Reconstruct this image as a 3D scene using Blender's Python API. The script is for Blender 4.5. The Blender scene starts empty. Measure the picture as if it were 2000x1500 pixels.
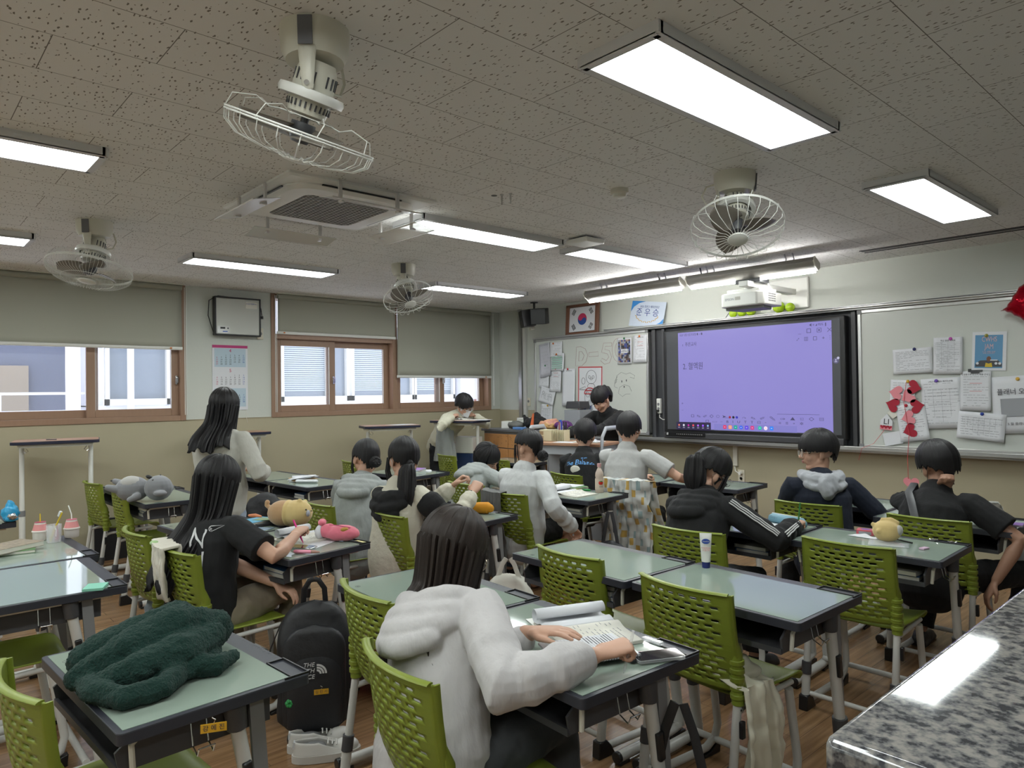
import bpy, math, random
from math import sin, cos, pi, radians as R
from mathutils import Vector, Matrix, Euler, noise
V = Vector
random.seed(7)
scn = bpy.context.scene
col = scn.collection
# ---------------------------------------------------------------- camera
cam_d = bpy.data.cameras.new('camera'); cam = bpy.data.objects.new('camera', cam_d); col.objects.link(cam)
cam_d.sensor_width = 36; cam_d.lens = 36 * 1382.2 / 2000; cam_d.clip_start = 0.02; cam_d.clip_end = 200
_r = V((0.67030, 0.74197, -0.01306)); _u = V((0.01721, 0.00205, 0.99985)); _f = V((-0.74189, 0.67043, 0.01139))
cam.matrix_world = Matrix(((_r.x, _u.x, -_f.x, 0), (_r.y, _u.y, -_f.y, 0), (_r.z, _u.z, -_f.z, 1.55), (0, 0, 0, 1)))
scn.camera = cam
# ---------------------------------------------------------------- world, exposure
w = bpy.data.worlds.new('sky'); scn.world = w; w.use_nodes = True
bgn = w.node_tree.nodes['Background']; bgn.inputs[0].default_value = (0.80, 0.85, 1.0, 1); bgn.inputs[1].default_value = 1.35
scn.view_settings.view_transform = 'Standard'; scn.view_settings.look = 'None'
scn.view_settings.gamma = 1; scn.view_settings.use_curve_mapping = False
scn.view_settings.exposure = 1.22
PANEL_STRENGTH = 9
# ---------------------------------------------------------------- room numbers (metres)
XL, YF, H = -7.716, 6.731, 2.70      # window wall, board wall, ceiling
XR, YB = 1.9, -2.6

# ================================================================ helpers
def tag(o, label=None, cat=None, group=None, kind=None):
    if label: o['label'] = label
    if cat: o['category'] = cat
    if group: o['group'] = group
    if kind: o['kind'] = kind
    return o

def empty(name, loc=(0, 0, 0), rz=0, label=None, cat=None, group=None):
    o = bpy.data.objects.new(name, None); col.objects.link(o)
    o.location = loc; o.rotation_euler = (0, 0, R(rz)); o.empty_display_size = 0.1
    return tag(o, label, cat, group)

MATS = {}
def mat(name, rgb, rough=0.6, metal=0, bump=None, emit=None, alpha=None, trans=None, noise_col=None, spec=0.5, coat=0, sheen=0, scale=(1, 1, 1), coord='Object'):
    if name in MATS: return MATS[name]
    m = bpy.data.materials.new(name); m.use_nodes = True
    nt = m.node_tree; b = nt.nodes['Principled BSDF']; MATS[name] = m
    b.inputs['Base Color'].default_value = (*rgb, 1); b.inputs['Roughness'].default_value = rough
    b.inputs['Metallic'].default_value = metal; b.inputs['Specular IOR Level'].default_value = spec
    if coat: b.inputs['Coat Weight'].default_value = coat; b.inputs['Coat Roughness'].default_value = 0.05
    if sheen: b.inputs['Sheen Weight'].default_value = sheen
    if emit: b.inputs['Emission Color'].default_value = (*emit[0], 1); b.inputs['Emission Strength'].default_value = emit[1]
    if alpha is not None: b.inputs['Alpha'].default_value = alpha
    if trans: b.inputs['Transmission Weight'].default_value = trans
    if bump or noise_col:
        tc = nt.nodes.new('ShaderNodeTexCoord'); mp = nt.nodes.new('ShaderNodeMapping'); mp.inputs['Scale'].default_value = scale
        nt.links.new(tc.outputs[coord], mp.inputs[0])
        n = nt.nodes.new('ShaderNodeTexNoise'); nt.links.new(mp.outputs[0], n.inputs['Vector'])
        n.inputs['Scale'].default_value = (bump or noise_col)[0]; n.inputs['Detail'].default_value = 4
    if bump:
        bp = nt.nodes.new('ShaderNodeBump'); bp.inputs['Strength'].default_value = bump[1]; bp.inputs['Distance'].default_value = bump[2] if len(bump) > 2 else 0.01
        nt.links.new(n.outputs['Fac'], bp.inputs['Height']); nt.links.new(bp.outputs[0], b.inputs['Normal'])
    if noise_col:
        mx = nt.nodes.new('ShaderNodeMixRGB'); nt.links.new(n.outputs['Fac'], mx.inputs[0])
        mx.inputs[1].default_value = (*rgb, 1); mx.inputs[2].default_value = (*noise_col[1], 1); nt.links.new(mx.outputs[0], b.inputs['Base Color'])
    return m

class MB:
    """collects shapes; build() links them as ONE mesh object"""
    def __init__(s, M=None): s.v = []; s.f = []; s.mi = []; s.uv = None; s.M = M or Matrix(); s.cur = 0
    def add(s, vs, fs, M=None):
        n = len(s.v); T = s.M @ M if M is not None else s.M
        s.v += [T @ V(p) for p in vs]; s.f += [tuple(n + i for i in f) for f in fs]; s.mi += [s.cur] * len(fs); return s
    def box(s, c, d, rot=None, taper=1.0):
        x, y, z = d[0] / 2, d[1] / 2, d[2] / 2; t = taper
        vs = [(-x, -y, -z), (x, -y, -z), (x, y, -z), (-x, y, -z), (-x * t, -y * t, z), (x * t, -y * t, z), (x * t, y * t, z), (-x * t, y * t, z)]
        M = Matrix.Translation(c)
        if rot: M = M @ Euler([R(a) for a in rot]).to_matrix().to_4x4()
        return s.add(vs, [(0, 3, 2, 1), (4, 5, 6, 7), (0, 1, 5, 4), (1, 2, 6, 5), (2, 3, 7, 6), (3, 0, 4, 7)], M)
    def b2(s, a, b):
        return s.box([(a[i] + b[i]) / 2 for i in range(3)], [abs(b[i] - a[i]) for i in range(3)])
    def sweep(s, pts, rad, side=None, n=12, cap='flat', M=None):
        """tube along pts; rad = radius or list of r / (a,b); a along 'side'"""
        pts = [V(p) for p in pts]; k = len(pts)
        if not isinstance(rad, (list, tuple)) or (len(rad) == 2 and k != 2): rad = [rad] * k
        rad = [(q, q) if isinstance(q, (int, float)) else q for q in rad]
        if cap == 'round':
            d0 = (pts[0] - pts[1]).normalized(); d1 = (pts[-1] - pts[-2]).normalized()
            a0 = min(rad[0]); a1 = min(rad[-1]); P0 = []; R0 = []; P1 = []; R1 = []
            for a in (80, 55, 28): P0.append(pts[0] + d0 * a0 * sin(R(a))); R0.append(tuple(q * cos(R(a)) for q in rad[0]))
            for a in (28, 55, 80): P1.append(pts[-1] + d1 * a1 * sin(R(a))); R1.append(tuple(q * cos(R(a)) for q in rad[-1]))
            pts = P0 + pts + P1; rad = R0 + rad + R1; k = len(pts)
            if isinstance(side, list): side = [side[0]] * 3 + side + [side[-1]] * 3
        prev = None; vs = []
        for i, p in enumerate(pts):
            t = (pts[min(i + 1, k - 1)] - pts[max(i - 1, 0)])
            t = t.normalized() if t.length > 1e-9 else V((0, 0, 1))
            if side is not None: a = V(side[i] if isinstance(side, list) else side)
            elif prev is None: a = V((1, 0, 0)) if abs(t.x) < 0.9 else V((0, 1, 0))
            else: a = prev
            a = a - t * a.dot(t); a = a.normalized() if a.length > 1e-6 else t.orthogonal().normalized()
            prev = a; b = t.cross(a)
            for j in range(n):
                an = 2 * pi * j / n; vs.append(p + a * cos(an) * rad[i][0] + b * sin(an) * rad[i][1])
        fs = [(i * n + j, i * n + (j + 1) % n, (i + 1) * n + (j + 1) % n, (i + 1) * n + j) for i in range(k - 1) for j in range(n)]
        fs.append(tuple(reversed(range(n)))); fs.append(tuple((k - 1) * n + j for j in range(n)))
        return s.add(vs, fs, M)
    def cyl(s, c, r, h, n=20, axis='z', r2=None, M=None):
        d = {'x': V((1, 0, 0)), 'y': V((0, 1, 0)), 'z': V((0, 0, 1))}[axis] * h / 2
        return s.sweep([V(c) - d, V(c) + d], [r, r if r2 is None else r2], n=n, M=M)
    def ell(s, c, r, n=16, m=10, rot=None, M=None):
        T = Matrix.Translation(c)
        if rot: T = T @ Euler([R(a) for a in rot]).to_matrix().to_4x4()
        if M is not None: T = M @ T
        r = (r, r, r) if isinstance(r, (int, float)) else r
        vs = [(0, 0, r[2])]
        for i in range(1, m):
            a = pi * i / m
            for j in range(n): b = 2 * pi * j / n; vs.append((r[0] * sin(a) * cos(b), r[1] * sin(a) * sin(b), r[2] * cos(a)))
        vs.append((0, 0, -r[2])); L = len(vs) - 1
        fs = [(0, 1 + j, 1 + (j + 1) % n) for j in range(n)]
        fs += [(1 + (i - 1) * n + j, 1 + i * n + j, 1 + i * n + (j + 1) % n, 1 + (i - 1) * n + (j + 1) % n) for i in range(1, m - 1) for j in range(n)]
        fs += [(L, 1 + (m - 2) * n + (j + 1) % n, 1 + (m - 2) * n + j) for j in range(n)]
        return s.add(vs, fs, T)
    def lathe(s, prof, c=(0, 0, 0), n=24, M=None, sx=1, sy=1):
        vs = [(p[0] * cos(2 * pi * j / n) * sx, p[0] * sin(2 * pi * j / n) * sy, p[1]) for p in prof for j in range(n)]
        k = len(prof)
        fs = [(i * n + j, i * n + (j + 1) % n, (i + 1) * n + (j + 1) % n, (i + 1) * n + j) for i in range(k - 1) for j in range(n)]
        if prof[0][0] > 1e-5: fs.append(tuple(reversed(range(n))))
        if prof[-1][0] > 1e-5: fs.append(tuple((k - 1) * n + j for j in range(n)))
        T = Matrix.Translation(c)
        if M is not None: T = T @ M
        return s.add(vs, fs, T)
    def poly(s, pts2, z0, z1, M=None):
        n = len(pts2); vs = [(p[0], p[1], z0) for p in pts2] + [(p[0], p[1], z1) for p in pts2]
        fs = [tuple(reversed(range(n))), tuple(range(n, 2 * n))] + [(i, (i + 1) % n, n + (i + 1) % n, n + i) for i in range(n)]
        return s.add(vs, fs, M)
    def grid(s, fn, nu, nv, closed=False, M=None, uv=False):
        vs = [fn(i / (nu - (0 if closed else 1)), j / (nv - 1)) for j in range(nv) for i in range(nu)]
        fs = []
        for j in range(nv - 1):
            for i in range(nu if closed else nu - 1):
                a = j * nu + i; b = j * nu + (i + 1) % nu; fs.append((a, b, b + nu, a + nu))
        if uv:
            s.uv = s.uv or []; base = len(s.uv)
            s.uv += [(i / nu, j / nv) for j in range(nv) for i in range(nu)]
        return s.add(vs, fs, M)
    def build(s, name, m, parent=None, smooth=True, bevel=0, solid=0, sub=0, remesh=0, disp=None, smo=0, loc=None, weld=False):
        me = bpy.data.meshes.new(name); me.from_pydata([tuple(p) for p in s.v], [], s.f)
        if isinstance(m, (list, tuple)):
            for q in m: me.materials.append(q)
            me.polygons.foreach_set('material_index', s.mi)
        else: me.materials.append(m)
        if s.uv and len(s.uv) == len(s.v):
            ul = me.uv_layers.new(name='UVMap')
            for lp in me.loops: ul.data[lp.index].uv = s.uv[lp.vertex_index]
        if smooth:
            me.polygons.foreach_set('use_smooth', [True] * len(me.polygons))
            if not remesh and not sub:
                try: me.set_sharp_from_angle(angle=R(38))
                except Exception: pass
        me.validate(); me.update()
        o = bpy.data.objects.new(name, me); col.objects.link(o)
        if parent: o.parent = parent
        if loc: o.location = loc
        if remesh:
            q = o.modifiers.new('r', 'REMESH'); q.mode = 'VOXEL'; q.voxel_size = remesh; q.use_smooth_shade = True
        if smo:
            q = o.modifiers.new('s', 'SMOOTH'); q.factor = 0.5; q.iterations = smo
        if disp:
            t = bpy.data.textures.new(name, 'CLOUDS'); t.noise_scale = disp[0]; t.noise_depth = 1
            q = o.modifiers.new('d', 'DISPLACE'); q.texture = t; q.strength = disp[1]; q.mid_level = 0.5; q.texture_coords = 'LOCAL'
        if solid:
            q = o.modifiers.new('k', 'SOLIDIFY'); q.thickness = solid; q.offset = 0
        if bevel:
            q = o.modifiers.new('b', 'BEVEL'); q.width = bevel; q.segments = 2; q.limit_method = 'ANGLE'; q.angle_limit = R(40)
        if sub:
            q = o.modifiers.new('u', 'SUBSURF'); q.levels = q.render_levels = sub
        return o

def copy_tree(o, parent=None):
    c = o.copy(); col.objects.link(c); c.parent = parent
    for k in [q for q in KIDS.get(o.name, [])]:
        copy_tree(k, c)
    return c
def kids(o): return [q for q in bpy.data.objects if q.parent == o]
KIDS = {}
def register(o):
    for k in kids(o): KIDS.setdefault(o.name, []).append(k); register(k)

TQ = []
def text(s, size, m, parent, M, name='lettering', ex=0.0005, align='CENTER', shear=0, xs=1):
    c = bpy.data.curves.new('t', 'FONT'); c.body = s; c.size = size; c.extrude = ex; c.align_x = align; c.align_y = 'CENTER'; c.shear = shear; c.resolution_u = 3
    o = bpy.data.objects.new('t', c); TQ.append((o, m, parent, M @ Matrix.Diagonal((xs, 1, 1, 1)), name))
def flush_text():
    """turn all queued lettering into meshes in one go"""
    for q in TQ: col.objects.link(q[0])
    dg = bpy.context.evaluated_depsgraph_get(); out = []
    for o, m, parent, M, name in TQ:
        me = bpy.data.meshes.new_from_object(o.evaluated_get(dg)); me.materials.clear(); me.materials.append(m); me.name = name; me.transform(M); out.append((me, parent, name))
    for q in TQ: c = q[0].data; bpy.data.objects.remove(q[0]); bpy.data.curves.remove(c)
    for me, parent, name in out:
        q = bpy.data.objects.new(name, me); col.objects.link(q); q.parent = parent
    TQ.clear()
# frames for flat things: local x right, y up, z out of the wall
def MF(x, z, d=0, y=None, rz=0):      # on the board wall, facing the room
    return Matrix.Translation((x, (YF if y is None else y) - d, z)) @ Matrix.Rotation(pi / 2, 4, 'X') @ Matrix.Rotation(R(rz), 4, 'Z')
def ML(y, z, d=0, rz=0):              # on the window wall
    return Matrix.Translation((XL + d, y, z)) @ Matrix.Rotation(pi / 2, 4, 'Z') @ Matrix.Rotation(pi / 2, 4, 'X') @ Matrix.Rotation(R(rz), 4, 'Z')
def MT(x, y, z, rz=0):
    return Matrix.Translation((x, y, z)) @ Matrix.Rotation(R(rz), 4, 'Z')

# ================================================================ materials
def G(v): return (v, v, v)
m_wall_up = mat('wall_paint', (0.55, 0.57, 0.52), 0.7, bump=(40, 0.1))
m_wall_lo = mat('wall_beige', (0.385, 0.345, 0.235), 0.6, noise_col=(1.2, (0.42, 0.375, 0.26)))
m_trim = mat('trim_white', (0.55, 0.55, 0.52), 0.5)
m_wood = mat('window_wood', (0.33, 0.205, 0.135), 0.45, noise_col=(6, (0.28, 0.17, 0.11)), scale=(6, 6, 0.7))
m_white = mat('white_plastic', (0.72, 0.72, 0.68), 0.35)
m_cream = mat('cream_plastic', (0.66, 0.62, 0.50), 0.35)
m_beigep = mat('beige_plastic', (0.62, 0.60, 0.52), 0.4)
m_grey = mat('grey_plastic', (0.20, 0.20, 0.205), 0.5)
m_dgrey = mat('dark_grey_plastic', (0.055, 0.055, 0.06), 0.45)
m_black = mat('black_plastic', (0.012, 0.012, 0.013), 0.35)
m_alu = mat('aluminium', (0.55, 0.55, 0.54), 0.32, 0.85)
m_frame = mat('lamp_frame', (0.62, 0.62, 0.63), 0.45)
m_tube = mat('painted_tube', (0.56, 0.55, 0.52), 0.35)
m_green = mat('chair_green', (0.20, 0.25, 0.028), 0.38, bump=(3, 0.0))
m_glass = mat('desk_glass', (0.265, 0.325, 0.275), 0.05, spec=0.5)
m_rim = mat('desk_rim', (0.028, 0.030, 0.040), 0.42)
m_pane = mat('window_pane', (0.9, 0.93, 1.0), 0.0, alpha=0.12, spec=0.3)
m_clear = mat('clear_plastic', (0.85, 0.87, 0.9), 0.08, alpha=0.30)
m_blind = mat('blind_fabric', (0.42, 0.42, 0.35), 0.85, bump=(300, 0.1))
_n = m_blind.node_tree; _t = _n.nodes.new('ShaderNodeBsdfTranslucent'); _t.inputs[0].default_value = (0.62, 0.62, 0.52, 1); _m = _n.nodes.new('ShaderNodeMixShader'); _m.inputs[0].default_value = 0.22; _n.links.new(_n.nodes['Principled BSDF'].outputs[0], _m.inputs[1]); _n.links.new(_t.outputs[0], _m.inputs[2]); _n.links.new(_m.outputs[0], _n.nodes['Material Output'].inputs[0])
m_paper = mat('paper', (0.66, 0.67, 0.70), 0.6)
m_page = mat('book_page', (0.66, 0.64, 0.57), 0.6)
m_ink = mat('ink', (0.05, 0.05, 0.06), 0.6)
m_inkg = mat('grey_ink', (0.30, 0.31, 0.33), 0.6)
m_red = mat('red_ink', (0.55, 0.05, 0.06), 0.5)
m_blue = mat('blue_ink', (0.03, 0.09, 0.40), 0.5)
m_board = mat('whiteboard', (0.54, 0.56, 0.52), 0.3)
m_chrome = mat('chrome', (0.7, 0.7, 0.7), 0.15, 1)
m_fur = mat('green_fleece', (0.003, 0.030, 0.022), 0.95, bump=(160, 1.0, 0.01), sheen=0.05)
m_skin = mat('skin', (0.56, 0.335, 0.235), 0.5, noise_col=(9, (0.52, 0.29, 0.20)))
m_skin2 = mat('skin_tan', (0.40, 0.225, 0.15), 0.5, noise_col=(9, (0.36, 0.19, 0.125)))
def fabric(name, rgb, amt=0.25, sc=9, sheen=0.2, rgb2=None): return mat(name, rgb, 0.9, bump=(sc * 0.8, amt * 1.2, 0.026), sheen=sheen * 0.3, scale=(1.5, 1.5, 0.45), noise_col=(220, rgb2 or tuple(c * 0.86 for c in rgb)))
def hair_mat(name, rgb):
    m = bpy.data.materials.new(name); m.use_nodes = True; nt = m.node_tree; b = nt.nodes['Principled BSDF']
    uv = nt.nodes.new('ShaderNodeUVMap'); mp = nt.nodes.new('ShaderNodeMapping'); mp.inputs['Scale'].default_value = (160, 2.0, 1)
    n = nt.nodes.new('ShaderNodeTexNoise'); n.inputs['Scale'].default_value = 2; n.inputs['Detail'].default_value = 3
    nt.links.new(uv.outputs[0], mp.inputs[0]); nt.links.new(mp.outputs[0], n.inputs['Vector'])
    mx = nt.nodes.new('ShaderNodeMixRGB'); mx.inputs[1].default_value = (*[c * 0.5 for c in rgb], 1); mx.inputs[2].default_value = (*[c * 1.7 for c in rgb], 1)
    nt.links.new(n.outputs['Fac'], mx.inputs[0]); nt.links.new(mx.outputs[0], b.inputs['Base Color'])
    bp = nt.nodes.new('ShaderNodeBump'); bp.inputs['Strength'].default_value = 0.5; bp.inputs['Distance'].default_value = 0.004
    nt.links.new(n.outputs['Fac'], bp.inputs['Height']); nt.links.new(bp.outputs[0], b.inputs['Normal'])
    b.inputs['Roughness'].default_value = 0.46; b.inputs['Specular IOR Level'].default_value = 0.3
    return m
m_hair = hair_mat('black_hair', (0.012, 0.011, 0.012)); m_hairb = hair_mat('brown_black_hair', (0.024, 0.017, 0.014))

def special_mats():
    # ceiling boards: staggered seams, worm marks, pin holes
    m = bpy.data.materials.new('ceiling_board'); m.use_nodes = True; nt = m.node_tree; b = nt.nodes['Principled BSDF']; N = nt.nodes.new; L = nt.links.new
    tc = N('ShaderNodeTexCoord'); mp = N('ShaderNodeMapping'); mp.inputs['Rotation'].default_value = (0, 0, pi / 2); mp.inputs['Location'].default_value = (1.34, 1.703, 0); L(tc.outputs['Object'], mp.inputs[0])
    br = N('ShaderNodeTexBrick'); br.inputs['Scale'].default_value = 1; br.inputs['Brick Width'].default_value = 0.61; br.inputs['Row Height'].default_value = 0.305
    br.inputs['Mortar Size'].default_value = 0.0016; br.inputs['Mortar Smooth'].default_value = 0; br.offset = 0.5
    br.inputs['Color1'].default_value = (0.73, 0.72, 0.70, 1); br.inputs['Color2'].default_value = (0.75, 0.74, 0.72, 1); br.inputs['Mortar'].default_value = (0.17, 0.155, 0.14, 1)
    L(mp.outputs[0], br.inputs[0])
    def spots(scale, st, thr, rand=1.0):
        q = N('ShaderNodeMapping'); q.inputs['Scale'].default_value = st; q.inputs['Rotation'].default_value = (0, 0, 0.25)
        no = N('ShaderNodeTexNoise'); no.inputs['Scale'].default_value = 60; vm = N('ShaderNodeVectorMath'); vm.operation = 'MULTIPLY_ADD'; vm.inputs[1].default_value = (0.012, 0.012, 0)
        L(tc.outputs['Object'], no.inputs['Vector']); L(no.outputs['Color'], vm.inputs[0]); L(tc.outputs['Object'], vm.inputs[2]); L(vm.outputs[0], q.inputs[0])
        vo = N('ShaderNodeTexVoronoi'); vo.inputs['Scale'].default_value = scale; vo.inputs['Randomness'].default_value = rand; L(q.outputs[0], vo.inputs['Vector'])
        lt = N('ShaderNodeMath'); lt.operation = 'LESS_THAN'; lt.inputs[1].default_value = thr; L(vo.outputs['Distance'], lt.inputs[0]); return lt
    a = spots(22, (1.0, 2.8, 1), 0.18, 0.75); c = spots(34, (1, 1, 1), 0.09, 1.0)
    mx = N('ShaderNodeMixRGB'); mx.inputs[2].default_value = (0.20, 0.18, 0.15, 1); L(a.outputs[0], mx.inputs[0]); L(br.outputs[0], mx.inputs[1])
    mx2 = N('ShaderNodeMixRGB'); mx2.inputs[2].default_value = (0.24, 0.22, 0.19, 1); L(c.outputs[0], mx2.inputs[0]); L(mx.outputs[0], mx2.inputs[1])
    # screw dots beside the seams
    d = N('ShaderNodeTexVoronoi'); d.inputs['Scale'].default_value = 1; q = N('ShaderNodeMapping'); q.inputs['Scale'].default_value = (6.667, 3.333, 1); q.inputs['Location'].default_value = (0.42, 0.45, 0)
    d.inputs['Randomness'].default_value = 0.18; L(tc.outputs['Object'], q.inputs[0]); L(q.outputs[0], d.inputs['Vector'])
    lt = N('ShaderNodeMath'); lt.operation = 'LESS_THAN'; lt.inputs[1].default_value = 0.028; L(d.outputs['Distance'], lt.inputs[0])
    mx3 = N('ShaderNodeMixRGB'); mx3.inputs[2].default_value = (0.05, 0.045, 0.04, 1); L(lt.outputs[0], mx3.inputs[0]); L(mx2.outputs[0], mx3.inputs[1])
    L(mx3.outputs[0], b.inputs['Base Color']); b.inputs['Roughness'].default_value = 0.8; MATS['ceiling'] = m
    # floor planks
    m = bpy.data.materials.new('floor_wood'); m.use_nodes = True; nt = m.node_tree; b = nt.nodes['Principled BSDF']; N = nt.nodes.new; L = nt.links.new
    tc = N('ShaderNodeTexCoord'); mp = N('ShaderNodeMapping'); mp.inputs['Rotation'].default_value = (0, 0, pi / 2); L(tc.outputs['Object'], mp.inputs[0])
    br = N('ShaderNodeTexBrick'); br.inputs['Scale'].default_value = 1; br.inputs['Brick Width'].default_value = 0.9; br.inputs['Row Height'].default_value = 0.1; br.offset = 0.37
    br.inputs['Mortar Size'].default_value = 0.0012; br.inputs['Mortar Smooth'].default_value = 0
    br.inputs['Color1'].default_value = (0.33, 0.195, 0.10, 1); br.inputs['Color2'].default_value = (0.28, 0.16, 0.082, 1); br.inputs['Mortar'].default_value = (0.12, 0.07, 0.04, 1)
    L(mp.outputs[0], br.inputs[0])
    g = N('ShaderNodeMapping'); g.inputs['Scale'].default_value = (40, 2.2, 1); L(tc.outputs['Object'], g.inputs[0])
    n = N('ShaderNodeTexNoise'); n.inputs['Scale'].default_value = 1; n.inputs['Detail'].default_value = 5; L(g.outputs[0], n.inputs['Vector'])
    cr = N('ShaderNodeValToRGB'); cr.color_ramp.elements[0].position = 0.3; cr.color_ramp.elements[0].color = (0.62, 0.58, 0.52, 1); cr.color_ramp.elements[1].position = 0.7; cr.color_ramp.elements[1].color = (1.1, 1.1, 1.1, 1)
    L(n.outputs['Fac'], cr.inputs[0]); mx = N('ShaderNodeMixRGB'); mx.blend_type = 'MULTIPLY'; mx.inputs[0].default_value = 1; L(br.outputs[0], mx.inputs[1]); L(cr.outputs[0], mx.inputs[2])
    L(mx.outputs[0], b.inputs['Base Color']); b.inputs['Roughness'].default_value = 0.24; MATS['floor'] = m
    # granite
    m = bpy.data.materials.new('granite'); m.use_nodes = True; nt = m.node_tree; b = nt.nodes['Principled BSDF']; N = nt.nodes.new; L = nt.links.new
    tc = N('ShaderNodeTexCoord'); n = N('ShaderNodeTexNoise'); n.inputs['Scale'].default_value = 95; n.inputs['Detail'].default_value = 3; n.inputs['Roughness'].default_value = 0.55; L(tc.outputs['Object'], n.inputs['Vector'])
    cr = N('ShaderNodeValToRGB'); e = cr.color_ramp.elements; e[0].position = 0.38; e[0].color = (0.045, 0.047, 0.055, 1); e[1].position = 0.62; e[1].color = (0.30, 0.285, 0.265, 1)
    x = e.new(0.47); x.color = (0.15, 0.15, 0.155, 1); x = e.new(0.53); x.color = (0.21, 0.205, 0.20, 1)
    L(n.outputs['Fac'], cr.inputs[0]); L(cr.outputs[0], b.inputs['Base Color']); b.inputs['Roughness'].default_value = 0.05; MATS['granite'] = m
    # crosshatched green seat back ridges
    b = m_green.node_tree; nt = b; bs = nt.nodes['Principled BSDF']; N = nt.nodes.new; L = nt.links.new
    tc = N('ShaderNodeTexCoord'); sx = N('ShaderNodeSeparateXYZ'); L(tc.outputs['Object'], sx.inputs[0])
    m1 = N('ShaderNodeMath'); m1.operation = 'MULTIPLY'; m1.inputs[1].default_value = 1 / 0.0225; L(sx.outputs[2], m1.inputs[0])
    fr = N('ShaderNodeMath'); fr.operation = 'FRACT'; L(m1.outputs[0], fr.inputs[0])
    gt = N('ShaderNodeMath'); gt.operation = 'GREATER_THAN'; gt.inputs[1].default_value = 0.50; L(sx.outputs[2], gt.inputs[0])
    mu = N('ShaderNodeMath'); mu.operation = 'MULTIPLY'; L(fr.outputs[0], mu.inputs[0]); L(gt.outputs[0], mu.inputs[1])
    bp = N('ShaderNodeBump'); bp.inputs['Strength'].default_value = 0.9; bp.inputs['Distance'].default_value = 0.004; L(mu.outputs[0], bp.inputs['Height']); L(bp.outputs[0], bs.inputs['Normal'])
special_mats()
# ================================================================ room shell
def struct(name, bm, m, parent=None, **k):
    o = bm.build(name, m, parent, **k)
    if parent is None: o['kind'] = 'structure'
    return o
struct('floor', MB().b2((XL - 0.3, YB, -0.1), (XR, YF + 0.3, 0)), MATS['floor'], smooth=False)
struct('ceiling', MB().b2((XL - 0.3, YB, H), (XR, YF + 0.3, H + 0.1)), MATS['ceiling'], smooth=False)
SILL = 1.30
def wall(name, a, b, m): return struct(name, MB().b2(a, b), m, smooth=False)
W1 = (-1.2, 2.41); W2 = (3.325, 6.56)
t = MB()
for y0, y1 in ((YB, W1[0]), (W1[1], W2[0]), (W2[1], YF + 0.3)): t.b2((XL - 0.3, y0, SILL), (XL, y1, H))
t.cur = 1; t.b2((XL - 0.3, YB, 0), (XL, YF + 0.3, SILL))
struct('wall_left', t, [m_wall_up, m_wall_lo], smooth=False)
t = MB(); t.b2((XL, YF, 1.02), (XR, YF + 0.3, H)); t.cur = 1; t.b2((XL, YF, 0), (XR, YF + 0.3, 1.02))
t.cur = 1; t.b2((XL, YF - 0.004, 1.0), (-6.9, YF + 0.002, SILL))
struct('wall_front', t, [m_wall_up, m_wall_lo], smooth=False)
wall('wall_right', (XR, YB, 0), (XR + 0.2, YF, H), m_wall_up)
wall('wall_back', (XL, YB - 0.2, 0), (XR, YB, H), m_wall_up)
struct('baseboard_left', MB().b2((XL, YB, 0), (XL + 0.015, YF, 0.1)), m_wood, smooth=False)
struct('baseboard_front', MB().b2((XL, YF - 0.015, 0), (XR, YF, 0.1)), m_wood, smooth=False)
for i, x in enumerate((-7.24, -7.15)): struct('trim_%d' % (i + 1), MB().b2((x - 0.03, YF - 0.035, 0), (x + 0.03, YF, H)), m_alu if i == 0 else m_trim, smooth=False)
struct('trim_3', MB().b2((XL, YB, SILL - 0.002), (XL + 0.004, YF, SILL + 0.008)), mat('line', (0.30, 0.26, 0.17), 0.6), smooth=False)
# ceiling curtain slot near the front right
struct('trim_4', MB().b2((-2.44, 6.20, H - 0.004), (XR, 6.235, H + 0.001)).b2((-2.44, 6.16, H - 0.008), (XR, 6.165, H)).b2((-2.44, 6.27, H - 0.008), (XR, 6.275, H)), m_dgrey, smooth=False)
# granite ledge on a low partition right beside the camera
t = MB(); t.b2((-0.262, 0.570, 1.235), (0.9, 6.0, 1.268)); struct('trim_5', t, MATS['granite'], bevel=0.008)
struct('wall_partition', MB().b2((-0.235, 0.595, 0.0), (0.9, 5.98, 1.235)), MATS['granite'], smooth=False)

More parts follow.
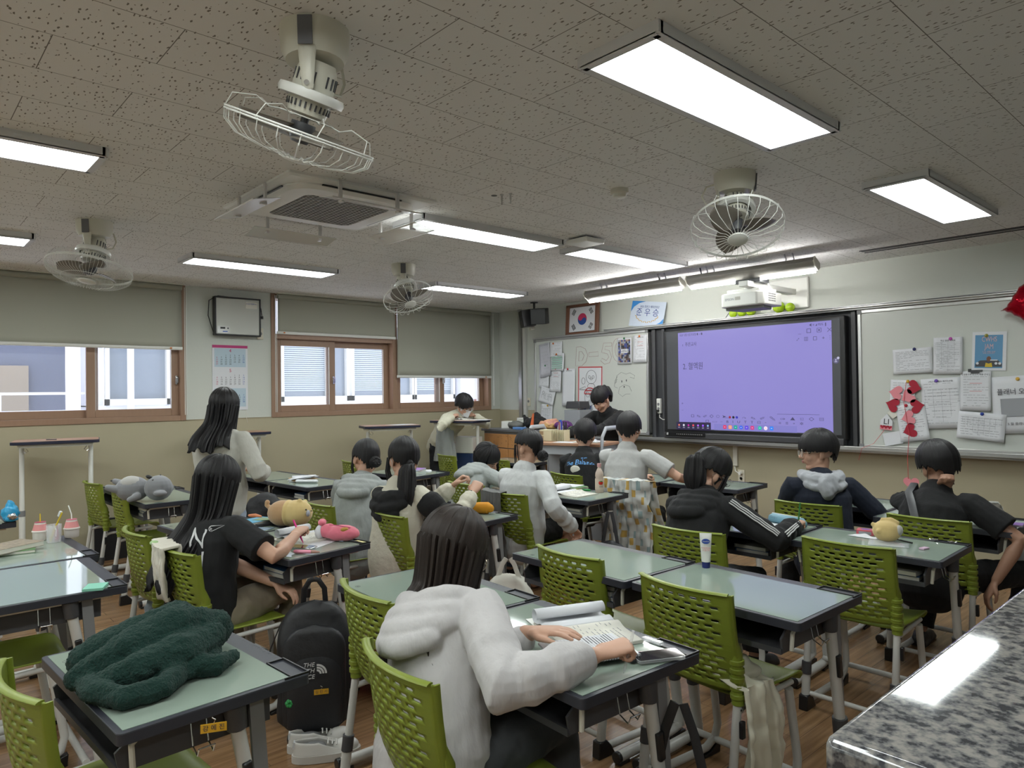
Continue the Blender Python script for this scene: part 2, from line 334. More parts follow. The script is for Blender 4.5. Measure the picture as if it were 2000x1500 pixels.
# ---------------------------------------------------------------- windows
def window(name, y0, y1, sashes, trans=None):
    x = XL; fr = MB(); zb = SILL + 0.01; d = 0.07
    def ring(b, ya, yb, za, zb_, w, xa, xb):
        b.b2((xa, ya, za), (xb, ya + w, zb_)); b.b2((xa, yb - w, za), (xb, yb, zb_)); b.b2((xa, ya + w, za), (xb, yb - w, za + w)); b.b2((xa, ya + w, zb_ - w), (xb, yb - w, zb_))
    ring(fr, y0, y1, zb - 0.01, H, 0.055, x - 0.2, x + 0.012)
    if trans: fr.b2((x - 0.19, y0 + 0.05, trans), (x + 0.006, y1 - 0.05, trans + 0.055))
    for m_ in [s for s in (4.955,) if y0 < s < y1]: fr.b2((x - 0.19, m_ - 0.035, zb), (x + 0.01, m_ + 0.035, H))
    f = struct(name, fr, m_wood, bevel=0.003)
    for k, (a, b) in enumerate(sashes):
        top = trans if trans else H - 0.05
        sb = MB(); xx = x - 0.045 - 0.05 * (k % 2); ring(sb, a, b, zb + 0.045, top, 0.075, xx - 0.035, xx)
        s = sb.build('sash', m_wood, f, bevel=0.003)
        MB().b2((xx - 0.02, a + 0.07, zb + 0.115), (xx - 0.014, b - 0.07, top - 0.07)).build('glass_pane', m_pane, s, smooth=False)
        MB().b2((xx - 0.012, a + 0.069, zb + 0.11), (xx - 0.001, a + 0.077, top - 0.07)).b2((xx - 0.012, b - 0.077, zb + 0.11), (xx - 0.001, b - 0.069, top - 0.07)).b2((xx - 0.012, a + 0.07, zb + 0.109), (xx - 0.001, b - 0.07, zb + 0.117)).build('gasket', m_white, s, smooth=False)
        if k % 2 == 0:
            MB().box((xx + 0.01, b - 0.03, 1.72), (0.02, 0.02, 0.09)).cyl((xx + 0.03, b - 0.03, 1.74), 0.008, 0.04, axis='x').box((xx + 0.045, b - 0.03, 1.72), (0.012, 0.016, 0.06)).build('latch', m_chrome, s, bevel=0.002)
    if trans:
        MB().b2((x - 0.1, y0 + 0.05, trans + 0.05), (x - 0.094, y1 - 0.05, H - 0.05)).build('glass_pane', m_pane, f, smooth=False)
    return f
window('window_1', W1[0], W1[1], [(-1.14, 0.78), (0.76, 1.63), (1.52, 2.36)])
window('window_2', W2[0], W2[1], [(3.385, 4.14), (4.06, 4.92), (4.99, 5.77), (5.66, 6.50)], 2.19)

# ---------------------------------------------------------------- blinds
def blind(y0, y1, z, label, chain, left_logo=False):
    t = empty('roller_blind', (XL + 0.05, (y0 + y1) / 2, z), 0, label, 'blind', 'roller blinds on the window wall')
    w_ = (y1 - y0) / 2
    t2 = MB(); t2.grid(lambda a, b: (0.003 * sin(a * 9 + b * 2), -w_ + 2 * w_ * a, 0.02 + (H - 0.04 - z - 0.02) * b), 40, 12); t2.build('fabric', m_blind, t, solid=0.002)
    MB().sweep([(0, -w_ - 0.005, 0.012), (0, w_ + 0.005, 0.012)], [(0.009, 0.017)] * 2, side=(1, 0, 0)).build('bottom_bar', m_white, t)
    MB().cyl((0, 0, H - z - 0.035), 0.028, 2 * w_, axis='y').build('roller', m_blind, t)
    MB().b2((-0.03, -w_ - 0.01, H - z - 0.008), (0.04, w_ + 0.01, H - z)).build('bracket', m_beigep, t)
    s_ = (w_ + 0.03) if chain > 0 else (-w_ - 0.03); c = MB()
    for q in (-0.008, 0.008): c.sweep([(0.02, s_ + q, H - z - 0.03), (0.022, s_ + q, -max(0.1, z - 1.36))], 0.0032, n=6)
    c.build('pull_chain', m_white, t)
    y = w_ - 0.1 if not left_logo else -w_ + 0.08
    MB().b2((0.018, y - 0.02, 0.004), (0.0195, y, 0.02)).build('maker_tag', mat('orange_tag', (0.6, 0.2, 0.05)), t)
    return t
blind(-1.15, 2.36, 2.03, 'wide pale green roller blind pulled halfway down the left window', 1)
blind(3.385, 4.935, 2.243, 'pale green roller blind rolled up highest over the middle window', -1, True)
blind(4.965, 6.53, 1.755, 'pale green roller blind pulled lowest nearest the room corner', 1)

# ---------------------------------------------------------------- outside: the wing across the yard
m_fac = mat('facade_white', (0.62, 0.63, 0.68), 0.8, bump=(3, 0.1)); m_fac2 = mat('facade_tile', (0.72, 0.70, 0.70), 0.6)
m_og = mat('outside_glass', (0.22, 0.26, 0.30), 0.15, spec=0.6); m_ob = mat('outside_blind', (0.44, 0.50, 0.54), 0.6)
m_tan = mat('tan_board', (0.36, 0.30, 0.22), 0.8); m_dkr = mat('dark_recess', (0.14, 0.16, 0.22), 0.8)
bd = empty('school_wing', (-12.7, 6, 0), 0, 'white school wing across the yard with rows of windows, beyond the glass', 'building')
t = MB(Matrix.Translation((12.7, -6, 0))); t.b2((-13.2, 2.5, -3), (-12.7, 14, 1.42)); t.b2((-13.2, 2.5, 3.0), (-12.7, 14, 8)); t.b2((-13.2, 2.5, 1.4), (-12.72, 2.72, 3.1)); t.b2((-13.2, 3.75, 1.4), (-12.66, 5.6, 3.1)); t.b2((-13.2, 9.75, 1.4), (-12.5, 10.2, 3.1)); t.build('facade', m_fac, bd, smooth=False)
t = MB(Matrix.Translation((12.7, -6, 0))); t.b2((-12.7, 5.6, 0.6), (-12.66, 9.8, 1.36))
for k in range(5): t.b2((-12.66, 5.6 + k * 0.9, 0.6), (-12.655, 5.605 + k * 0.9, 1.36))
t.build('spandrel', m_fac2, bd, smooth=False)
MB(Matrix.Translation((12.7, -6, 0))).b2((-12.7, 5.5, 1.36), (-12.55, 9.8, 1.42)).build('ledge', m_white, bd, smooth=False)
ys = [2.75, 3.7, 5.65, 6.6, 7.2, 8.1, 8.55, 9.7]
for a, b, bl in ((2.75, 3.7, 0), (5.65, 6.62, 1), (6.62, 7.05, 0), (7.12, 8.0, 1), (8.05, 8.6, 0), (8.62, 9.7, 1)):
    t = MB(Matrix.Translation((12.7, -6, 0)))
    for p in ((a, 1.42, a + 0.05, 3), (b - 0.05, 1.42, b, 3), (a, 1.42, b, 1.52), (a, 2.95, b, 3.0)): t.b2((-12.78, p[0], p[1]), (-12.64, p[2], p[3]))
    f = t.build('window_frame', m_white, bd, smooth=False)
    MB(Matrix.Translation((12.7, -6, 0))).b2((-12.75, a + 0.05, 1.52), (-12.74, b - 0.05, 2.95)).build('outer_glass', m_og, f, smooth=False)
    if bl:
        t = MB(Matrix.Translation((12.7, -6, 0)))
        for k in range(34): t.b2((-12.735, a + 0.06, 1.62 + k * 0.04), (-12.725, b - 0.06, 1.645 + k * 0.04))
        t.build('slat_blind', m_ob, f, smooth=False)
t = MB()
t.b2((-13.2, 10.2, -3), (-12.35, 11.6, 8)); o = t.build('brick_pier', mat('brick_pier', (0.36, 0.17, 0.13), 0.8), None, smooth=False)
nt = MATS['brick_pier'].node_tree; br = nt.nodes.new('ShaderNodeTexBrick'); tc = nt.nodes.new('ShaderNodeTexCoord'); mp = nt.nodes.new('ShaderNodeMapping'); mp.inputs['Rotation'].default_value = (pi / 2, 0, pi / 2)
nt.links.new(tc.outputs['Object'], mp.inputs[0]); nt.links.new(mp.outputs[0], br.inputs[0]); br.inputs['Scale'].default_value = 1; br.inputs['Brick Width'].default_value = 0.42; br.inputs['Row Height'].default_value = 0.13; br.inputs['Mortar Size'].default_value = 0.02
br.inputs['Color1'].default_value = (0.40, 0.20, 0.15, 1); br.inputs['Color2'].default_value = (0.34, 0.15, 0.11, 1); br.inputs['Mortar'].default_value = (0.62, 0.6, 0.6, 1); nt.links.new(br.outputs[0], nt.nodes['Principled BSDF'].inputs['Base Color'])
tag(o, 'orange-red brick pier outside, seen through the rightmost pane', 'pillar')
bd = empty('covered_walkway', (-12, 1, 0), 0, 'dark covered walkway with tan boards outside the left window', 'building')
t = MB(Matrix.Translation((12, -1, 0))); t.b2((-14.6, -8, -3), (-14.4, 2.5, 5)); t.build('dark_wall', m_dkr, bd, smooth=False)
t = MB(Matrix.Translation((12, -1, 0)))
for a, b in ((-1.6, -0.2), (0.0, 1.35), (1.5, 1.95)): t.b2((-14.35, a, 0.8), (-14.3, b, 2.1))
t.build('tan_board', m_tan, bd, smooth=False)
MB(Matrix.Translation((12, -1, 0))).b2((-13.0, -8, -3), (-12.8, 2.5, 1.36)).build('parapet', m_fac, bd, smooth=False)
rl = empty('handrail', (-12.9, 1, 1.36), 0, 'white tubular handrail on the parapet outside the left window', 'railing')
t = MB(); t.sweep([(0, -8, 0.26), (0, 1.62, 0.26), (0, 1.66, 0.20)], 0.022, n=10); t.build('rail', m_white, rl)
for k in range(9): MB().cyl((0, 1.55 - k * 1.15, 0.12), 0.02, 0.26).build('post', m_white, rl)
tag(MB().cyl((-12.55, 3.08, 1.5), 0.05, 6).build('drain_pipe', m_fac2), 'pale drain pipe on the outside column', 'pipe')

# ---------------------------------------------------------------- ceiling lights
m_lamp = mat('lamp_glow', (0.9, 0.95, 1.0), 0.5, emit=((0.93, 1.0, 0.985), PANEL_STRENGTH))
def panel(x, y, label, w_=0.315, l=1.285):
    t = empty('ceiling_light', (x, y, H), 0, label, 'ceiling light', 'LED panel lights on the ceiling')
    f = MB(); h_ = 0.040
    for a in (-1, 1): f.b2((a * w_ / 2 - 0.012, -l / 2, -h_), (a * w_ / 2 + 0.012, l / 2, 0)); f.b2((-w_ / 2 - 0.012, a * l / 2 - 0.012, -h_), (w_ / 2 + 0.012, a * l / 2 + 0.012, 0))
    for a in (-1, 1): f.b2((a * w_ / 2 - a * 0.020, -l / 2, -h_ - 0.003), (a * w_ / 2 + a * 0.012, l / 2, -h_ + 0.004)); f.b2((-w_ / 2, a * l / 2 - a * 0.020, -h_ - 0.003), (w_ / 2, a * l / 2 + a * 0.012, -h_ + 0.004))
    f.build('housing', m_frame, t, smooth=False)
    MB().b2((-w_ / 2 + 0.018, -l / 2 + 0.018, -h_ + 0.006), (w_ / 2 - 0.018, l / 2 - 0.018, -h_ + 0.012)).build('diffuser', m_lamp, t, smooth=False)
panel(-1.47, 2.46, 'biggest looking LED panel light, nearest at the upper right')
panel(-1.445, 4.78, 'LED panel light at the far right near the ceiling slot')
panel(-3.87, 3.245, 'LED panel light just beyond the ceiling air conditioner')
panel(-3.80, 4.78, 'LED panel light nearest the front board lamps, beyond the white access point')
panel(-6.05, 2.54, 'LED panel light above the window wall, between the two left fans')
panel(-6.07, 4.95, 'LED panel light in the far left corner behind the small fan')
panel(-3.82, 0.155, 'LED panel light cut by the left edge, larger and higher one')
panel(-6.05, 0.195, 'LED panel light cut by the left edge, small lower one over the blind')
for x, y in ((-1.47, 0.155), (0.88, 0.155), (-3.8, -1.9), (-1.47, -1.9), (-6.05, -1.9)): panel(x, y, 'LED panel light out of view behind or beside the camera')

# ---------------------------------------------------------------- ceiling fans
m_fan = mat('fan_cream', (0.60, 0.58, 0.49), 0.4); m_blade = mat('fan_blade', (0.17, 0.15, 0.125), 0.4, spec=0.5); m_wire = mat('fan_wire', (0.66, 0.66, 0.62), 0.4)
def fan(x, y, axis, label, nw=24, R_=0.235, rot=0, yaw=0, drop=0.30, backw=8):
    t = empty('ceiling_fan', (x, y, H), 0, label, 'ceiling fan', 'caged oscillating ceiling fans')
    MB().lathe([(0.108, 0), (0.108, -0.02), (0.104, -0.07), (0.09, -0.10), (0.05, -0.105), (0.0, -0.105)]).build('ceiling_mount', m_fan, t)
    Y = Matrix.Rotation(R(yaw), 4, 'Z'); b = MB(Y)
    for s_ in (-1, 1): b.sweep([(s_ * 0.085, 0, -0.03), (s_ * 0.088, 0, -0.12), (s_ * 0.082, 0, -0.215)], [(0.012, 0.034), (0.010, 0.026), (0.008, 0.017)], side=(1, 0, 0), cap='round')
    b.build('yoke', m_fan, t)
    MB(Y).box((0.1085, 0, -0.05), (0.005, 0.044, 0.085), rot=(0, 4, 0)).build('rating_label', mat('label_grey', (0.12, 0.12, 0.13), 0.5), t)
    c = MB(Y); c.cyl((0.094, 0, -0.205), 0.008, 0.008, axis='x'); c.build('pivot_screw', m_chrome, t)
    a = V(axis).normalized(); q = V((0, 0, -1)).rotation_difference(a).to_matrix().to_4x4(); P = Matrix.Translation((0, 0, -0.16)) @ q @ Matrix.Rotation(R(rot), 4, 'Z')
    MB(P).lathe([(0, 0.06), (0.05, 0.058), (0.062, 0.03), (0.066, -0.035), (0.066, -0.035)]).lathe([(0.066, -0.05), (0.068, -0.075), (0.060, -0.105), (0.03, -0.112), (0.0, -0.112)]).build('motor', m_fan, t)
    v = MB(P)
    for k in range(26): v.box((0.0672 * cos(2 * pi * k / 26), 0.0672 * sin(2 * pi * k / 26), -0.08), (0.004, 0.005, 0.02), rot=(0, 0, 360 * k / 26))
    for k in range(20):
        if k % 5 < 4: v.box((0.064 * cos(2 * pi * k / 20), 0.064 * sin(2 * pi * k / 20), 0.005), (0.005, 0.005, 0.035), rot=(0, 0, 360 * k / 20))
    v.build('vent_slots', m_dgrey, t, smooth=False)
    MB(P).lathe([(0.080, -0.030), (0.100, -0.032), (0.104, -0.045), (0.100, -0.060), (0.080, -0.062), (0.078, -0.045), (0.080, -0.030)], n=32).build('tilt_ring', m_white, t)
    MB(P).cyl((0, 0, -0.125), 0.013, 0.04).lathe([(0.0, -0.130), (0.038, -0.132), (0.042, -0.165), (0.026, -0.195), (0, -0.197)]).build('hub', m_dgrey, t)
    C = P @ Matrix.Translation((0, 0, -0.165))
    def ringpts(r_, z, n=48): return [(r_ * cos(2 * pi * k / n), r_ * sin(2 * pi * k / n), z) for k in range(n + 1)]
    g = MB(C); g.sweep(ringpts(R_, 0.004), 0.0032, n=6); g.sweep(ringpts(R_, -0.004), 0.0032, n=6)
    for k in range(nw):
        an = 2 * pi * k / nw; pr = [(R_, 0), (R_ - 0.006, -0.034), (R_ - 0.045, -0.064), (0.105, -0.080), (0.070, -0.074), (0.048, -0.084)]
        g.sweep([(p[0] * cos(an), p[0] * sin(an), p[1]) for p in pr], 0.0017 if nw < 50 else 0.0008, n=5)
    if nw > 50:
        g.sweep(ringpts(0.15, -0.073), 0.0015, n=5); g.sweep(ringpts(0.07, -0.074), 0.0015, n=5)
    for k in range(backw):
        an = 2 * pi * (k + 0.5) / backw; pr = [(R_, 0), (R_ - 0.01, 0.045), (0.16, 0.062), (0.12, 0.045), (0.085, 0.05)]
        da = 0.0 if backw > 20 else 0.22
        g.sweep([(p[0] * cos(an + da * i * 0.3), p[0] * sin(an + da * i * 0.3), p[1]) for i, p in enumerate(pr)], 0.0018 if backw < 20 else 0.0009, n=5)
    g.sweep(ringpts(0.09, 0.05, 24), 0.002, n=5)
    g.build('cage', m_wire, t)
    MB(C).lathe([(0, -0.092), (0.030, -0.092), (0.050, -0.086), (0.052, -0.080), (0, -0.078)]).build('centre_cap', m_wire, t)
    for k in range(3):
        def bl(u_, v_, k=k):
            r_ = 0.03 + 0.165 * u_; wd = 0.018 + 0.062 * sin(pi * min(1, u_ * 0.98 + 0.02) ** 0.75) ** 0.8; an = 2 * pi * k / 3 + (v_ - 0.5) * 2 * wd / max(r_, 0.07)
            return (r_ * cos(an), r_ * sin(an), 0.0 + 0.045 * (v_ - 0.5) * (1 - 0.3 * u_))
        MB(C).grid(bl, 14, 8).build('blade', m_blade, t, solid=0.003)
    cb = MB(); cb.sweep([(Y @ V(p)) for p in ((-0.09, 0.03, -0.04), (-0.14, 0.05, -0.05), (-0.165, 0.055, -0.10), (-0.14, 0.045, -0.15), (-0.08, 0.02, -0.165), (-0.05, 0.0, -0.14))], 0.0055, n=8); cb.build('cable', m_fan, t)
    return t
fan(-2.06, 1.04, (-0.42, -0.10, -0.93), 'large cage fan hanging nearest the camera, seen edge on', 22, yaw=-42, rot=10)
fan(-1.99, 3.42, (0.26, -0.36, -0.80), 'cage fan above the board lamps at the right, facing down', 26, yaw=40, rot=25)
fan(-5.25, 1.08, (0.14, -0.20, -0.93), 'dense wire cage fan in front of the left blind', 72, R_=0.25, yaw=-40, rot=0, backw=60)
fan(-5.32, 3.52, (0.52, -0.06, -0.85), 'smallest looking cage fan, tilted, over the middle window', 22, R_=0.22, yaw=-35, rot=40)

# ---------------------------------------------------------------- ceiling air conditioner
ac = empty('ceiling_air_conditioner', (-3.88, 2.04, H), 0, 'white ceiling cassette air conditioner with grey grille and deflectors', 'air conditioner')
def rr(w_, h_, r_, n=6):
    out = []
    for cx, cy, a0 in ((w_ - r_, h_ - r_, 0), (-w_ + r_, h_ - r_, 90), (-w_ + r_, -h_ + r_, 180), (w_ - r_, -h_ + r_, 270)):
        for k in range(n + 1): a = R(a0 + 90 * k / n); out.append((cx + r_ * cos(a), cy + r_ * sin(a)))
    return out
m_acw = mat('ac_white', (0.74, 0.73, 0.70), 0.4)
def loop(b, A, za, B, zb):
    n = len(A); b.add([(p[0], p[1], za) for p in A] + [(p[0], p[1], zb) for p in B], [(i, (i + 1) % n, n + (i + 1) % n, n + i) for i in range(n)])
b = MB(); A0 = rr(0.465, 0.465, 0.01); A1 = rr(0.445, 0.445, 0.02); A2 = rr(0.40, 0.40, 0.14); A3 = rr(0.37, 0.37, 0.13); A4 = rr(0.27, 0.27, 0.05)
loop(b, A0, 0, A0, -0.012); loop(b, A0, -0.012, A1, -0.02); loop(b, A1, -0.02, A2, -0.022); loop(b, A2, -0.022, A2, -0.03); loop(b, A2, -0.03, A3, -0.045); loop(b, A3, -0.045, A4, -0.05); loop(b, A4, -0.05, A4, -0.035)
b.build('panel', m_acw, ac)
b = MB()
for s_ in (-1, 1): b.b2((-0.25, s_ * 0.404 - 0.006, -0.0305), (0.25, s_ * 0.404 + 0.006, -0.024)); b.b2((s_ * 0.404 - 0.006, -0.25, -0.0305), (s_ * 0.404 + 0.006, 0.25, -0.024))
b.build('air_outlet', m_black, ac)
b = MB()
for k in range(19): q = -0.27 + 0.03 * k; b.b2((q - 0.003, -0.27, -0.049), (q + 0.003, 0.27, -0.043)); b.b2((-0.27, q - 0.006, -0.047), (0.27, q + 0.006, -0.04))
b.build('grille', mat('grille', (0.34, 0.34, 0.33), 0.5), ac); MB().b2((-0.27, -0.27, -0.034), (0.27, 0.27, -0.03)).build('filter', m_grey, ac)
for k in range(4):
    M = Matrix.Rotation(k * pi / 2, 4, 'Z')
    T = M @ Matrix.Translation((0.50, 0, -0.115)) @ Matrix.Rotation(R(12), 4, 'Y')
    f = MB(T); f.box((0, 0, 0), (0.15, 0.56, 0.004)); f.sweep([(0.075, -0.28, 0.0), (0.075, 0.28, 0.0)], 0.005, n=6); f = f.build('deflector', mat('milky_plastic', (0.72, 0.70, 0.68), 0.2, alpha=0.8), ac)
    for s_ in (-0.18, 0.18): MB(M).box((0.47, s_, -0.06), (0.012, 0.02, 0.11)).box((0.48, s_, -0.118), (0.035, 0.016, 0.012)).build('hanger', mat('milky_plastic', G(0.7), 0.2), ac)
tag(MB().lathe([(0.052, 0), (0.052, -0.022), (0.040, -0.028), (0.036, -0.045), (0.0, -0.047)], c=(-2.57, 3.17, H)).build('smoke_detector', m_beigep), 'round cream smoke detector on the ceiling', 'smoke detector')
ap = empty('wifi_access_point', (-3.56, 3.98, H), 0, 'square white access point on the ceiling above the board lamps', 'access point')
MB().box((0, 0, -0.03), (0.20, 0.20, 0.035), taper=1.05).build('case', m_white, ap, bevel=0.008); MB().box((0, 0, -0.006), (0.13, 0.13, 0.012)).build('base', mat('navy_base', (0.02, 0.03, 0.10), 0.5), ap)
for x, y in ((-3.076, 2.719), (-3.028, 2.744)): tag(MB().cyl((x, y, H - 0.018), 0.006, 0.035, n=10).cyl((x, y, H - 0.045), 0.004, 0.03, n=8).cyl((x, y, H - 0.003), 0.011, 0.006, n=6).build('anchor_bolt', m_alu), 'small steel anchor bolt hanging from the ceiling, one of a pair', 'bolt', 'pair of ceiling anchor bolts')
tag(MB().cyl((-3.121, 2.699, H - 0.0006), 0.018, 0.001).build('ceiling_hole', m_black), 'dark round hole in the ceiling board beside the bolts', 'hole')
# ================================================================ board wall
FB = 0.085      # how far the boards stand off the wall
def plate(M, w_, h_, m, name, parent=None, th=0.001, curl=0.0, nx=2, ny=2):
    b = MB(M)
    if curl:
        b.grid(lambda a, c: ((a - 0.5) * w_, (c - 0.5) * h_, 0.002 + curl * (abs(a - 0.5) * 2) ** 2 * (1 - c) + curl * 0.5 * (1 - c) ** 2), 8, 8)
        return b.build(name, m, parent, solid=0.0006)
    b.box((0, 0, th / 2), (w_, h_, th)); return b.build(name, m, parent, smooth=False)
def framed_board(x0, x1, z0, z1, label):
    t = empty('whiteboard', ((x0 + x1) / 2, YF - FB, (z0 + z1) / 2), 0, label, 'whiteboard', 'sliding whiteboards beside the big display')
    w_ = (x1 - x0) / 2; h_ = (z1 - z0) / 2
    MB().b2((-w_ + 0.02, -0.002, -h_ + 0.02), (w_ - 0.02, FB - 0.005, h_ - 0.02)).build('writing_surface', m_board, t, smooth=False)
    f = MB()
    for a in (-1, 1): f.b2((a * w_ - a * 0.03, -0.014, -h_), (a * w_, FB - 0.004, h_)); f.b2((-w_, -0.014, a * h_ - a * 0.03), (w_, FB - 0.004, a * h_))
    f.build('frame', m_alu, t, bevel=0.004)
    for a in (-1, 1):
        for b_ in (-1, 1): MB().box((a * (w_ - 0.018), -0.012, b_ * (h_ - 0.018)), (0.042, 0.012, 0.042)).build('corner_cap', m_grey, t, bevel=0.004)
    return t
wbl = framed_board(-6.89, -4.995, 1.035, 2.25, 'left whiteboard with hand drawn letters, a dog face and many pinned papers')
wbr = framed_board(-2.655, 0.9, 1.005, 2.25, 'right whiteboard with a handwritten timetable and pinned papers')
rails = empty('board_rail_frame', (-3.8, YF - 0.1, 2.25), 0, 'long aluminium rail and chalk tray running above and below boards and display', 'rail')
t = MB(Matrix.Translation((3.8, -YF + 0.1, -2.25)))
t.b2((-6.9, YF - 0.12, 2.252), (0.95, YF - 0.004, 2.275)); t.b2((-5.6, YF - 0.165, 2.268), (-0.6, YF - 0.12, 2.288)); t.b2((-5.6, YF - 0.165, 2.275), (-0.6, YF - 0.004, 2.292)); t.build('top_rail', m_alu, rails, bevel=0.003)
t = MB(Matrix.Translation((3.8, -YF + 0.1, -2.25)))
t.b2((-6.9, YF - 0.17, 0.985), (0.95, YF - 0.004, 1.005)); t.b2((-6.9, YF - 0.175, 0.985), (0.95, YF - 0.165, 1.02)); t.b2((-6.9, YF - 0.10, 0.96), (0.95, YF - 0.004, 0.985)); t.build('chalk_tray', m_alu, rails, bevel=0.003)

# display and its recess
disp = empty('interactive_display', (-3.78, YF - 0.1, 1.62), 0, 'huge black framed interactive display showing a lilac notes page', 'display')
T0 = Matrix.Translation((3.78, -YF + 0.1, -1.62))
t = MB(T0); t.b2((-4.745, YF - 0.15, 1.07), (-2.745, YF - 0.06, 2.215)); t.build('housing', m_black, disp, bevel=0.012)
t = MB(T0); t.b2((-4.985, YF - 0.05, 1.01), (-2.66, YF - 0.01, 2.25)); t.build('recess_back', mat('recess', (0.035, 0.037, 0.042), 0.5), disp, smooth=False)
for x in (-4.93, -4.80, -2.70): MB(T0).b2((x - 0.02, YF - 0.08, 1.01), (x + 0.02, YF - 0.04, 2.25)).build('side_rail', m_dgrey, disp, bevel=0.003)
t = MB(T0); t.b2((-4.73, YF - 0.185, 1.02), (-2.76, YF - 0.10, 1.085)); t.build('soundbar', m_dgrey, disp, bevel=0.01)
t = MB(T0); t.b2((-4.70, YF - 0.192, 1.045), (-4.20, YF - 0.185, 1.09)); cs = t.build('control_strip', m_black, disp, bevel=0.002)
t = MB(T0)
for k in range(14): t.box((-4.55 + k * 0.024, YF - 0.193, 1.068), (0.008, 0.002, 0.008))
t.box((-4.675, YF - 0.193, 1.068), (0.022, 0.002, 0.026)); t.build('button_mark', mat('pale_mark', G(0.5), 0.5), cs, smooth=False)
YS = 0.1525
m_side = mat('screen_side', (0.035, 0.038, 0.042), 0.25, emit=((0.5, 0.52, 0.55), 0.028))
t = MB(T0); t.b2((-4.70, YF - YS, 1.115), (-2.79, YF - YS + 0.004, 2.19)); t.build('screen_glass', m_side, disp, smooth=False)
m_scr = mat('screen_lilac', (0.02, 0.02, 0.03), 0.3, emit=((0.260, 0.230, 0.60), 0.42))
t = MB(T0); t.b2((-4.545, YF - YS - 0.001, 1.125), (-2.865, YF - YS + 0.001, 2.175)); scr = t.build('lit_screen', m_scr, disp, smooth=False)
def em(name, c, s=0.32): return mat(name, tuple(x * 0.02 for x in c), 0.4, emit=(c, s))
m_sd = em('screen_dark', (0.09, 0.08, 0.2)); m_sb = em('screen_bar', (0.045, 0.035, 0.09)); m_sw = em('screen_white', (0.7, 0.7, 0.95)); m_dim = em('screen_dim', (0.17, 0.15, 0.42))
def S(x, z, d=0.002): return T0 @ MF(x, z, YS + d)
text('2. 혈액원', 0.085, m_sd, scr, S(-4.36, 1.80, 0.0015), 'screen_note', xs=0.8)
text('‹  푸른교사', 0.05, m_sd, scr, S(-4.40, 2.04, 0.0015), 'screen_title', xs=0.8)
text('10:27  5월 12일 토요일 ● ✓ ■', 0.032, m_sd, scr, S(-4.38, 2.145, 0.0015), 'screen_status', xs=0.7)
text('◀ ≋ ◢ 95% ▮', 0.032, m_sd, scr, S(-2.99, 2.145, 0.0015), 'screen_status', xs=0.9)
text('_   □   ▣   ✕', 0.055, m_sd, scr, S(-3.02, 2.09, 0.0015), 'screen_button', xs=1.05)
text('⤢   ▥   ▢   +   ⋮', 0.05, m_sd, scr, S(-3.04, 2.015, 0.0015), 'screen_button')
text('+', 0.04, m_sd, scr, S(-4.50, 1.40, 0.0015), 'screen_button'); text('–', 0.04, m_sd, scr, S(-4.50, 1.33, 0.0015), 'screen_button')
text('▢  ✎  ✐  ◇  ⬠  ➤', 0.04, m_sd, scr, S(-4.18, 1.265, 0.0015), 'screen_tool', xs=1.25)
text('—   ↶   ↷   ✎   ✐   ✏   ✑   ▲   ◱   ◇   ▤', 0.04, m_sd, scr, S(-3.47, 1.255, 0.0015), 'screen_tool', xs=1.35)
text('□   ▭   –   B   I   U   T   T   ⊡   ▿         ≡   ≣   ◦   ✲', 0.036, m_sd, scr, S(-3.68, 1.212, 0.0015), 'screen_tool', xs=1.4)
for x, c in ((-3.925, (0.45, 0.02, 0.06)), (-3.885, (0.02, 0.02, 0.03)), (-3.845, (0.04, 0.04, 0.6))): MB(S(x, 1.26)).cyl((0, 0, 0), 0.013, 0.001).build('pen_colour_dot', em('pen%g' % x, c), scr)
MB(S(-3.2, 1.30)).box((0, 0, 0), (0.42, 0.003, 0.001)).build('scroll_line', m_sd, scr)
MB(S(-3.66, 1.155, 0.0012)).box((0, 0, 0), (0.9, 0.065, 0.001)).build('dock', em('dock', (0.30, 0.28, 0.75)), scr, smooth=False)
for k, (c, s_) in enumerate([((0.62, 0.03, 0.12), 1), ((0.8, 0.30, 0.15), 1), ((0.0, 0.35, 0.25), 1), ((0.03, 0.12, 0.75), 0), ((0.10, 0.05, 0.65), 1), ((0.6, 0.03, 0.2), 1), ((0.0, 0.5, 0.32), 0), ((0.75, 0.75, 0.95), 0), ((0.02, 0.2, 0.8), 1)]):
    x = -3.985 + k * 0.062 + (0.02 if k > 5 else 0)
    i_ = MB(S(x, 1.158, 0.002)).poly(rr(0.019, 0.019, 0.009 if s_ else 0.0189, 5), 0, 0.001).build('app_icon', em('app%d' % k, c, 0.5), scr)
    if k != 7: MB(S(x, 1.158, 0.0032)).box((0, 0, 0), (0.014, 0.008, 0.0005)).build('icon_mark', m_sw, i_)
    else: text('G', 0.03, em('appG', (0.7, 0.1, 0.05), 0.8), i_, S(x, 1.158, 0.0032), 'icon_mark')
tb = MB(S(-4.365, 1.157, 0.003)).box((0, 0, 0), (0.43, 0.085, 0.002)).build('toolbar', m_sb, disp, smooth=False)
for k, c in enumerate([(0.75, 0.2, 0.15), (0.7, 0.7, 0.8), (0.55, 0.02, 0.35), (0.7, 0.08, 0.12), (0.45, 0.15, 0.9), (0.3, 0.1, 0.9), (0.3, 0.5, 0.9)]):
    x = -4.545 + k * 0.06; MB(S(x, 1.165, 0.0045)).cyl((0, 0, 0), 0.012, 0.001, n=8 if k % 2 else 5).build('tool_icon', em('tool%d' % k, c, 0.45), tb)
    text('영역', 0.014, m_sw, tb, S(x, 1.138, 0.0045), 'tool_caption')
MB(S(-2.83, 1.80, 0.0015)).cyl((0, 0, 0), 0.028, 0.001).build('account_icon', em('acct', (0.12, 0.11, 0.22)), disp)
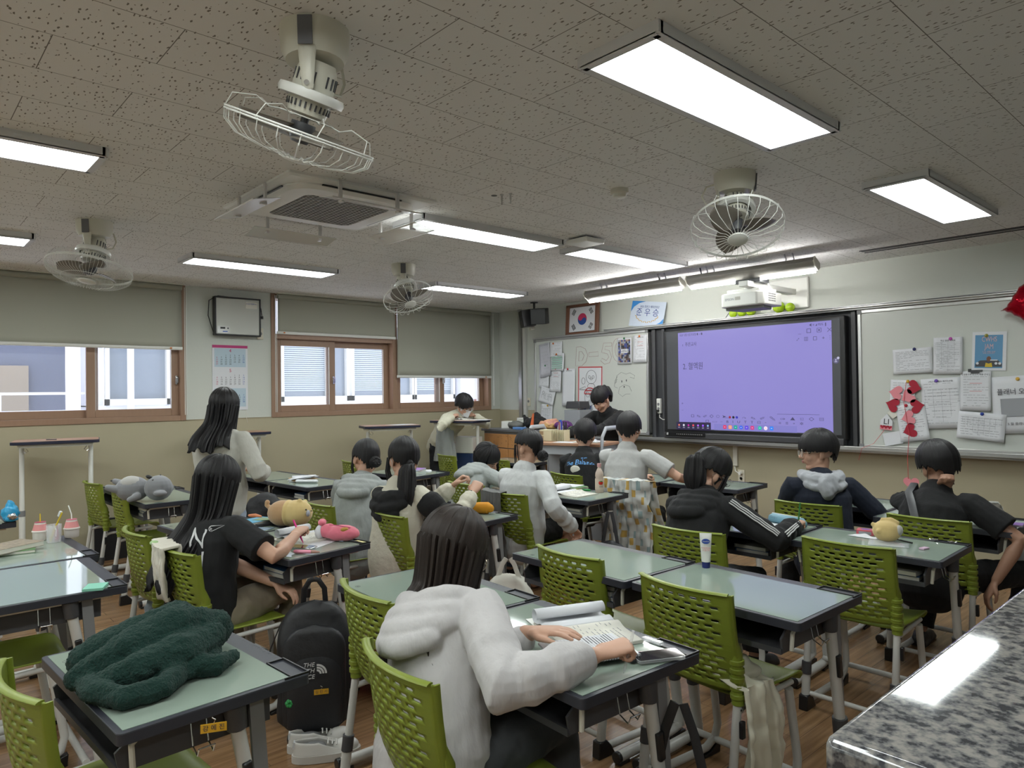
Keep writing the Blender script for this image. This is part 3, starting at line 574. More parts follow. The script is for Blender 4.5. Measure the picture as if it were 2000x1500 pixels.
b = MB(S(-2.83, 1.80, 0.0025)); b.cyl((0, 0.007, 0), 0.007, 0.0006).box((0, -0.009, 0), (0.022, 0.008, 0.0006)); b.cyl((0.022, 0.024, 0), 0.012, 0.0006); b.build('account_mark', m_sw, disp)
# power strip in the recess
ps = empty('power_strip', (-4.865, YF - 0.075, 1.37), 0, 'white power strip with black plug in the display recess', 'power strip')
MB().box((0, 0, 0), (0.055, 0.035, 0.17)).build('strip_body', m_white, ps, bevel=0.006); b = MB()
for k in (-0.05, 0.0): b.cyl((0, -0.018, k + 0.02), 0.016, 0.003, axis='y')
b.build('socket', m_grey, ps); MB().cyl((0.0, -0.03, -0.055), 0.014, 0.03, axis='y').sweep([(0, -0.04, -0.055), (0.0, -0.045, -0.08), (0.02, -0.03, -0.10)], 0.006, n=8).build('plug', m_black, ps)
MB().sweep([(0, 0, -0.085), (0.01, -0.01, -0.13), (0.05, -0.005, -0.155), (0.10, 0.0, -0.15)], 0.005, n=8).build('cord', m_white, ps)

# ---- writing on the left board
m_mk = mat('marker_black', (0.04, 0.04, 0.045), 0.5); m_mkg = mat('marker_grey', (0.13, 0.14, 0.14), 0.5); m_mkr = mat('marker_red', (0.30, 0.10, 0.11), 0.5)
TL_ = Matrix.Translation((-wbl.location.x, -wbl.location.y, -wbl.location.z)); TR_ = Matrix.Translation((-wbr.location.x, -wbr.location.y, -wbr.location.z))
def BL(x, z, d=0.002, rz=0): return TL_ @ MF(x, z, FB + d, rz=rz)
def BR_(x, z, d=0.002, rz=0): return TR_ @ MF(x, z, FB + d, rz=rz)
def stroke(T, pts, r_, m, parent, name='marker_line'):
    b = MB(T)
    for ln in pts: b.sweep([(p[0], p[1], 0) for p in ln], r_, n=5)
    return b.build(name, m, parent)
def circ(cx, cy, rx, ry=None, a0=0, a1=360, n=20): ry = ry or rx; return [(cx + rx * cos(R(a0 + (a1 - a0) * k / n)), cy + ry * sin(R(a0 + (a1 - a0) * k / n))) for k in range(n + 1)]
D_ = [[(-0.09, 0.11), (-0.02, 0.115), (0.06, 0.08), (0.10, 0.0), (0.07, -0.08), (0.0, -0.13), (-0.11, -0.13), (-0.09, 0.11)], [(-0.045, 0.05), (0.0, 0.05), (0.04, 0.0), (0.01, -0.06), (-0.055, -0.07), (-0.045, 0.05)]]
stroke(BL(-6.03, 2.0), D_, 0.0018, m_mkr, wbl, 'outline_letter'); stroke(BL(-5.84, 2.0), [[(-0.07, 0.03), (0.08, 0.035), (0.085, -0.02), (-0.075, -0.02), (-0.07, 0.03)]], 0.0018, m_mkr, wbl, 'outline_letter')
stroke(BL(-5.63, 2.02), [[(0.09, 0.11), (-0.04, 0.115), (-0.075, 0.0), (-0.04, -0.005), (0.02, -0.02), (0.04, -0.06), (0.0, -0.1), (-0.07, -0.07), (-0.09, -0.10), (-0.03, -0.145), (0.05, -0.13), (0.085, -0.06), (0.05, 0.02), (-0.02, 0.035), (-0.01, 0.075), (0.085, 0.07), (0.09, 0.11)]], 0.0018, m_mkr, wbl, 'outline_letter')
stroke(BL(-5.45, 2.04), [circ(0, 0, 0.085, 0.14), circ(0, 0, 0.04, 0.085)], 0.0018, m_mkr, wbl, 'outline_letter')
text('T-DASAN', 0.085, m_mkg, wbl, BL(-5.56, 1.825, 0.001), 'marker_word', xs=0.8); text('works@일', 0.075, m_mkg, wbl, BL(-5.60, 1.735, 0.001), 'marker_word', xs=0.75)
text('지난적28\n정답 5\n숙학 1로\n등   1시', 0.062, m_mkg, wbl, BL(-5.10, 1.82, 0.001), 'marker_list', xs=0.75)
stroke(BL(-5.36, 1.64), [[(-0.13, 0.0), (-0.11, 0.09), (-0.04, 0.13), (0.03, 0.105), (0.09, 0.12), (0.16, 0.085), (0.15, 0.05), (0.09, 0.07)], [(-0.10, 0.08), (-0.14, 0.03), (-0.15, -0.04), (-0.10, -0.06)], [(0.0, -0.02), (-0.07, -0.05), (-0.09, -0.12), (-0.03, -0.16), (0.03, -0.13), (0.09, -0.13)], [(0.0, -0.02), (0.08, -0.04), (0.11, -0.10)], [(-0.13, 0.02), (-0.10, 0.05)], [(-0.14, 0.0), (-0.11, 0.02)]], 0.0018, m_mkg, wbl, 'dog_sketch')
b = MB(BL(-5.36, 1.64)); b.ell((-0.035, 0.02, 0), (0.007, 0.014, 0.001)); b.ell((0.035, 0.03, 0), (0.007, 0.014, 0.001)); b.ell((0.0, -0.045, 0), (0.009, 0.012, 0.001)); b.build('dog_sketch', m_mk, wbl)
# ---- timetable on the right board
text('5/16/금', 0.085, m_mkg, wbr, BR_(-2.48, 1.955, 0.001), 'timetable_date', xs=0.75)
for k, s_ in enumerate(['1 공수2', '2 영어', '3 공강(수학)', '4 ·한국사', '5 지리', '6 국어', '7 자율', '8 공수', '   과학']):
    text(s_, 0.062, m_mkg, wbr, BR_(-2.56, 1.875 - 0.0565 * k, 0.001), 'timetable_line', xs=0.78, align='LEFT')

# ---- papers
def sheet(x, z, w_, h_, rz=0, board=0, label='', lines=14, title=None, mag=None, curl=0.012, name='notice_sheet', cat='paper', group='papers pinned to the left whiteboard', tables=None, mm=None, d=0.003, red=False, cols=None):
    M = MF(x, z, FB + d + 0.012, rz=rz); t = empty(name, (x, YF - FB - d, z), 0, label, cat, group)
    M = Matrix.Translation((-x, -(YF - FB - d), -z)) @ M
    plate(M, w_, h_, mm or m_paper, 'sheet', t, curl=curl)
    b = MB(M); z_ = 0.0045 + curl * 1.6; rnd = random.Random(int((x * 7 + z * 13) * 100)); top = h_ / 2 - (0.045 if title else 0.025)
    def zz(px, py):
        c = (py / h_ + 0.5); a = px / w_ + 0.5; return 0.0032 + curl * (abs(a - 0.5) * 2) ** 2 * (1 - c) + curl * 0.5 * (1 - c) ** 2
    for k in range(lines):
        y = top - (top + h_ / 2 - 0.02) * k / max(1, lines)
        x0 = -w_ / 2 + 0.02; 
        while x0 < w_ / 2 - 0.03:
            l = rnd.uniform(0.012, 0.04) if rnd.random() < 0.82 else 0
            if l and x0 + l < w_ / 2 - 0.015: b.box((x0 + l / 2, y, zz(x0 + l / 2, y)), (l, 0.0032, 0.0006))
            x0 += max(l, 0.02) + 0.006
            if rnd.random() < 0.12: break
    if lines: b.build('print', m_inkg, t, smooth=False)
    if red:
        b = MB(M)
        for k in (2, 5): y = top - (top + h_ / 2 - 0.02) * (k + 0.5) / lines; b.box((0, y, zz(0, y)), (w_ * 0.4, 0.003, 0.0006))
        b.build('red_print', m_red, t, smooth=False)
    if title: text(title, 0.016, m_ink, t, M @ Matrix.Translation((0, h_ / 2 - 0.028, zz(0, h_ / 2))), 'title')
    if cols:
        b = MB(M); nx, ny, px, py, pw, ph = cols
        for i in range(nx + 1): b.box((px - pw / 2 + pw * i / nx, py, zz(px, py) + 0.001), (0.0012, ph, 0.0005))
        for i in range(ny + 1): b.box((px, py - ph / 2 + ph * i / ny, zz(px, py) + 0.001), (pw, 0.0012, 0.0005))
        b.build('table_grid', m_inkg, t, smooth=False)
    if mag:
        q = MB(M); q.lathe([(0.012, 0.003), (0.014, 0.008), (0.009, 0.014), (0.0, 0.015)], c=(mag[1], mag[2], 0)); q.build('magnet', mat('magnet_' + mag[0], {'orange': (0.55, 0.15, 0.03), 'green': (0.02, 0.18, 0.06), 'red': (0.45, 0.02, 0.04), 'yellow': (0.6, 0.35, 0.03), 'blue': (0.02, 0.05, 0.30), 'purple': (0.16, 0.08, 0.42), 'navy': (0.015, 0.02, 0.12), 'pink': (0.5, 0.08, 0.4), 'olive': (0.3, 0.27, 0.05)}[mag[0]], 0.3), t)
    return t
GL = 'papers pinned to the left whiteboard'; GR = 'papers pinned to the right whiteboard'
sheet(-6.66, 1.97, 0.20, 0.44, 8, label='creased grey list hanging at the top left corner of the left whiteboard', lines=9, curl=0.03, mm=mat('paper_grey', (0.48, 0.48, 0.53), 0.6))
sheet(-6.46, 2.10, 0.22, 0.19, 2, label='small white notice with orange magnet at the top left of the left whiteboard', mag=('orange', -0.05, 0.08), lines=7, d=0.006)
g = sheet(-6.435, 1.935, 0.24, 0.23, -2, label='notice with green highlighted rows under the top left notice', mag=('orange', -0.02, 0.10), lines=0, title='월별 활동 안내', d=0.012)
b = MB(); 
for k in range(6): b.box((0, -0.028 + 0.0, 0.06 - k * 0.028), (0.19, 0.002, 0.017))
b.build('green_row', mat('green_row', (0.30, 0.48, 0.40), 0.6), g, smooth=False)
sheet(-6.69, 1.755, 0.19, 0.30, -1, label='white text page with green magnet on the left edge of the left whiteboard', mag=('green', 0.02, 0.14), lines=15)
sheet(-6.475, 1.70, 0.20, 0.31, -2, label='white text page with red magnet, second from the left edge', mag=('red', 0.0, 0.145), lines=17, red=True, d=0.008)
s_ = sheet(-6.635, 1.495, 0.28, 0.21, -14, label='tilted leaflet with simple line drawing under the text pages', lines=2, curl=0.01, d=0.012)
b = MB(Matrix.Translation((0, 0, 0)) @ Matrix.Rotation(pi / 2, 4, 'X') @ Matrix.Rotation(R(-14), 4, 'Z'))
for pts in ([(-0.09, -0.05), (-0.09, 0.0), (-0.05, 0.02), (-0.04, -0.05)], circ(-0.065, 0.03, 0.02), [(0.05, -0.06), (0.05, 0.0), (0.09, 0.0), (0.1, -0.06)], circ(0.07, 0.02, 0.02), [(-0.02, -0.05), (-0.02, 0.03), (0.03, 0.03), (0.03, -0.05), (-0.02, -0.05)]): b.sweep([(p[0], p[1], 0.026) for p in pts], 0.0012, n=4)
b.build('line_drawing', m_ink, s_)
sheet(-6.245, 1.60, 0.215, 0.48, -1, label='tall white flyer with red magnet, left of the red bordered poster', mag=('red', -0.02, 0.235), lines=0, title='설문 참여 안내')
sheet(-6.655, 1.265, 0.22, 0.24, 0, label='low timetable page with yellow magnet at the bottom left of the left whiteboard', mag=('yellow', 0.02, 0.10), lines=12, cols=(5, 7, 0, -0.02, 0.18, 0.16))
p = empty('drawn_poster', (-5.90, YF - FB - 0.003, 1.545), 0, 'red bordered poster with felt pen drawings behind the woman in black', 'poster')
M = Matrix.Rotation(pi / 2, 4, 'X') @ Matrix.Rotation(R(-1.5), 4, 'Z'); plate(M, 0.40, 0.62, m_paper, 'sheet', p)
b = MB(M @ Matrix.Translation((0, 0, 0.002)))
for a in (-1, 1): b.box((a * 0.192, 0, 0), (0.014, 0.62, 0.001)); b.box((0, a * 0.303, 0), (0.40, 0.014, 0.001))
b.build('red_border', m_red, p, smooth=False)
stroke(M @ Matrix.Translation((0, 0.15, 0.003)), [circ(0.02, 0.03, 0.085, 0.085), circ(0.02, -0.085, 0.06, 0.035), circ(-0.01, 0.03, 0.018), circ(0.05, 0.03, 0.018), circ(0.02, 0.005, 0.02, 0.01), circ(-0.11, -0.02, 0.03, 0.04), [(-0.17, -0.12), (-0.08, -0.09), (-0.05, -0.13), (-0.17, -0.13), (-0.17, -0.12)]], 0.002, m_ink, p, 'animal_doodle')
stroke(M @ Matrix.Translation((0, -0.06, 0.003)), [circ(0, -0.02, 0.085, 0.10), circ(-0.035, 0.02, 0.03), circ(0.035, 0.02, 0.03), circ(0, -0.06, 0.02, 0.012)], 0.002, m_ink, p, 'face_doodle')
stroke(M @ Matrix.Translation((0, -0.06, 0.003)), [circ(0, 0.03, 0.09, 0.075, 0, 180), [(-0.09, 0.03), (0.09, 0.03)], [(-0.07, 0.07), (0.07, 0.07)]], 0.006, m_red, p, 'red_scribble')
stroke(M @ Matrix.Translation((0, -0.21, 0.003)), [[(-0.06, 0.03), (-0.09, -0.04)], [(0.02, 0.03), (0.0, -0.04), (0.05, -0.04)]], 0.006, m_blue, p, 'blue_scribble')
c = sheet(-5.335, 2.02, 0.215, 0.31, 0, label='portrait collage print with green magnets at the top of the left whiteboard', lines=0, mag=('green', 0, 0.15), curl=0.001)
b = MB(Matrix.Translation((0, -0.018, 0))); rnd = random.Random(3); cm = [mat('collage%d' % i, q, 0.5) for i, q in enumerate([(0.02, 0.02, 0.03), (0.35, 0.25, 0.2), (0.10, 0.06, 0.05), (0.30, 0.32, 0.36), (0.05, 0.07, 0.25)])]
for i in range(8):
    for j in range(12): b.cur = rnd.randrange(5); b.box((-0.078 + i * 0.0223, 0, -0.122 + j * 0.0223), (0.0225, 0.002, 0.0225))
b.build('portrait_tiles', cm, c, smooth=False); MB(Matrix.Translation((0, -0.020, 0))).box((0.0, 0, 0), (0.10, 0.002, 0.05)).build('title_box', m_paper, c, smooth=False)
text('소통하는\n우리들의 한마당', 0.014, m_ink, c, Matrix.Translation((0, -0.022, 0)) @ Matrix.Rotation(pi / 2, 4, 'X'), 'title')
sheet(-5.10, 2.035, 0.195, 0.32, 0, label='white notice with orange magnet at the top right of the left whiteboard', mag=('orange', -0.01, 0.145), lines=18, title='이동수업 안내', red=True)
c = sheet(-2.20, 1.772, 0.31, 0.215, 2, board=1, group=GR, label='landscape blue tinted handout with navy magnet, left of the right whiteboard papers', mag=('navy', 0.02, 0.10), lines=13, curl=0.006)
b = MB(Matrix.Rotation(R(-2), 4, 'Y') @ Matrix.Translation((0, -0.0125, 0)))
for x in (-0.135, 0.025): b.box((x, 0, -0.01), (0.022, 0.001, 0.16))
b.build('blue_column', mat('blue_tint', (0.36, 0.46, 0.62), 0.6), c, smooth=False)
c = sheet(-1.93, 1.805, 0.215, 0.305, -1, board=1, group=GR, label='table of small print with pink magnet and a yellow header row', mag=('pink', 0.02, 0.14), lines=17, title='학급 월별 계획표', cols=(4, 16, 0, -0.01, 0.19, 0.24), curl=0.006)
MB(Matrix.Translation((0, -0.0135, 0.118))).box((0, 0, 0), (0.19, 0.001, 0.010)).build('yellow_row', mat('yellow_row', (0.55, 0.47, 0.22), 0.6), c, smooth=False)
p = empty('concert_poster', (-1.64, YF - FB - 0.003, 1.828), 0, 'blue music poster with pink letters and a yellow shirt figure on the right whiteboard', 'poster')
M = Matrix.Rotation(pi / 2, 4, 'X') @ Matrix.Rotation(R(-2.5), 4, 'Z') @ Matrix.Translation((0, 0, 0.004)); plate(M, 0.235, 0.31, m_paper, 'sheet', p)
plate(M @ Matrix.Translation((-0.003, -0.003, 0.001)), 0.19, 0.265, mat('poster_blue', (0.10, 0.27, 0.46), 0.5), 'blue_field', p)
m_pk = mat('poster_pink', (0.65, 0.42, 0.42), 0.5)
text('CWHS\nJAM', 0.058, m_pk, p, M @ Matrix.Translation((0.0, 0.065, 0.003)), 'title', xs=0.62); text('5. 21. WED 12:40\nLIVE CONCERT', 0.012, m_pk, p, M @ Matrix.Translation((0, -0.01, 0.003)), 'subtitle')
b = MB(M @ Matrix.Translation((0, 0, 0.003))); b.ell((0.0, -0.062, 0), (0.016, 0.021, 0.001)); b.build('figure_head', mat('poster_brown', (0.16, 0.07, 0.04), 0.6), p)
MB(M @ Matrix.Translation((0, 0, 0.0028))).poly([(-0.026, -0.128), (0.026, -0.128), (0.02, -0.092), (0.0, -0.10), (-0.02, -0.092)], 0, 0.001).build('figure_shirt', mat('poster_yellow', (0.6, 0.42, 0.03), 0.6), p)
b = MB(M @ Matrix.Translation((0, 0, 0.0024))); b.poly([(-0.092, -0.10), (-0.06, -0.075), (0.06, -0.07), (0.09, -0.10), (0.09, -0.125), (-0.092, -0.125)], 0, 0.001); b.build('figure_car', mat('poster_dark', (0.05, 0.05, 0.06), 0.5), p)
b = MB(M @ Matrix.Translation((0, 0, 0.0036)))
for x in (-0.078, 0.05, 0.075): b.cyl((x, -0.098, 0), 0.010, 0.001)
b.box((0.035, -0.072, 0), (0.05, 0.008, 0.001)); b.build('headlamp', m_paper, p)
MB(M).lathe([(0.012, 0.003), (0.014, 0.008), (0.0, 0.015)], c=(-0.02, 0.125, 0)).build('magnet', mat('magnet_olive', (0.3, 0.27, 0.05), 0.3), p)
sheet(-1.98, 1.41, 0.30, 0.42, 3, board=1, group=GR, label='monthly cleaning roster printed in two grey headed tables, with purple magnet', mag=('purple', -0.03, 0.19), lines=14, title='1학년 매반 청소 배치도(5월)', cols=(4, 10, 0, -0.03, 0.25, 0.30), curl=0.008)
sheet(-1.735, 1.51, 0.215, 0.32, -1, board=1, group=GR, label='letter with red boxed line held by a dark clip, beside the roster', lines=12, title='[ 공통수학 보고서 제출 안내 ]', red=True, curl=0.006, d=0.006)
tag(MB(MF(-1.735, 1.672, FB + 0.012)).box((0, 0, 0.008), (0.10, 0.016, 0.012)).box((0, -0.012, 0.012), (0.06, 0.014, 0.006)).cyl((-0.04, 0.01, 0.008), 0.008, 0.02, axis='x').build('clip_magnet', m_dgrey), 'dark metal clip holding the letter on the right whiteboard', 'clip')
c = sheet(-1.47, 1.40, 0.30, 0.45, 3, board=1, group=GR, label='planner advertisement with big black title and grey photo, cut by the right edge', mag=('yellow', 0.03, 0.20), lines=0, curl=0.006)
M = Matrix.Rotation(pi / 2, 4, 'X') @ Matrix.Rotation(R(3), 4, 'Z') @ Matrix.Translation((0, 0, 0.022))
text('플래너 오픈', 0.055, m_ink, c, M @ Matrix.Translation((0, 0.10, 0)), 'title', xs=0.85); plate(M @ Matrix.Translation((0, -0.02, 0)), 0.19, 0.14, m_inkg, 'grey_photo', c); text('5 월 플래너', 0.025, m_ink, c, M @ Matrix.Translation((0, -0.15, 0)), 'caption')
sheet(-1.70, 1.225, 0.33, 0.22, -5, board=1, group=GR, label='faint timetable grid with blue magnet hanging under the roster and letter', mag=('blue', 0.0, 0.10), lines=9, cols=(7, 6, 0, -0.01, 0.27, 0.15), curl=0.01, d=0.012)
sheet(-2.285, 1.48, 0.20, 0.26, -3, board=1, group=GR, label='white page half hidden behind the paper hearts', lines=10, mag=('yellow', 0.04, 0.12), curl=0.008)
sheet(-2.205, 1.245, 0.23, 0.32, 8, board=1, group=GR, label='leaning colour printed page below the paper hearts', lines=14, mag=('red', -0.03, 0.15), curl=0.01, d=0.009)
# garland of hearts
m_hr = mat('heart_red', (0.36, 0.01, 0.03), 0.7); m_hp = mat('heart_pink', (0.72, 0.25, 0.29), 0.7)
def heart_pts(s_):
    return [(s_ * 16 * sin(a) ** 3 / 16, s_ * (13 * cos(a) - 5 * cos(2 * a) - 2 * cos(3 * a) - cos(4 * a)) / 16) for a in [2 * pi * k / 36 for k in range(36)]]
for x, z, rz, red, lb in ((-2.19, 1.545, 75, 1, 'red paper heart at the top of the garland'), (-2.33, 1.50, -100, 0, 'pink paper heart left of the garland string, top pair'), (-2.235, 1.465, -60, 0, 'pink paper heart overlapping the string, second from the top'), (-2.36, 1.395, -110, 1, 'red paper heart at the left of the garland middle'), (-2.17, 1.385, 100, 1, 'red paper heart at the right of the garland middle'), (-2.235, 1.285, -75, 0, 'pink paper heart below the garland middle'), (-2.225, 1.175, -70, 1, 'dark red paper heart near the chalk tray'), (-2.195, 0.735, 0, 0, 'pink paper heart hanging lowest on the string, below the tray')):
    d = FB + 0.03 if z > 0.9 else FB + 0.12
    o = MB(MF(x, z, d, rz=rz)).poly(heart_pts(0.062), 0, 0.0015).build('paper_heart', m_hr if red else m_hp, smooth=False); tag(o, lb, 'paper heart', 'paper hearts of the garland')
t = MB(); t.sweep([(-2.25, YF - FB - 0.03, 1.59), (-2.27, YF - FB - 0.034, 1.42), (-2.23, YF - FB - 0.04, 1.15), (-2.22, YF - FB - 0.12, 0.95), (-2.215, YF - FB - 0.125, 0.77)], 0.0022, n=5)
t.sweep([(-2.44, YF - FB - 0.02, 1.17), (-2.52, YF - FB - 0.05, 1.05), (-2.60, YF - FB - 0.1, 1.01), (-2.63, YF - FB - 0.1, 0.9)], 0.0018, n=5)
tag(t.build('garland_string', m_red), 'red string carrying the paper hearts down past the tray', 'string')
c = empty('letter_card', (-2.42, YF - FB - 0.02, 1.235), 0, 'white pentagon card lettered LI with red hearts and a pink pocket', 'card')
M = Matrix.Rotation(pi / 2, 4, 'X') @ Matrix.Rotation(R(-5), 4, 'Z'); MB(M).poly([(-0.05, -0.06), (0.05, -0.06), (0.05, 0.02), (0, 0.08), (-0.05, 0.02)], 0, 0.002).build('card_face', m_paper, c, smooth=False)
text('LI', 0.07, m_ink, c, M @ Matrix.Translation((0, 0.01, 0.003)), 'letters'); b = MB(M @ Matrix.Translation((0, 0, 0.003))); 
for x in (-0.03, 0.0, 0.03): b.poly([(p[0] + x, p[1] - 0.035) for p in heart_pts(0.018)], 0, 0.001)
b.build('small_heart', m_hr, c, smooth=False); MB(M @ Matrix.Translation((0, 0, 0.002))).poly([(-0.05, -0.06), (0.05, -0.06), (0.05, -0.02), (0, -0.05), (-0.05, -0.02)], 0, 0.001).build('pink_pocket', m_hp, c, smooth=False)
tag(MB(MF(-2.37, 1.10, FB + 0.02, rz=12)).box((0, 0, 0), (0.15, 0.11, 0.003)).build('blank_card', m_paper, smooth=False), 'blank white card hanging low beside the LI card', 'card')
tag(MB(MF(-2.35, 1.33, FB + 0.02, rz=40)).box((0, 0, 0), (0.10, 0.07, 0.003)).build('blank_card', m_page, smooth=False), 'cream card turned on its corner between LI card and red heart', 'card')
# red foil heart balloon
b = MB(); s_ = 0.17
def hb(a, c_):
    th = 2 * pi * a; x = 16 * sin(th) ** 3 / 16; z = (13 * cos(th) - 5 * cos(2 * th) - 2 * cos(3 * th) - cos(4 * th)) / 16; k = sin(pi * c_); wr = 1 + 0.035 * sin(th * 22) * k
    return (s_ * x * k * wr, -0.085 * cos(pi * c_), s_ * z * k * wr)
b.grid(hb, 72, 20, closed=True)
o = b.build('foil_heart_balloon', mat('red_foil', (0.45, 0.0, 0.015), 0.16, 0.75, bump=(14, 0.5, 0.02))); o.location = (-1.35, YF - 0.20, 2.17); o.rotation_euler = (0, R(78), 0); tag(o, 'shiny red foil heart balloon cut by the right edge', 'balloon')
# ---------------------------------------------------------------- above the boards
fl = empty('framed_flag', (-6.055, YF - 0.03, 2.465), 0, 'wooden frame with a national flag of red and blue circle', 'framed flag')
M = Matrix.Rotation(R(-4), 4, 'X') @ Matrix.Rotation(pi / 2, 4, 'X')
MB(M).box((0, 0, 0.006), (0.46, 0.31, 0.012)).build('flag_sheet', m_paper, fl, smooth=False); b = MB(M)
for a in (-1, 1): b.box((a * 0.25, 0, 0.012), (0.055, 0.39, 0.03)); b.box((0, a * 0.178, 0.012), (0.55, 0.05 if 0 else 0.034, 0.03))
b.build('frame', mat('frame_wood', (0.17, 0.075, 0.045), 0.4), fl, bevel=0.004)
m_fr = mat('flag_red', (0.52, 0.03, 0.10), 0.5); m_fbl = mat('flag_blue', (0.02, 0.07, 0.28), 0.5); r0 = 0.075
M2 = M @ Matrix.Translation((0, 0, 0.0125)) @ Matrix.Rotation(R(-33), 4, 'Z')
up = [(r0 * cos(R(a)), r0 * sin(R(a))) for a in range(0, 181, 6)] + [(-r0 / 2 + r0 / 2 * cos(R(a)), r0 / 2 * sin(R(a))) for a in range(180, 361, 10)][1:] + [(r0 / 2 - r0 / 2 * cos(R(a)), r0 / 2 * sin(R(a))) for a in range(0, 181, 10)][1:-1]
MB(M2).poly(up, 0, 0.001).build('red_half', m_fr, fl, smooth=False)
MB(M2).poly([(-p[0], -p[1]) for p in up], 0, 0.001).build('blue_half', m_fbl, fl, smooth=False)
b = MB(M @ Matrix.Translation((0, 0, 0.013)))
for cx, cy, an, pat in ((-0.145, 0.095, -57, (0, 0, 0)), (0.145, 0.095, 57, (1, 0, 1)), (-0.145, -0.095, 57, (0, 1, 0)), (0.145, -0.095, -57, (1, 1, 1))):
    Q = Matrix.Translation((cx, cy, 0)) @ Matrix.Rotation(R(-an), 4, 'Z')
    for i, s2 in enumerate(pat):
        yy = (i - 1) * 0.018
        for seg in ([(0, 0.075)] if not s2 else [(-0.02, 0.034), (0.02, 0.034)]):
            x0, l = seg; vs = MB(Q).box((x0, yy, 0), (l, 0.011, 0.001)); b.add(vs.v, vs.f)
b.build('bar_marks', m_ink, fl, smooth=False)
ce = empty('award_certificate', (-5.04, YF - 0.04, 2.435), 0, 'blue and white certificate with gold laurel standing on the rail', 'certificate')
M = Matrix.Rotation(R(-7), 4, 'X') @ Matrix.Rotation(R(8), 4, 'Y') @ Matrix.Rotation(pi / 2, 4, 'X'); plate(M, 0.49, 0.30, mat('cert', (0.55, 0.62, 0.72), 0.4), 'sheet', ce, th=0.004)
m_cb = mat('cert_blue', (0.04, 0.24, 0.60), 0.4); b = MB(M @ Matrix.Translation((0, 0, 0.005)))
b.poly([(-0.245, 0.15), (-0.245, 0.02), (-0.21, 0.08), (-0.14, 0.125), (-0.05, 0.15)], 0, 0.001); b.poly([(0.245, -0.15), (0.245, -0.04), (0.20, -0.09), (0.13, -0.125), (0.0, -0.15)], 0, 0.001); b.build('blue_corner', m_cb, ce, smooth=False)
m_nv = mat('cert_navy', (0.02, 0.05, 0.25), 0.5)
text('2025 창원고 체육한마당', 0.033, m_nv, ce, M @ Matrix.Translation((0.02, 0.085, 0.005)), 'heading', xs=0.85); text('준 우 승', 0.10, m_nv, ce, M @ Matrix.Translation((0.0, 0.015, 0.005)), 'award_title')
b = MB(M @ Matrix.Translation((0, 0.01, 0.006)))
for k in range(15):
    a = R(200 + k * 10); b.ell((0.17 * cos(a), 0.105 * sin(a), 0), (0.014, 0.005, 0.0008), n=8, m=4, rot=(0, 0, math.degrees(a) + (50 if k % 2 else 130)))
b.build('gold_laurel', mat('gold', (0.55, 0.33, 0.05), 0.4), ce)
# board lamps
m_tubeglow = mat('tube_glow', G(0.9), 0.5, emit=((1, 1, 0.98), 47))
def board_lamp(x0, x1, y, label):
    t = empty('board_lamp', ((x0 + x1) / 2, y, 2.58), 0, label, 'lamp', 'lamps over the boards'); l = (x1 - x0) / 2
    M = Matrix.Rotation(R(-28), 4, 'X')
    prof = [(-0.055, 0.035), (0.045, 0.035), (0.062, 0.0), (0.045, -0.035), (-0.02, -0.03), (-0.055, -0.01)]
    b = MB(M @ Matrix.Rotation(pi / 2, 4, 'Y')); b.poly([(-p[1], p[0]) for p in prof], -l, l); b.build('housing', mat('lamp_housing', (0.30, 0.29, 0.27), 0.4, 0.4), t, bevel=0.003)
    for s_ in (-1, 1): MB(M @ Matrix.Rotation(pi / 2, 4, 'Y')).poly([(-p[1] * 1.06, p[0] * 1.06) for p in prof], s_ * l - 0.006, s_ * l + 0.006).build('end_cap', m_beigep, t, bevel=0.003)
    MB(M).cyl((0, 0.048, -0.044), 0.009, 2 * l - 0.04, axis='x').build('tube', m_tubeglow, t)
    for s_ in (-1, 1):
        x = s_ * l * 0.62; b = MB()
        for q in (-0.035, 0.035): b.sweep([(x + q, 0.0, 0.04), (x + q, 0.02, 0.075), (x + q, -0.01, 0.118)], [(0.012, 0.003)] * 3, side=(0, 1, 0), n=6)
        b.box((x, 0.0, 0.045), (0.09, 0.05, 0.006)); b.build('hanger', m_frame, t)
    MB().sweep([(-l * 0.75 if x0 > -4.2 else l * 0.55, 0, 0.03), (-l * 0.77 if x0 > -4.2 else l * 0.57, 0, 0.07), (-l * 0.8 if x0 > -4.2 else l * 0.53, 0.01, 0.12)], 0.006, n=8).build('cord', m_black, t)
board_lamp(-5.16, -3.94, 5.78, 'aluminium board lamp over the left whiteboard'); board_lamp(-3.88, -2.64, 5.80, 'aluminium board lamp over the display and projector')
# projector
pj = empty('projector', (-3.30, 5.95, 2.36), 0, 'white short throw projector on a wall arm above the display', 'projector')
b = MB(); b.poly([(-0.21, -0.18), (-0.17, -0.225), (0.16, -0.225), (0.21, -0.18), (0.21, 0.14), (-0.21, 0.14)], -0.07, 0.05); b.build('body', m_white, pj, bevel=0.012)
MB().poly([(-0.16, -0.17), (0.16, -0.17), (0.18, 0.10), (-0.18, 0.10)], 0.052, 0.085).build('cable_cover', m_white, pj, bevel=0.008)
MB().poly([(-0.185, -0.15), (0.185, -0.15), (0.14, 0.08), (-0.14, 0.08)], -0.095, -0.068).build('lens_bay', m_grey, pj, bevel=0.004)
b = MB()
for k in range(6):
    for j in range(4): b.box((0.211, -0.10 + k * 0.022, -0.03 + j * 0.02), (0.002, 0.012, 0.008))
b.build('vent_slots', m_dgrey, pj, smooth=False)
MB().box((-0.02, -0.227, 0.0), (0.05, 0.002, 0.03)).build('sticker', mat('sticker', (0.45, 0.43, 0.38), 0.6), pj); text('EPSON', 0.03, m_inkg, pj, Matrix.Translation((-0.10, -0.2265, -0.005)) @ Matrix.Rotation(pi / 2, 4, 'X'), 'maker_name')
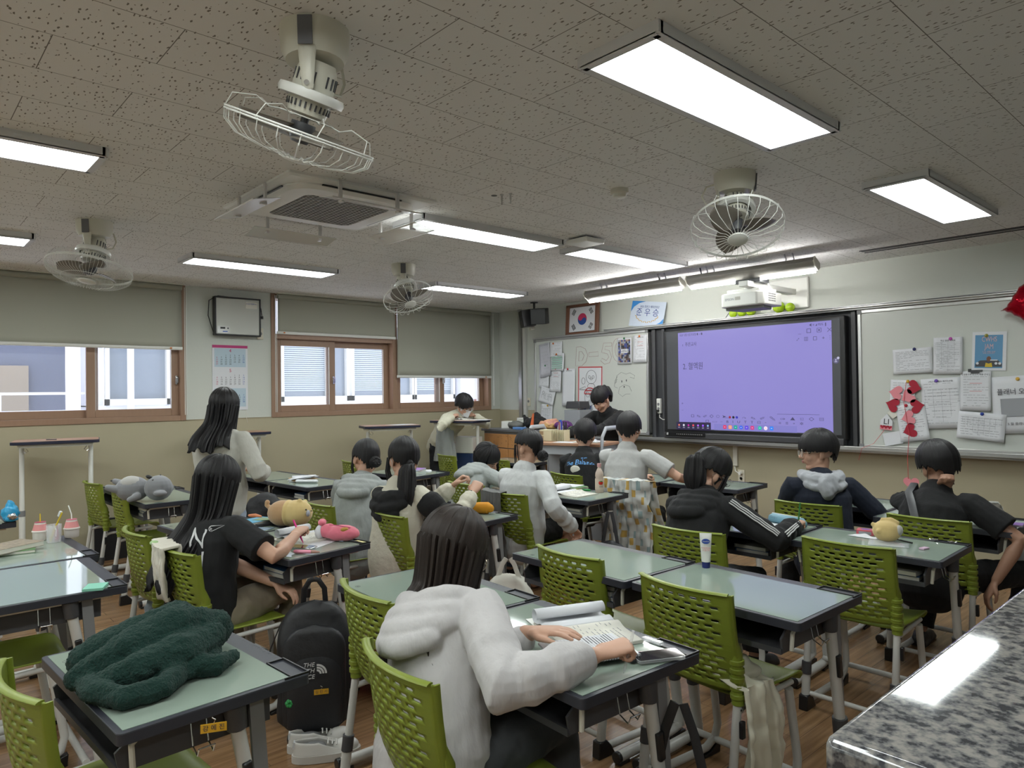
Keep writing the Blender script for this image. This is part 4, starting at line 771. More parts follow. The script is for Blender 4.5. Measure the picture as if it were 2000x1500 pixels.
b = MB(); b.box((0.05, 0.2, 0.12), (0.09, 0.9, 0.05)); b.box((0.05, 0.02, 0.10), (0.2, 0.16, 0.02)); b.cyl((0.05, 0.0, 0.11), 0.03, 0.06); b.build('wall_arm', m_white, pj, bevel=0.004)
MB().box((0.03, -0.06, 0.155), (0.24, 0.16, 0.035)).box((0.03, -0.141, 0.155), (0.10, 0.002, 0.02)).build('media_box', m_dgrey, pj, bevel=0.003)
MB().sweep([(0.12, 0.05, 0.14), (0.18, -0.05, 0.12), (0.20, 0.0, 0.04), (0.16, 0.1, 0.0)], 0.005, n=6).build('cable', m_white, pj)
MB().box((-0.03, 0.755, 0.12), (0.40, 0.03, 0.30)).build('wall_plate', m_white, pj, bevel=0.012)
tag(MB().sweep([(-3.75, YF - 0.02, 2.55), (-3.95, YF - 0.03, 2.40), (-4.02, YF - 0.06, 2.292)], 0.004, n=6).build('video_cable', m_black), 'thin black cable running down behind the projector', 'cable')
m_ball = mat('lime_ball', (0.42, 0.62, 0.02), 0.12, alpha=0.88, spec=0.7)
for x, z, r_, lb in ((-3.90, 2.334, 0.042, 'lime green ball at the left end of the row'), (-3.80, 2.337, 0.045, 'lime green ball second from the left'), (-3.70, 2.342, 0.050, 'lime green ball third from the left'), (-3.40, 2.352, 0.058, 'largest lime green ball, beyond the gap'), (-3.285, 2.337, 0.046, 'lime green ball at the right end of the row')):
    b = MB(); b.ell((0, 0, 0), r_, n=20, m=14); o = b.build('lime_ball', m_ball); o.location = (x, YF - 0.10, z + 0.002); tag(o, lb + ' on the board rail', 'ball', 'lime green balls on the board rail')
# wall speaker, outlet, conduit
sp = empty('wall_speaker', (-6.55, 6.30, 2.50), 0, 'twin black speakers on a ceiling bracket at the left of the flag', 'speaker')
b = MB(); b.box((-0.11, 0, 0), (0.20, 0.17, 0.22), rot=(8, 0, -32)); b.box((0.12, 0.0, 0.01), (0.20, 0.17, 0.20), rot=(8, 0, 30)); b.build('speaker_box', m_black, sp, bevel=0.008)
MB().box((-0.18, 0.13, -0.01), (0.09, 0.05, 0.26), rot=(8, 0, -32)).build('back_plate', m_beigep, sp, bevel=0.004)
b = MB(); b.cyl((0, 0.02, 0.15), 0.014, 0.10); b.cyl((0, 0.02, 0.195), 0.05, 0.01); b.box((0, 0.06, 0.1), (0.1, 0.1, 0.02)); b.build('bracket', m_black, sp)
b = MB(); b.box((-0.11, -0.075, -0.08), (0.02, 0.004, 0.012), rot=(8, 0, -32)); b.build('badge', m_alu, sp)
ol = empty('wall_outlet', (-3.89, YF, 0.645), 0, 'cream double wall outlet with a plug under the display', 'outlet')
MB().box((0, -0.006, 0), (0.075, 0.012, 0.125)).build('plate', m_cream, ol, bevel=0.003); b = MB()
for q in (-0.028, 0.028): b.lathe([(0.019, 0), (0.021, 0.004), (0.017, 0.005), (0.015, -0.004), (0, -0.004)], M=Matrix.Translation((0, -0.012, q)) @ Matrix.Rotation(pi / 2, 4, 'X'))
b.build('socket', m_beigep, ol); b = MB(); b.cyl((0, -0.03, 0.03), 0.016, 0.035, axis='y').sweep([(-0.01, -0.045, 0.03), (-0.05, -0.04, 0.05), (-0.07, -0.015, 0.10)], 0.005, n=8); b.build('plug', m_white, ol)
tag(MB().b2((-3.975, YF - 0.025, 0.745), (-3.925, YF - 0.001, 0.98)).build('cable_duct', m_beigep, bevel=0.003), 'pale vertical cable duct between chalk tray and outlet', 'cable duct')
oc = empty('wall_outlet', (-7.10, YF, 1.41), 0, 'small cream outlet beside the corner column above the cabinet', 'outlet')
MB().box((0, -0.006, 0), (0.07, 0.012, 0.11)).build('plate', m_cream, oc, bevel=0.003); MB().cyl((0, -0.012, 0.01), 0.018, 0.006, axis='y').build('socket', m_grey, oc)
# ---------------------------------------------------------------- window wall: air unit box and calendar
bx = empty('wall_air_steriliser', (XL + 0.03, 2.925, 2.40), 0, 'flat white air unit in a black frame on the window pier', 'appliance')
MB().box((0.03, 0, 0), (0.06, 0.47, 0.385)).build('front_panel', mat('panel_white', (0.50, 0.51, 0.47), 0.3), bx, bevel=0.004); b = MB()
for a in (-1, 1): b.box((0.034, a * 0.24, 0), (0.075, 0.014, 0.41)); b.box((0.034, 0, a * 0.20), (0.075, 0.49, 0.014))
b.build('black_frame', m_black, bx, bevel=0.002)
q = MB().box((0.062, -0.155, -0.145), (0.004, 0.13, 0.075)).build('control_panel', m_alu, bx, smooth=False); MB().box((0.065, -0.165, -0.128), (0.003, 0.05, 0.02)).box((0.065, -0.11, -0.13), (0.003, 0.014, 0.014)).build('display', m_black, q); MB().box((0.065, -0.14, -0.165), (0.002, 0.05, 0.01)).build('button', m_blue, q)
MB().box((0.062, 0.145, 0.13), (0.002, 0.13, 0.07)).build('label', m_page, bx, smooth=False); text('※ 공기정화 ※', 0.02, m_blue, bx, Matrix.Translation((0.064, 0.145, 0.145)) @ Matrix.Rotation(pi / 2, 4, 'Z') @ Matrix.Rotation(pi / 2, 4, 'X'), 'label_text')
b = MB(); b.sweep([(0.02, -0.25, -0.17), (0.02, -0.30, 0.0), (0.02, -0.29, 0.16), (0.02, -0.2, 0.215), (0.02, 0.1, 0.20), (0.02, 0.24, 0.19), (0.02, 0.27, 0.10), (0.03, 0.275, 0.03)], 0.005, n=6); b.cyl((0.03, 0.275, 0.01), 0.016, 0.03); b.build('cord', m_black, bx)
o2 = empty('wall_outlet', (XL, 3.20, 2.235), 0, 'cream outlet at the lower right of the white air unit', 'outlet')
MB().box((0.006, 0, 0), (0.012, 0.07, 0.125)).build('plate', m_cream, o2, bevel=0.003); MB().cyl((0.013, 0, 0.0), 0.02, 0.006, axis='x').build('socket', m_grey, o2)
cl = empty('wall_calendar', (XL, 2.868, 1.745), 0, 'hanging three month calendar with magenta header on the window pier', 'calendar')
MC = Matrix.Translation((0.004, 0, 0)) @ Matrix.Rotation(pi / 2, 4, 'Z') @ Matrix.Rotation(pi / 2, 4, 'X')
plate(MC, 0.378, 0.70, m_paper, 'sheet', cl, th=0.003); plate(MC @ Matrix.Translation((0, 0.335, 0.003)), 0.378, 0.03, mat('magenta', (0.45, 0.03, 0.16), 0.5), 'header', cl)
m_lb = mat('month_blue', (0.44, 0.55, 0.63), 0.6)
m_calr = mat('cal_red', (0.5, 0.03, 0.12), 0.5)
for k, (mo, st, nd) in enumerate(((4, 2, 30), (5, 4, 31), (6, 0, 30))):
    cy = 0.215 - k * 0.215
    plate(MC @ Matrix.Translation((0, cy, 0.003)), 0.335, 0.20, m_lb if k != 1 else m_paper, 'month_panel', cl, th=0.001)
    text(str(mo), 0.05, m_calr, cl, MC @ Matrix.Translation((0.0, cy + 0.075, 0.0045)), 'month_number')
    for c_ in range(7):
        s_ = '\n'.join((str(r_ * 7 + c_ - st + 1) if 0 < r_ * 7 + c_ - st + 1 <= nd else ' ') for r_ in range(5))
        text(s_, 0.0235, m_calr if c_ == 0 else (m_blue if c_ == 6 else m_ink), cl, MC @ Matrix.Translation((-0.142 + c_ * 0.0475, cy - 0.022, 0.0045)), 'day_numbers', ex=0.0003)
tag(MB().sweep([(XL + 0.01, 3.04, 1.395), (XL + 0.02, 3.03, 1.33), (XL + 0.01, 3.05, 1.25)], 0.002, n=5).build('loose_thread', m_page), 'pale thread hanging at the lower corner of the calendar', 'thread')
# ================================================================ furniture builders
def back_pt(x, z, o=0.0):
    """surface of the chair back: x across, z up"""
    k = (z - 0.475) / 0.355
    y = -0.205 - 0.055 * k - 0.035 * max(0, k - 0.55) ** 1.5 - 0.02 * sin(pi * min(1, max(0, k)))
    y -= 0.045 * (1 - (x / 0.215) ** 2) - o
    return (x * (1 - 0.03 * k), y, z)
def chair_back():
    b = MB(); key = {}
    def v(x, z):
        q = (round(x, 4), round(z, 4))
        if q not in key: key[q] = len(b.v); b.v.append(V(back_pt(x, z)))
        return key[q]
    def f(*a): b.f.append(tuple(a)); b.mi.append(0)
    W_ = 0.0512; n = 7; X0 = -W_ * n / 2; hz = 0.0225; z0 = 0.495; rows = 14
    for r_ in range(rows):
        za, zb = z0 + r_ * hz, z0 + (r_ + 1) * hz; odd = r_ % 2
        cells = [(X0 + (i + 0.5 * odd) * W_) for i in range(n - odd)]
        for x0 in cells:
            x1, xm = x0 + W_, x0 + W_ / 2; bl, bm, br_, tr, tm, tl = v(x0, za), v(xm, za), v(x1, za), v(x1, zb), v(xm, zb), v(x0, zb)
            a, c = x0 + W_ * 0.20, x1 - W_ * 0.20; e = za + hz * 0.30; g = zb - hz * 0.26; d = 0.004; dz = 0.0035
            A, B, C, D_, E_, F_, G_, H_ = v(a, e + dz), v(a + d, e), v(c - d, e), v(c, e + dz), v(c, g - dz), v(c - d, g), v(a + d, g), v(a, g - dz)
            f(bl, bm, br_, C, B); f(br_, D_, C); f(br_, tr, E_, D_); f(tr, F_, E_); f(tr, tm, tl, G_, F_); f(tl, H_, G_); f(tl, bl, A, H_); f(bl, B, A)
        if odd:
            for x0 in (X0, X0 + W_ * (n - 0.5)): f(v(x0, za), v(x0 + W_ / 2, za), v(x0 + W_ / 2, zb), v(x0, zb))
        for s_ in (-1, 1):
            xa, xb, xc = s_ * W_ * n / 2, s_ * 0.198, s_ * 0.215; q = [(xa, xb), (xb, xc)] 
            for u_, w_ in q:
                t = (v(u_, za), v(w_, za), v(w_, zb), v(u_, zb)); f(*(t if s_ > 0 else t[::-1]))
    xs = [X0 + i * W_ / 2 for i in range(2 * n + 1)]; xs = [-0.215, -0.198] + xs + [0.198, 0.215]
    for zs in ((0.475, 0.485, z0), (z0 + rows * hz, 0.822, 0.830)):
        for i in range(len(xs) - 1):
            for j in range(2): f(v(xs[i], zs[j]), v(xs[i + 1], zs[j]), v(xs[i + 1], zs[j + 1]), v(xs[i], zs[j + 1]))
    return b
GC = 'green plastic school chairs'
def make_chair():
    t = empty('school_chair')
    o = chair_back().build('backrest', m_green, t, solid=0.006)
    b = MB(); n = 15; xs = [-0.209 + 0.418 * i / (n - 1) for i in range(n)]
    top = [V(back_pt(x, 0.831)) for x in xs]; b.sweep([p + V((0, -0.006, 0)) for p in top], [(0.012, 0.0045)] * n, side=(0, 1, 0.1), n=10)
    b.build('top_rim', m_green, t)
    for s_ in (-1, 1):
        b = MB(); zs = [0.475 + 0.354 * i / 10 for i in range(11)]
        b.sweep([V(back_pt(s_ * 0.2145, z)) + V((0, 0.006, 0)) for z in zs], [(0.011, 0.004)] * 11, side=(0, 1, 0), n=8); b.build('side_rim', m_green, t)
        b = MB(); b.sweep([(s_ * 0.200, -0.228, 0.44), (s_ * 0.200, -0.232, 0.62), (s_ * 0.200, -0.247, 0.67)], [0.0225, 0.021, 0.012], n=14)
        for k in range(5): q = 0.462 + k * 0.030; b.sweep([(s_ * 0.200, -0.2285 - 0.0006 * k, q), (s_ * 0.200, -0.229 - 0.0006 * k, q + 0.017)], [0.0265, 0.0265], n=14)
        b.build('sleeve', m_green, t, bevel=0.002)
        b = MB(); b.sweep([(s_ * 0.200, -0.228, 0.46), (s_ * 0.200, -0.265, 0.20)], 0.0155, n=14); l = b.build('rear_leg', m_tube, t)
        MB().sweep([(s_ * 0.200, -0.262, 0.225), (s_ * 0.200, -0.270, 0.165)], 0.0225, n=14).build('collar', m_dgrey, l, bevel=0.002)
        MB().sweep([(s_ * 0.200, -0.268, 0.18), (s_ * 0.200, -0.287, 0.03)], 0.0195, n=14).build('lower_tube', m_tube, l)
        MB().poly([(-0.315, 0.0), (-0.215, 0.0), (-0.24, 0.045), (-0.268, 0.075), (-0.31, 0.07)], s_ * 0.200 - 0.022, s_ * 0.200 + 0.022, M=Matrix(((0, 0, 1, 0), (1, 0, 0, 0), (0, 1, 0, 0), (0, 0, 0, 1)))).build('rubber_foot', m_black, l, bevel=0.004)
        MB().box((s_ * 0.222, -0.236, 0.36), (0.014, 0.022, 0.06)).build('slider', m_black, l, bevel=0.003)
        MB().cyl((s_ * 0.2155, -0.232, 0.425), 0.004, 0.003, axis='x').build('screw', m_black, l)
        rp = [(s_ * 0.200, -0.27, 0.035), (s_ * 0.200, 0.02, 0.028), (s_ * 0.195, 0.10, 0.034), (s_ * 0.19, 0.15, 0.065), (s_ * 0.185, 0.165, 0.12), (s_ * 0.18, 0.12, 0.40)]
        rn = MB().sweep(rp, 0.0165, n=12).build('side_runner', m_tube, t)
        MB().poly([(0.07, 0.0), (0.17, 0.0), (0.175, 0.05), (0.15, 0.045), (0.11, 0.018), (0.07, 0.013)], s_ * 0.195 - 0.018, s_ * 0.195 + 0.018, M=Matrix(((0, 0, 1, 0), (1, 0, 0, 0), (0, 1, 0, 0), (0, 0, 0, 1)))).build('rubber_wedge', m_black, rn, bevel=0.003)
        MB().sweep([(s_ * 0.200, -0.238, 0.405), (s_ * 0.19, -0.19, 0.415), (s_ * 0.18, 0.14, 0.42)], 0.011, n=10).build('seat_rail', m_tube, t)
    MB().sweep([(-0.20, -0.27, 0.075), (0.20, -0.27, 0.075)], 0.012, n=10).build('cross_bar', m_tube, t)
    def seat(a, c):
        x = (a - 0.5) * 2; y = -0.20 + 0.43 * c; w_ = 0.195 + 0.012 * sin(pi * c)
        z = 0.448 - 0.012 * (1 - x * x) * sin(pi * min(1, c * 1.1)) + 0.012 * abs(x) ** 4
        if c > 0.82: q = (c - 0.82) / 0.18; z -= 0.045 * q * q; y -= 0.02 * q * q
        if c > 0.9: w_ -= 0.02 * ((c - 0.9) / 0.1) ** 2
        return (x * w_, y, z)
    MB().grid(seat, 17, 24).build('seat', m_green, t, solid=0.008)
    return t
chair0 = make_chair(); register(chair0); used = [False]
def chair(x, y, rz, label):
    """x, y = middle of the top edge of the backrest"""
    c = chair0 if not used[0] else copy_tree(chair0); used[0] = True
    o = V((0, 0.295, 0)); o.rotate(Euler((0, 0, R(rz))))
    c.location = (x + o.x, y + o.y, 0); c.rotation_euler = (0, 0, R(rz)); tag(c, label, 'chair', GC); return c

GD = 'school desks with pale green glass tops'
DW, DD, DZ = 0.725, 0.50, 0.76
def make_desk():
    t = empty('school_desk')
    b = MB(); b.poly(rr(DW / 2, DD / 2, 0.016, 4), DZ - 0.030, DZ - 0.002); b.poly(rr(DW / 2, DD / 2, 0.016, 4), DZ - 0.002, DZ); b.build('table_rim', m_rim, t, bevel=0.003)
    MB().b2((-DW / 2 + 0.016, -DD / 2 + 0.016, DZ - 0.004), (DW / 2 - 0.016, DD / 2 - 0.058, DZ + 0.0015)).build('glass_top', m_glass, t, smooth=False)
    b = MB(); x0, x1, y0, y1 = DW / 2 - 0.155, DW / 2 - 0.004, DD / 2 - 0.056, DD / 2 - 0.002
    b.b2((x0, y0, DZ), (x1, y0 + 0.004, DZ + 0.005)); b.b2((x0, y1 - 0.004, DZ), (x1, y1, DZ + 0.006)); b.b2((x0, y0, DZ), (x0 + 0.004, y1, DZ + 0.005)); b.b2((x1 - 0.004, y0 - 0.02, DZ), (x1, y1, DZ + 0.006)); b.build('pen_tray', m_black, t, smooth=False)
    b = MB()
    for k in range(36): b.box((-DW / 2 + 0.03 + k * 0.0145, DD / 2 - 0.006 - (0.004 if k % 5 == 0 else 0.002), DZ + 0.0004), (0.0012, 0.012 if k % 5 == 0 else 0.007, 0.0006))
    b.build('ruler_marks', m_grey, t, smooth=False)
    b = MB(); b.sweep([(DW / 2 - 0.62 + 0.011 * cos(2 * pi * k / 16), -DD / 2 + 0.045 + 0.011 * sin(2 * pi * k / 16), DZ + 0.0016) for k in range(17)], 0.0005, n=4); b.box((DW / 2 - 0.62, -DD / 2 + 0.045, DZ + 0.0018), (0.007, 0.006, 0.0005)); b.build('printed_mark', m_ink, t, smooth=False)
    # book tray under the top, open towards the pupil
    b = MB(); zb = 0.635
    b.b2((-0.285, -0.225, zb), (0.285, 0.16, zb + 0.006)); b.b2((-0.285, 0.155, zb), (0.285, 0.163, DZ - 0.03))
    for s_ in (-1, 1):
        b.poly([(-0.225, 0.0), (0.163, 0.0), (0.163, 0.092), (-0.18, 0.092), (-0.235, 0.05)], s_ * 0.285 - 0.004, s_ * 0.285 + 0.004, M=Matrix(((0, 0, 1, 0), (1, 0, 0, 0), (0, 1, 0, zb), (0, 0, 0, 1))))
    b.b2((-0.285, -0.232, zb - 0.004), (0.285, -0.222, zb + 0.016)); b.build('book_tray', m_dgrey, t, smooth=False)
    for s_ in (-1, 1):
        MB().sweep([(s_ * 0.315, 0.20, DZ - 0.038), (s_ * 0.315, -0.19, DZ - 0.040), (s_ * 0.313, -0.205, DZ - 0.055), (s_ * 0.306, -0.20, DZ - 0.115)], 0.0075, n=8).build('side_bar', m_cream if s_ < 0 else m_beigep, t)
        b = MB()
        for q in (-0.06, -0.02): b.sweep([(s_ * 0.30, q, DZ - 0.04), (s_ * 0.315, q, DZ - 0.11), (s_ * 0.345, q, DZ - 0.125), (s_ * 0.355, q, DZ - 0.105)], 0.0022, n=6)
        b.sweep([(s_ * 0.355, -0.06, DZ - 0.105), (s_ * 0.355, -0.02, DZ - 0.105)], 0.0022, n=6); b.build('bag_hook', m_chrome, t)
        b = MB(); b.sweep([(s_ * 0.325, 0.045, DZ - 0.032), (s_ * 0.325, 0.052, DZ - 0.10)], [0.030, 0.026], n=14); b.build('leg_mount', m_dgrey, t, bevel=0.003)
        l = MB().sweep([(s_ * 0.325, 0.052, DZ - 0.09), (s_ * 0.325, 0.118, 0.30)], 0.0195, n=14).build('leg', m_tube, t)
        MB().sweep([(s_ * 0.325, 0.114, 0.325), (s_ * 0.325, 0.125, 0.255)], 0.0275, n=14).build('collar', m_dgrey, l, bevel=0.002)
        MB().sweep([(s_ * 0.325, 0.122, 0.27), (s_ * 0.325, 0.155, 0.04)], 0.0235, n=14).build('lower_tube', m_tube, l)
        MB().box((s_ * 0.345, 0.075, 0.53), (0.016, 0.026, 0.085), rot=(8, 0, 0)).build('slider', m_black, l, bevel=0.005)
        MB().poly([(0.085, DZ - 0.035), (0.125, DZ - 0.035), (0.165, 0.10), (0.135, 0.10), (0.10, 0.50)], s_ * 0.322 - 0.006, s_ * 0.322 + 0.006, M=Matrix(((0, 0, 1, 0), (1, 0, 0, 0), (0, 1, 0, 0), (0, 0, 0, 1)))).build('leg_panel', m_grey, t, smooth=False)
        rn = MB().sweep([(s_ * 0.325, -0.26, 0.032), (s_ * 0.325, 0.08, 0.032), (s_ * 0.325, 0.14, 0.040), (s_ * 0.325, 0.158, 0.075)], 0.0225, n=14).build('side_runner', m_tube, t)
        MB().cyl((s_ * 0.325, -0.265, 0.032), 0.0235, 0.02, axis='y').box((s_ * 0.325, -0.235, 0.008), (0.036, 0.06, 0.014)).box((s_ * 0.325, 0.12, 0.010), (0.04, 0.11, 0.018)).build('rubber_foot', m_black, rn, bevel=0.003)
    MB().sweep([(-0.325, 0.10, 0.06), (0.325, 0.10, 0.06)], 0.014, n=12).build('cross_bar', m_tube, t)
    return t
desk0 = make_desk(); register(desk0); usedd = [False]
def desk(x, y, rz, label):
    c = desk0 if not usedd[0] else copy_tree(desk0); usedd[0] = True
    c.location = (x, y, 0); c.rotation_euler = (0, 0, R(rz)); tag(c, label, 'desk', GD); return c
# ---- desks: centre x, y, turn
DESKS = dict(
 D1=(-2.235, 0.65, 3.5, 'desk carrying the crumpled dark green fleece blanket'),
 D2=(-3.66, 0.545, 0, 'desk with the window mirrored in its glass and a mint sticky pad'),
 D3=(-4.395, 0.585, 2, 'desk with pink milk jugs, toothbrush cup and books at the left edge'),
 D4=(-5.84, 0.43, 0, 'desk corner with a blue bag at the far left edge of the view'),
 D5=(-6.02, 1.71, 1, 'desk under the head of the grey koala plush'),
 D5b=(-6.755, 1.73, 1, 'desk under the feet of the grey koala plush, beside the wall'),
 D6=(-6.00, 2.95, 4, 'desk with a pile of worksheets and a rolled white notebook'),
 D6b=(-6.735, 2.92, 3, 'desk behind the standing girl, against the window wall'),
 D7=(-3.62, 1.66, 9, 'desk with open book, phone and pink plush pencil case'),
 D7b=(-4.36, 1.57, 5, 'desk with blue books and plush, beyond the girl in the black lettered T-shirt'),
 D9=(-3.70, 2.80, 6, 'desk with the mustard orange pencil case'),
 D9b=(-4.44, 2.83, 2, 'desk in front of the girl in the plain grey hoodie with tied hair'),
 D8=(-5.99, 3.98, 8, 'desk with a blue and purple book in front of the window'),
 D10=(-3.775, 4.02, 4, 'desk with an open book and a tomato juice bottle'),
 D10b=(-4.51, 4.00, 2, 'desk the sleeping girl in the grey hoodie leans on'),
 D11=(-6.03, 5.50, 8, 'desk behind the sleeping girl near the wooden cabinet'),
 D13=(-3.30, 5.25, 2, 'desk in front of the boy in the light grey T-shirt'),
 D13b=(-4.04, 5.22, 2, 'desk in front of the boy in the black printed T-shirt'),
 D14=(-2.185, 3.79, 1, 'desk with the light blue pencil case'),
 D15=(-1.445, 3.80, 1.5, 'desk with the round yellow plush and pink box'),
 D12=(-2.12, 5.06, 0, 'desk in front of the boy in glasses'),
 D16=(-1.385, 4.78, 0, 'desk with grey pouch and purple book at the right edge'),
 D17=(-1.485, 2.56, -1, 'empty desk with the hand cream tube near the gap'),
 D18=(-2.222, 2.56, -2, 'empty desk left of the hand cream tube'),
 D19=(-1.585, 1.615, -3, 'nearest desk with open books, notebook and phone'),
 D20=(-2.322, 1.665, -3, 'empty desk left of the girl in the white hoodie'))
for k, (x, y, r_, lb) in DESKS.items(): desk(x, y, r_, lb)
def on(k, u_, v_, z=0):
    """a point on a desk: u across (-1..1), v depth (-1..1)"""
    x, y, r_, _l = DESKS[k]; p = V((u_ * DW / 2, v_ * DD / 2, 0)); p.rotate(Euler((0, 0, R(r_)))); return V((x + p.x, y + p.y, DZ + 0.0015 + z)), r_
CH = dict(
 C1=(-2.20, 0.262, 4, 'green chair at the bottom left corner, pushed to the blanket desk'),
 C2=(-3.70, 0.14, 0, 'green chair under the mirror bright desk at the left edge'),
 C3=(-6.85, 1.36, 4, 'green chair closest to the window wall, by the koala desk'),
 C4=(-6.09, 1.385, -2, 'green chair at the near koala desk, seen almost edge on'),
 C5=(-4.18, 1.03, 0, 'empty green chair with a grey blue blanket on its seat'),
 C6=(-3.54, 1.05, 3, 'green chair with a white towel over its back, under the girl in black lettered shirt'),
 C7=(-4.36, 2.17, -2, 'green chair behind the tan plush, under the girl in the plain grey hoodie'),
 C8=(-6.80, 3.77, -6, 'green chair glimpsed left of the grey hoodie girl with tied hair'),
 C9=(-3.675, 2.28, -5, 'green chair of the ponytail girl in black and cream'),
 C10=(-3.80, 3.33, 4, 'green chair with a grey jacket over its left half'),
 C11=(-6.60, 4.90, -9, 'green chair in front of the standing boy, beside the grey jacket'),
 C11b=(-4.43, 3.47, 2, 'green chair under the sleeping girl'),
 C12=(-5.75, 4.95, -9, 'green chair edge to the right of the sleeping girl'),
 C13=(-4.28, 4.46, -8, 'green chair of the boy in the black printed T-shirt'),
 C14=(-3.62, 4.44, 2, 'green chair under the checkered blanket'),
 C15=(-2.12, 3.10, 3, 'green chair behind the hand cream tube, under the girl in the striped sleeve jacket'),
 C16=(-2.07, 4.33, 2, 'green chair of the boy in glasses'),
 C17=(-1.37, 4.28, 0, 'green chair of the boy in the plain black T-shirt at the right'),
 C18=(-1.415, 3.34, 1, 'empty green chair in front of the round yellow plush'),
 C19=(-1.54, 2.21, -5, 'empty green chair with a printed cream blanket on its seat'),
 C20=(-2.20, 2.29, -4, 'empty green chair left of the patterned blanket chair'),
 C21=(-2.30, 1.32, -6, 'green chair next to the black backpack'),
 C22=(-1.645, 1.03, -8, 'nearest green chair, under the girl in the white hoodie'))
for k, (x, y, r_, lb) in CH.items(): chair(x, y, r_, lb)

# ---- tall standing desks along the window wall
m_swood = mat('desk_wood', (0.42, 0.24, 0.15), 0.4, noise_col=(5, (0.37, 0.20, 0.12)), scale=(2, 14, 2))
def standing(x, y, rz, z, label, w_=0.65, d=0.38):
    t = empty('standing_desk', (x, y, 0), rz, label, 'standing desk', 'tall standing desks along the windows')
    MB().poly(rr(w_ / 2, d / 2, 0.04, 5), z - 0.028, z - 0.002).build('edge', mat('navy_edge', (0.012, 0.014, 0.035), 0.4), t, bevel=0.003)
    MB().poly(rr(w_ / 2 - 0.008, d / 2 - 0.008, 0.034, 5), z - 0.003, z + 0.001).build('top', m_swood, t, smooth=False)
    MB().b2((-w_ / 2 + 0.05, -d / 2 + 0.04, z - 0.055), (w_ / 2 - 0.05, d / 2 - 0.04, z - 0.028)).build('under_frame', m_beigep, t, smooth=False)
    for s_ in (-1, 1):
        l = MB().cyl((s_ * (w_ / 2 - 0.07), 0, z / 2 - 0.02), 0.019, z - 0.09).build('leg', m_white, t)
        MB().cyl((s_ * (w_ / 2 - 0.07), 0, 0.56), 0.025, 0.05).build('collar', m_grey, l); MB().cyl((s_ * (w_ / 2 - 0.07), 0, 0.30), 0.0235, 0.52).build('lower_tube', m_white, l)
        MB().sweep([(s_ * (w_ / 2 - 0.07), -0.24, 0.03), (s_ * (w_ / 2 - 0.07), 0.24, 0.03)], 0.022).build('foot', m_white, l)
        MB().sweep([(s_ * (w_ / 2 - 0.09), -0.03, z - 0.05), (s_ * (w_ / 2 - 0.12), -0.05, z - 0.09), (s_ * (w_ / 2 - 0.10), -0.05, z - 0.105), (s_ * (w_ / 2 - 0.085), -0.03, z - 0.09)], 0.003, n=6).build('hook', m_chrome, t)
    MB().sweep([(-w_ / 2 + 0.07, 0, 0.12), (w_ / 2 - 0.07, 0, 0.12)], 0.012).build('stretcher', m_white, t)
    return t
standing(-7.30, 1.20, 78, 1.185, 'tall standing desk at the far left under the wide blind', d=0.40)
standing(-7.42, 2.80, 88, 1.17, 'tall standing desk partly hidden behind the standing girl')
standing(-7.05, 4.45, 72, 1.185, 'tall standing desk with a white sheet, left of the bending boy')
standing(-6.88, 5.35, 18, 1.215, 'tall standing desk the bending boy writes on', d=0.42)
# ---- teacher cabinet in the corner
m_cab = mat('cabinet_wood', (0.50, 0.24, 0.09), 0.4, noise_col=(4, (0.44, 0.20, 0.07)), scale=(12, 12, 1))
cb = empty('teacher_cabinet', (-6.28, 6.12, 0), 0, 'orange wood cabinet with drawers and grey worktop in the front left corner', 'cabinet')
MB().b2((-0.70, -0.30, 0.05), (0.70, 0.30, 1.06)).build('carcass', m_grey, cb, smooth=False)
MB().b2((-0.73, -0.33, 1.06), (0.73, 0.32, 1.09)).build('worktop', mat('worktop_grey', (0.12, 0.12, 0.13), 0.4), cb, bevel=0.004)
for k in range(3):
    x0 = -0.68 + k * 0.455; d = MB().b2((x0, -0.318, 0.86), (x0 + 0.445, -0.30, 1.03)).build('drawer', m_cab, cb, bevel=0.003); MB().b2((x0 + 0.17, -0.325, 0.875), (x0 + 0.27, -0.318, 0.885)).build('handle', m_grey, d)
    d = MB().b2((x0, -0.318, 0.10), (x0 + 0.445, -0.30, 0.85)).build('door', m_cab, cb, bevel=0.003); MB().b2((x0 + 0.40, -0.33, 0.60), (x0 + 0.41, -0.318, 0.70)).build('handle', m_alu, d)
b = MB(); rnd = random.Random(5)
for k in range(70):
    x, z = rnd.uniform(-0.6, 0.6), rnd.uniform(0.89, 1.01); b.box((x, -0.3185, z), (rnd.uniform(0.008, 0.02), 0.001, 0.003), rot=(0, rnd.uniform(-60, 60), 0))
b.build('scribbles', m_ink, cb, smooth=False)
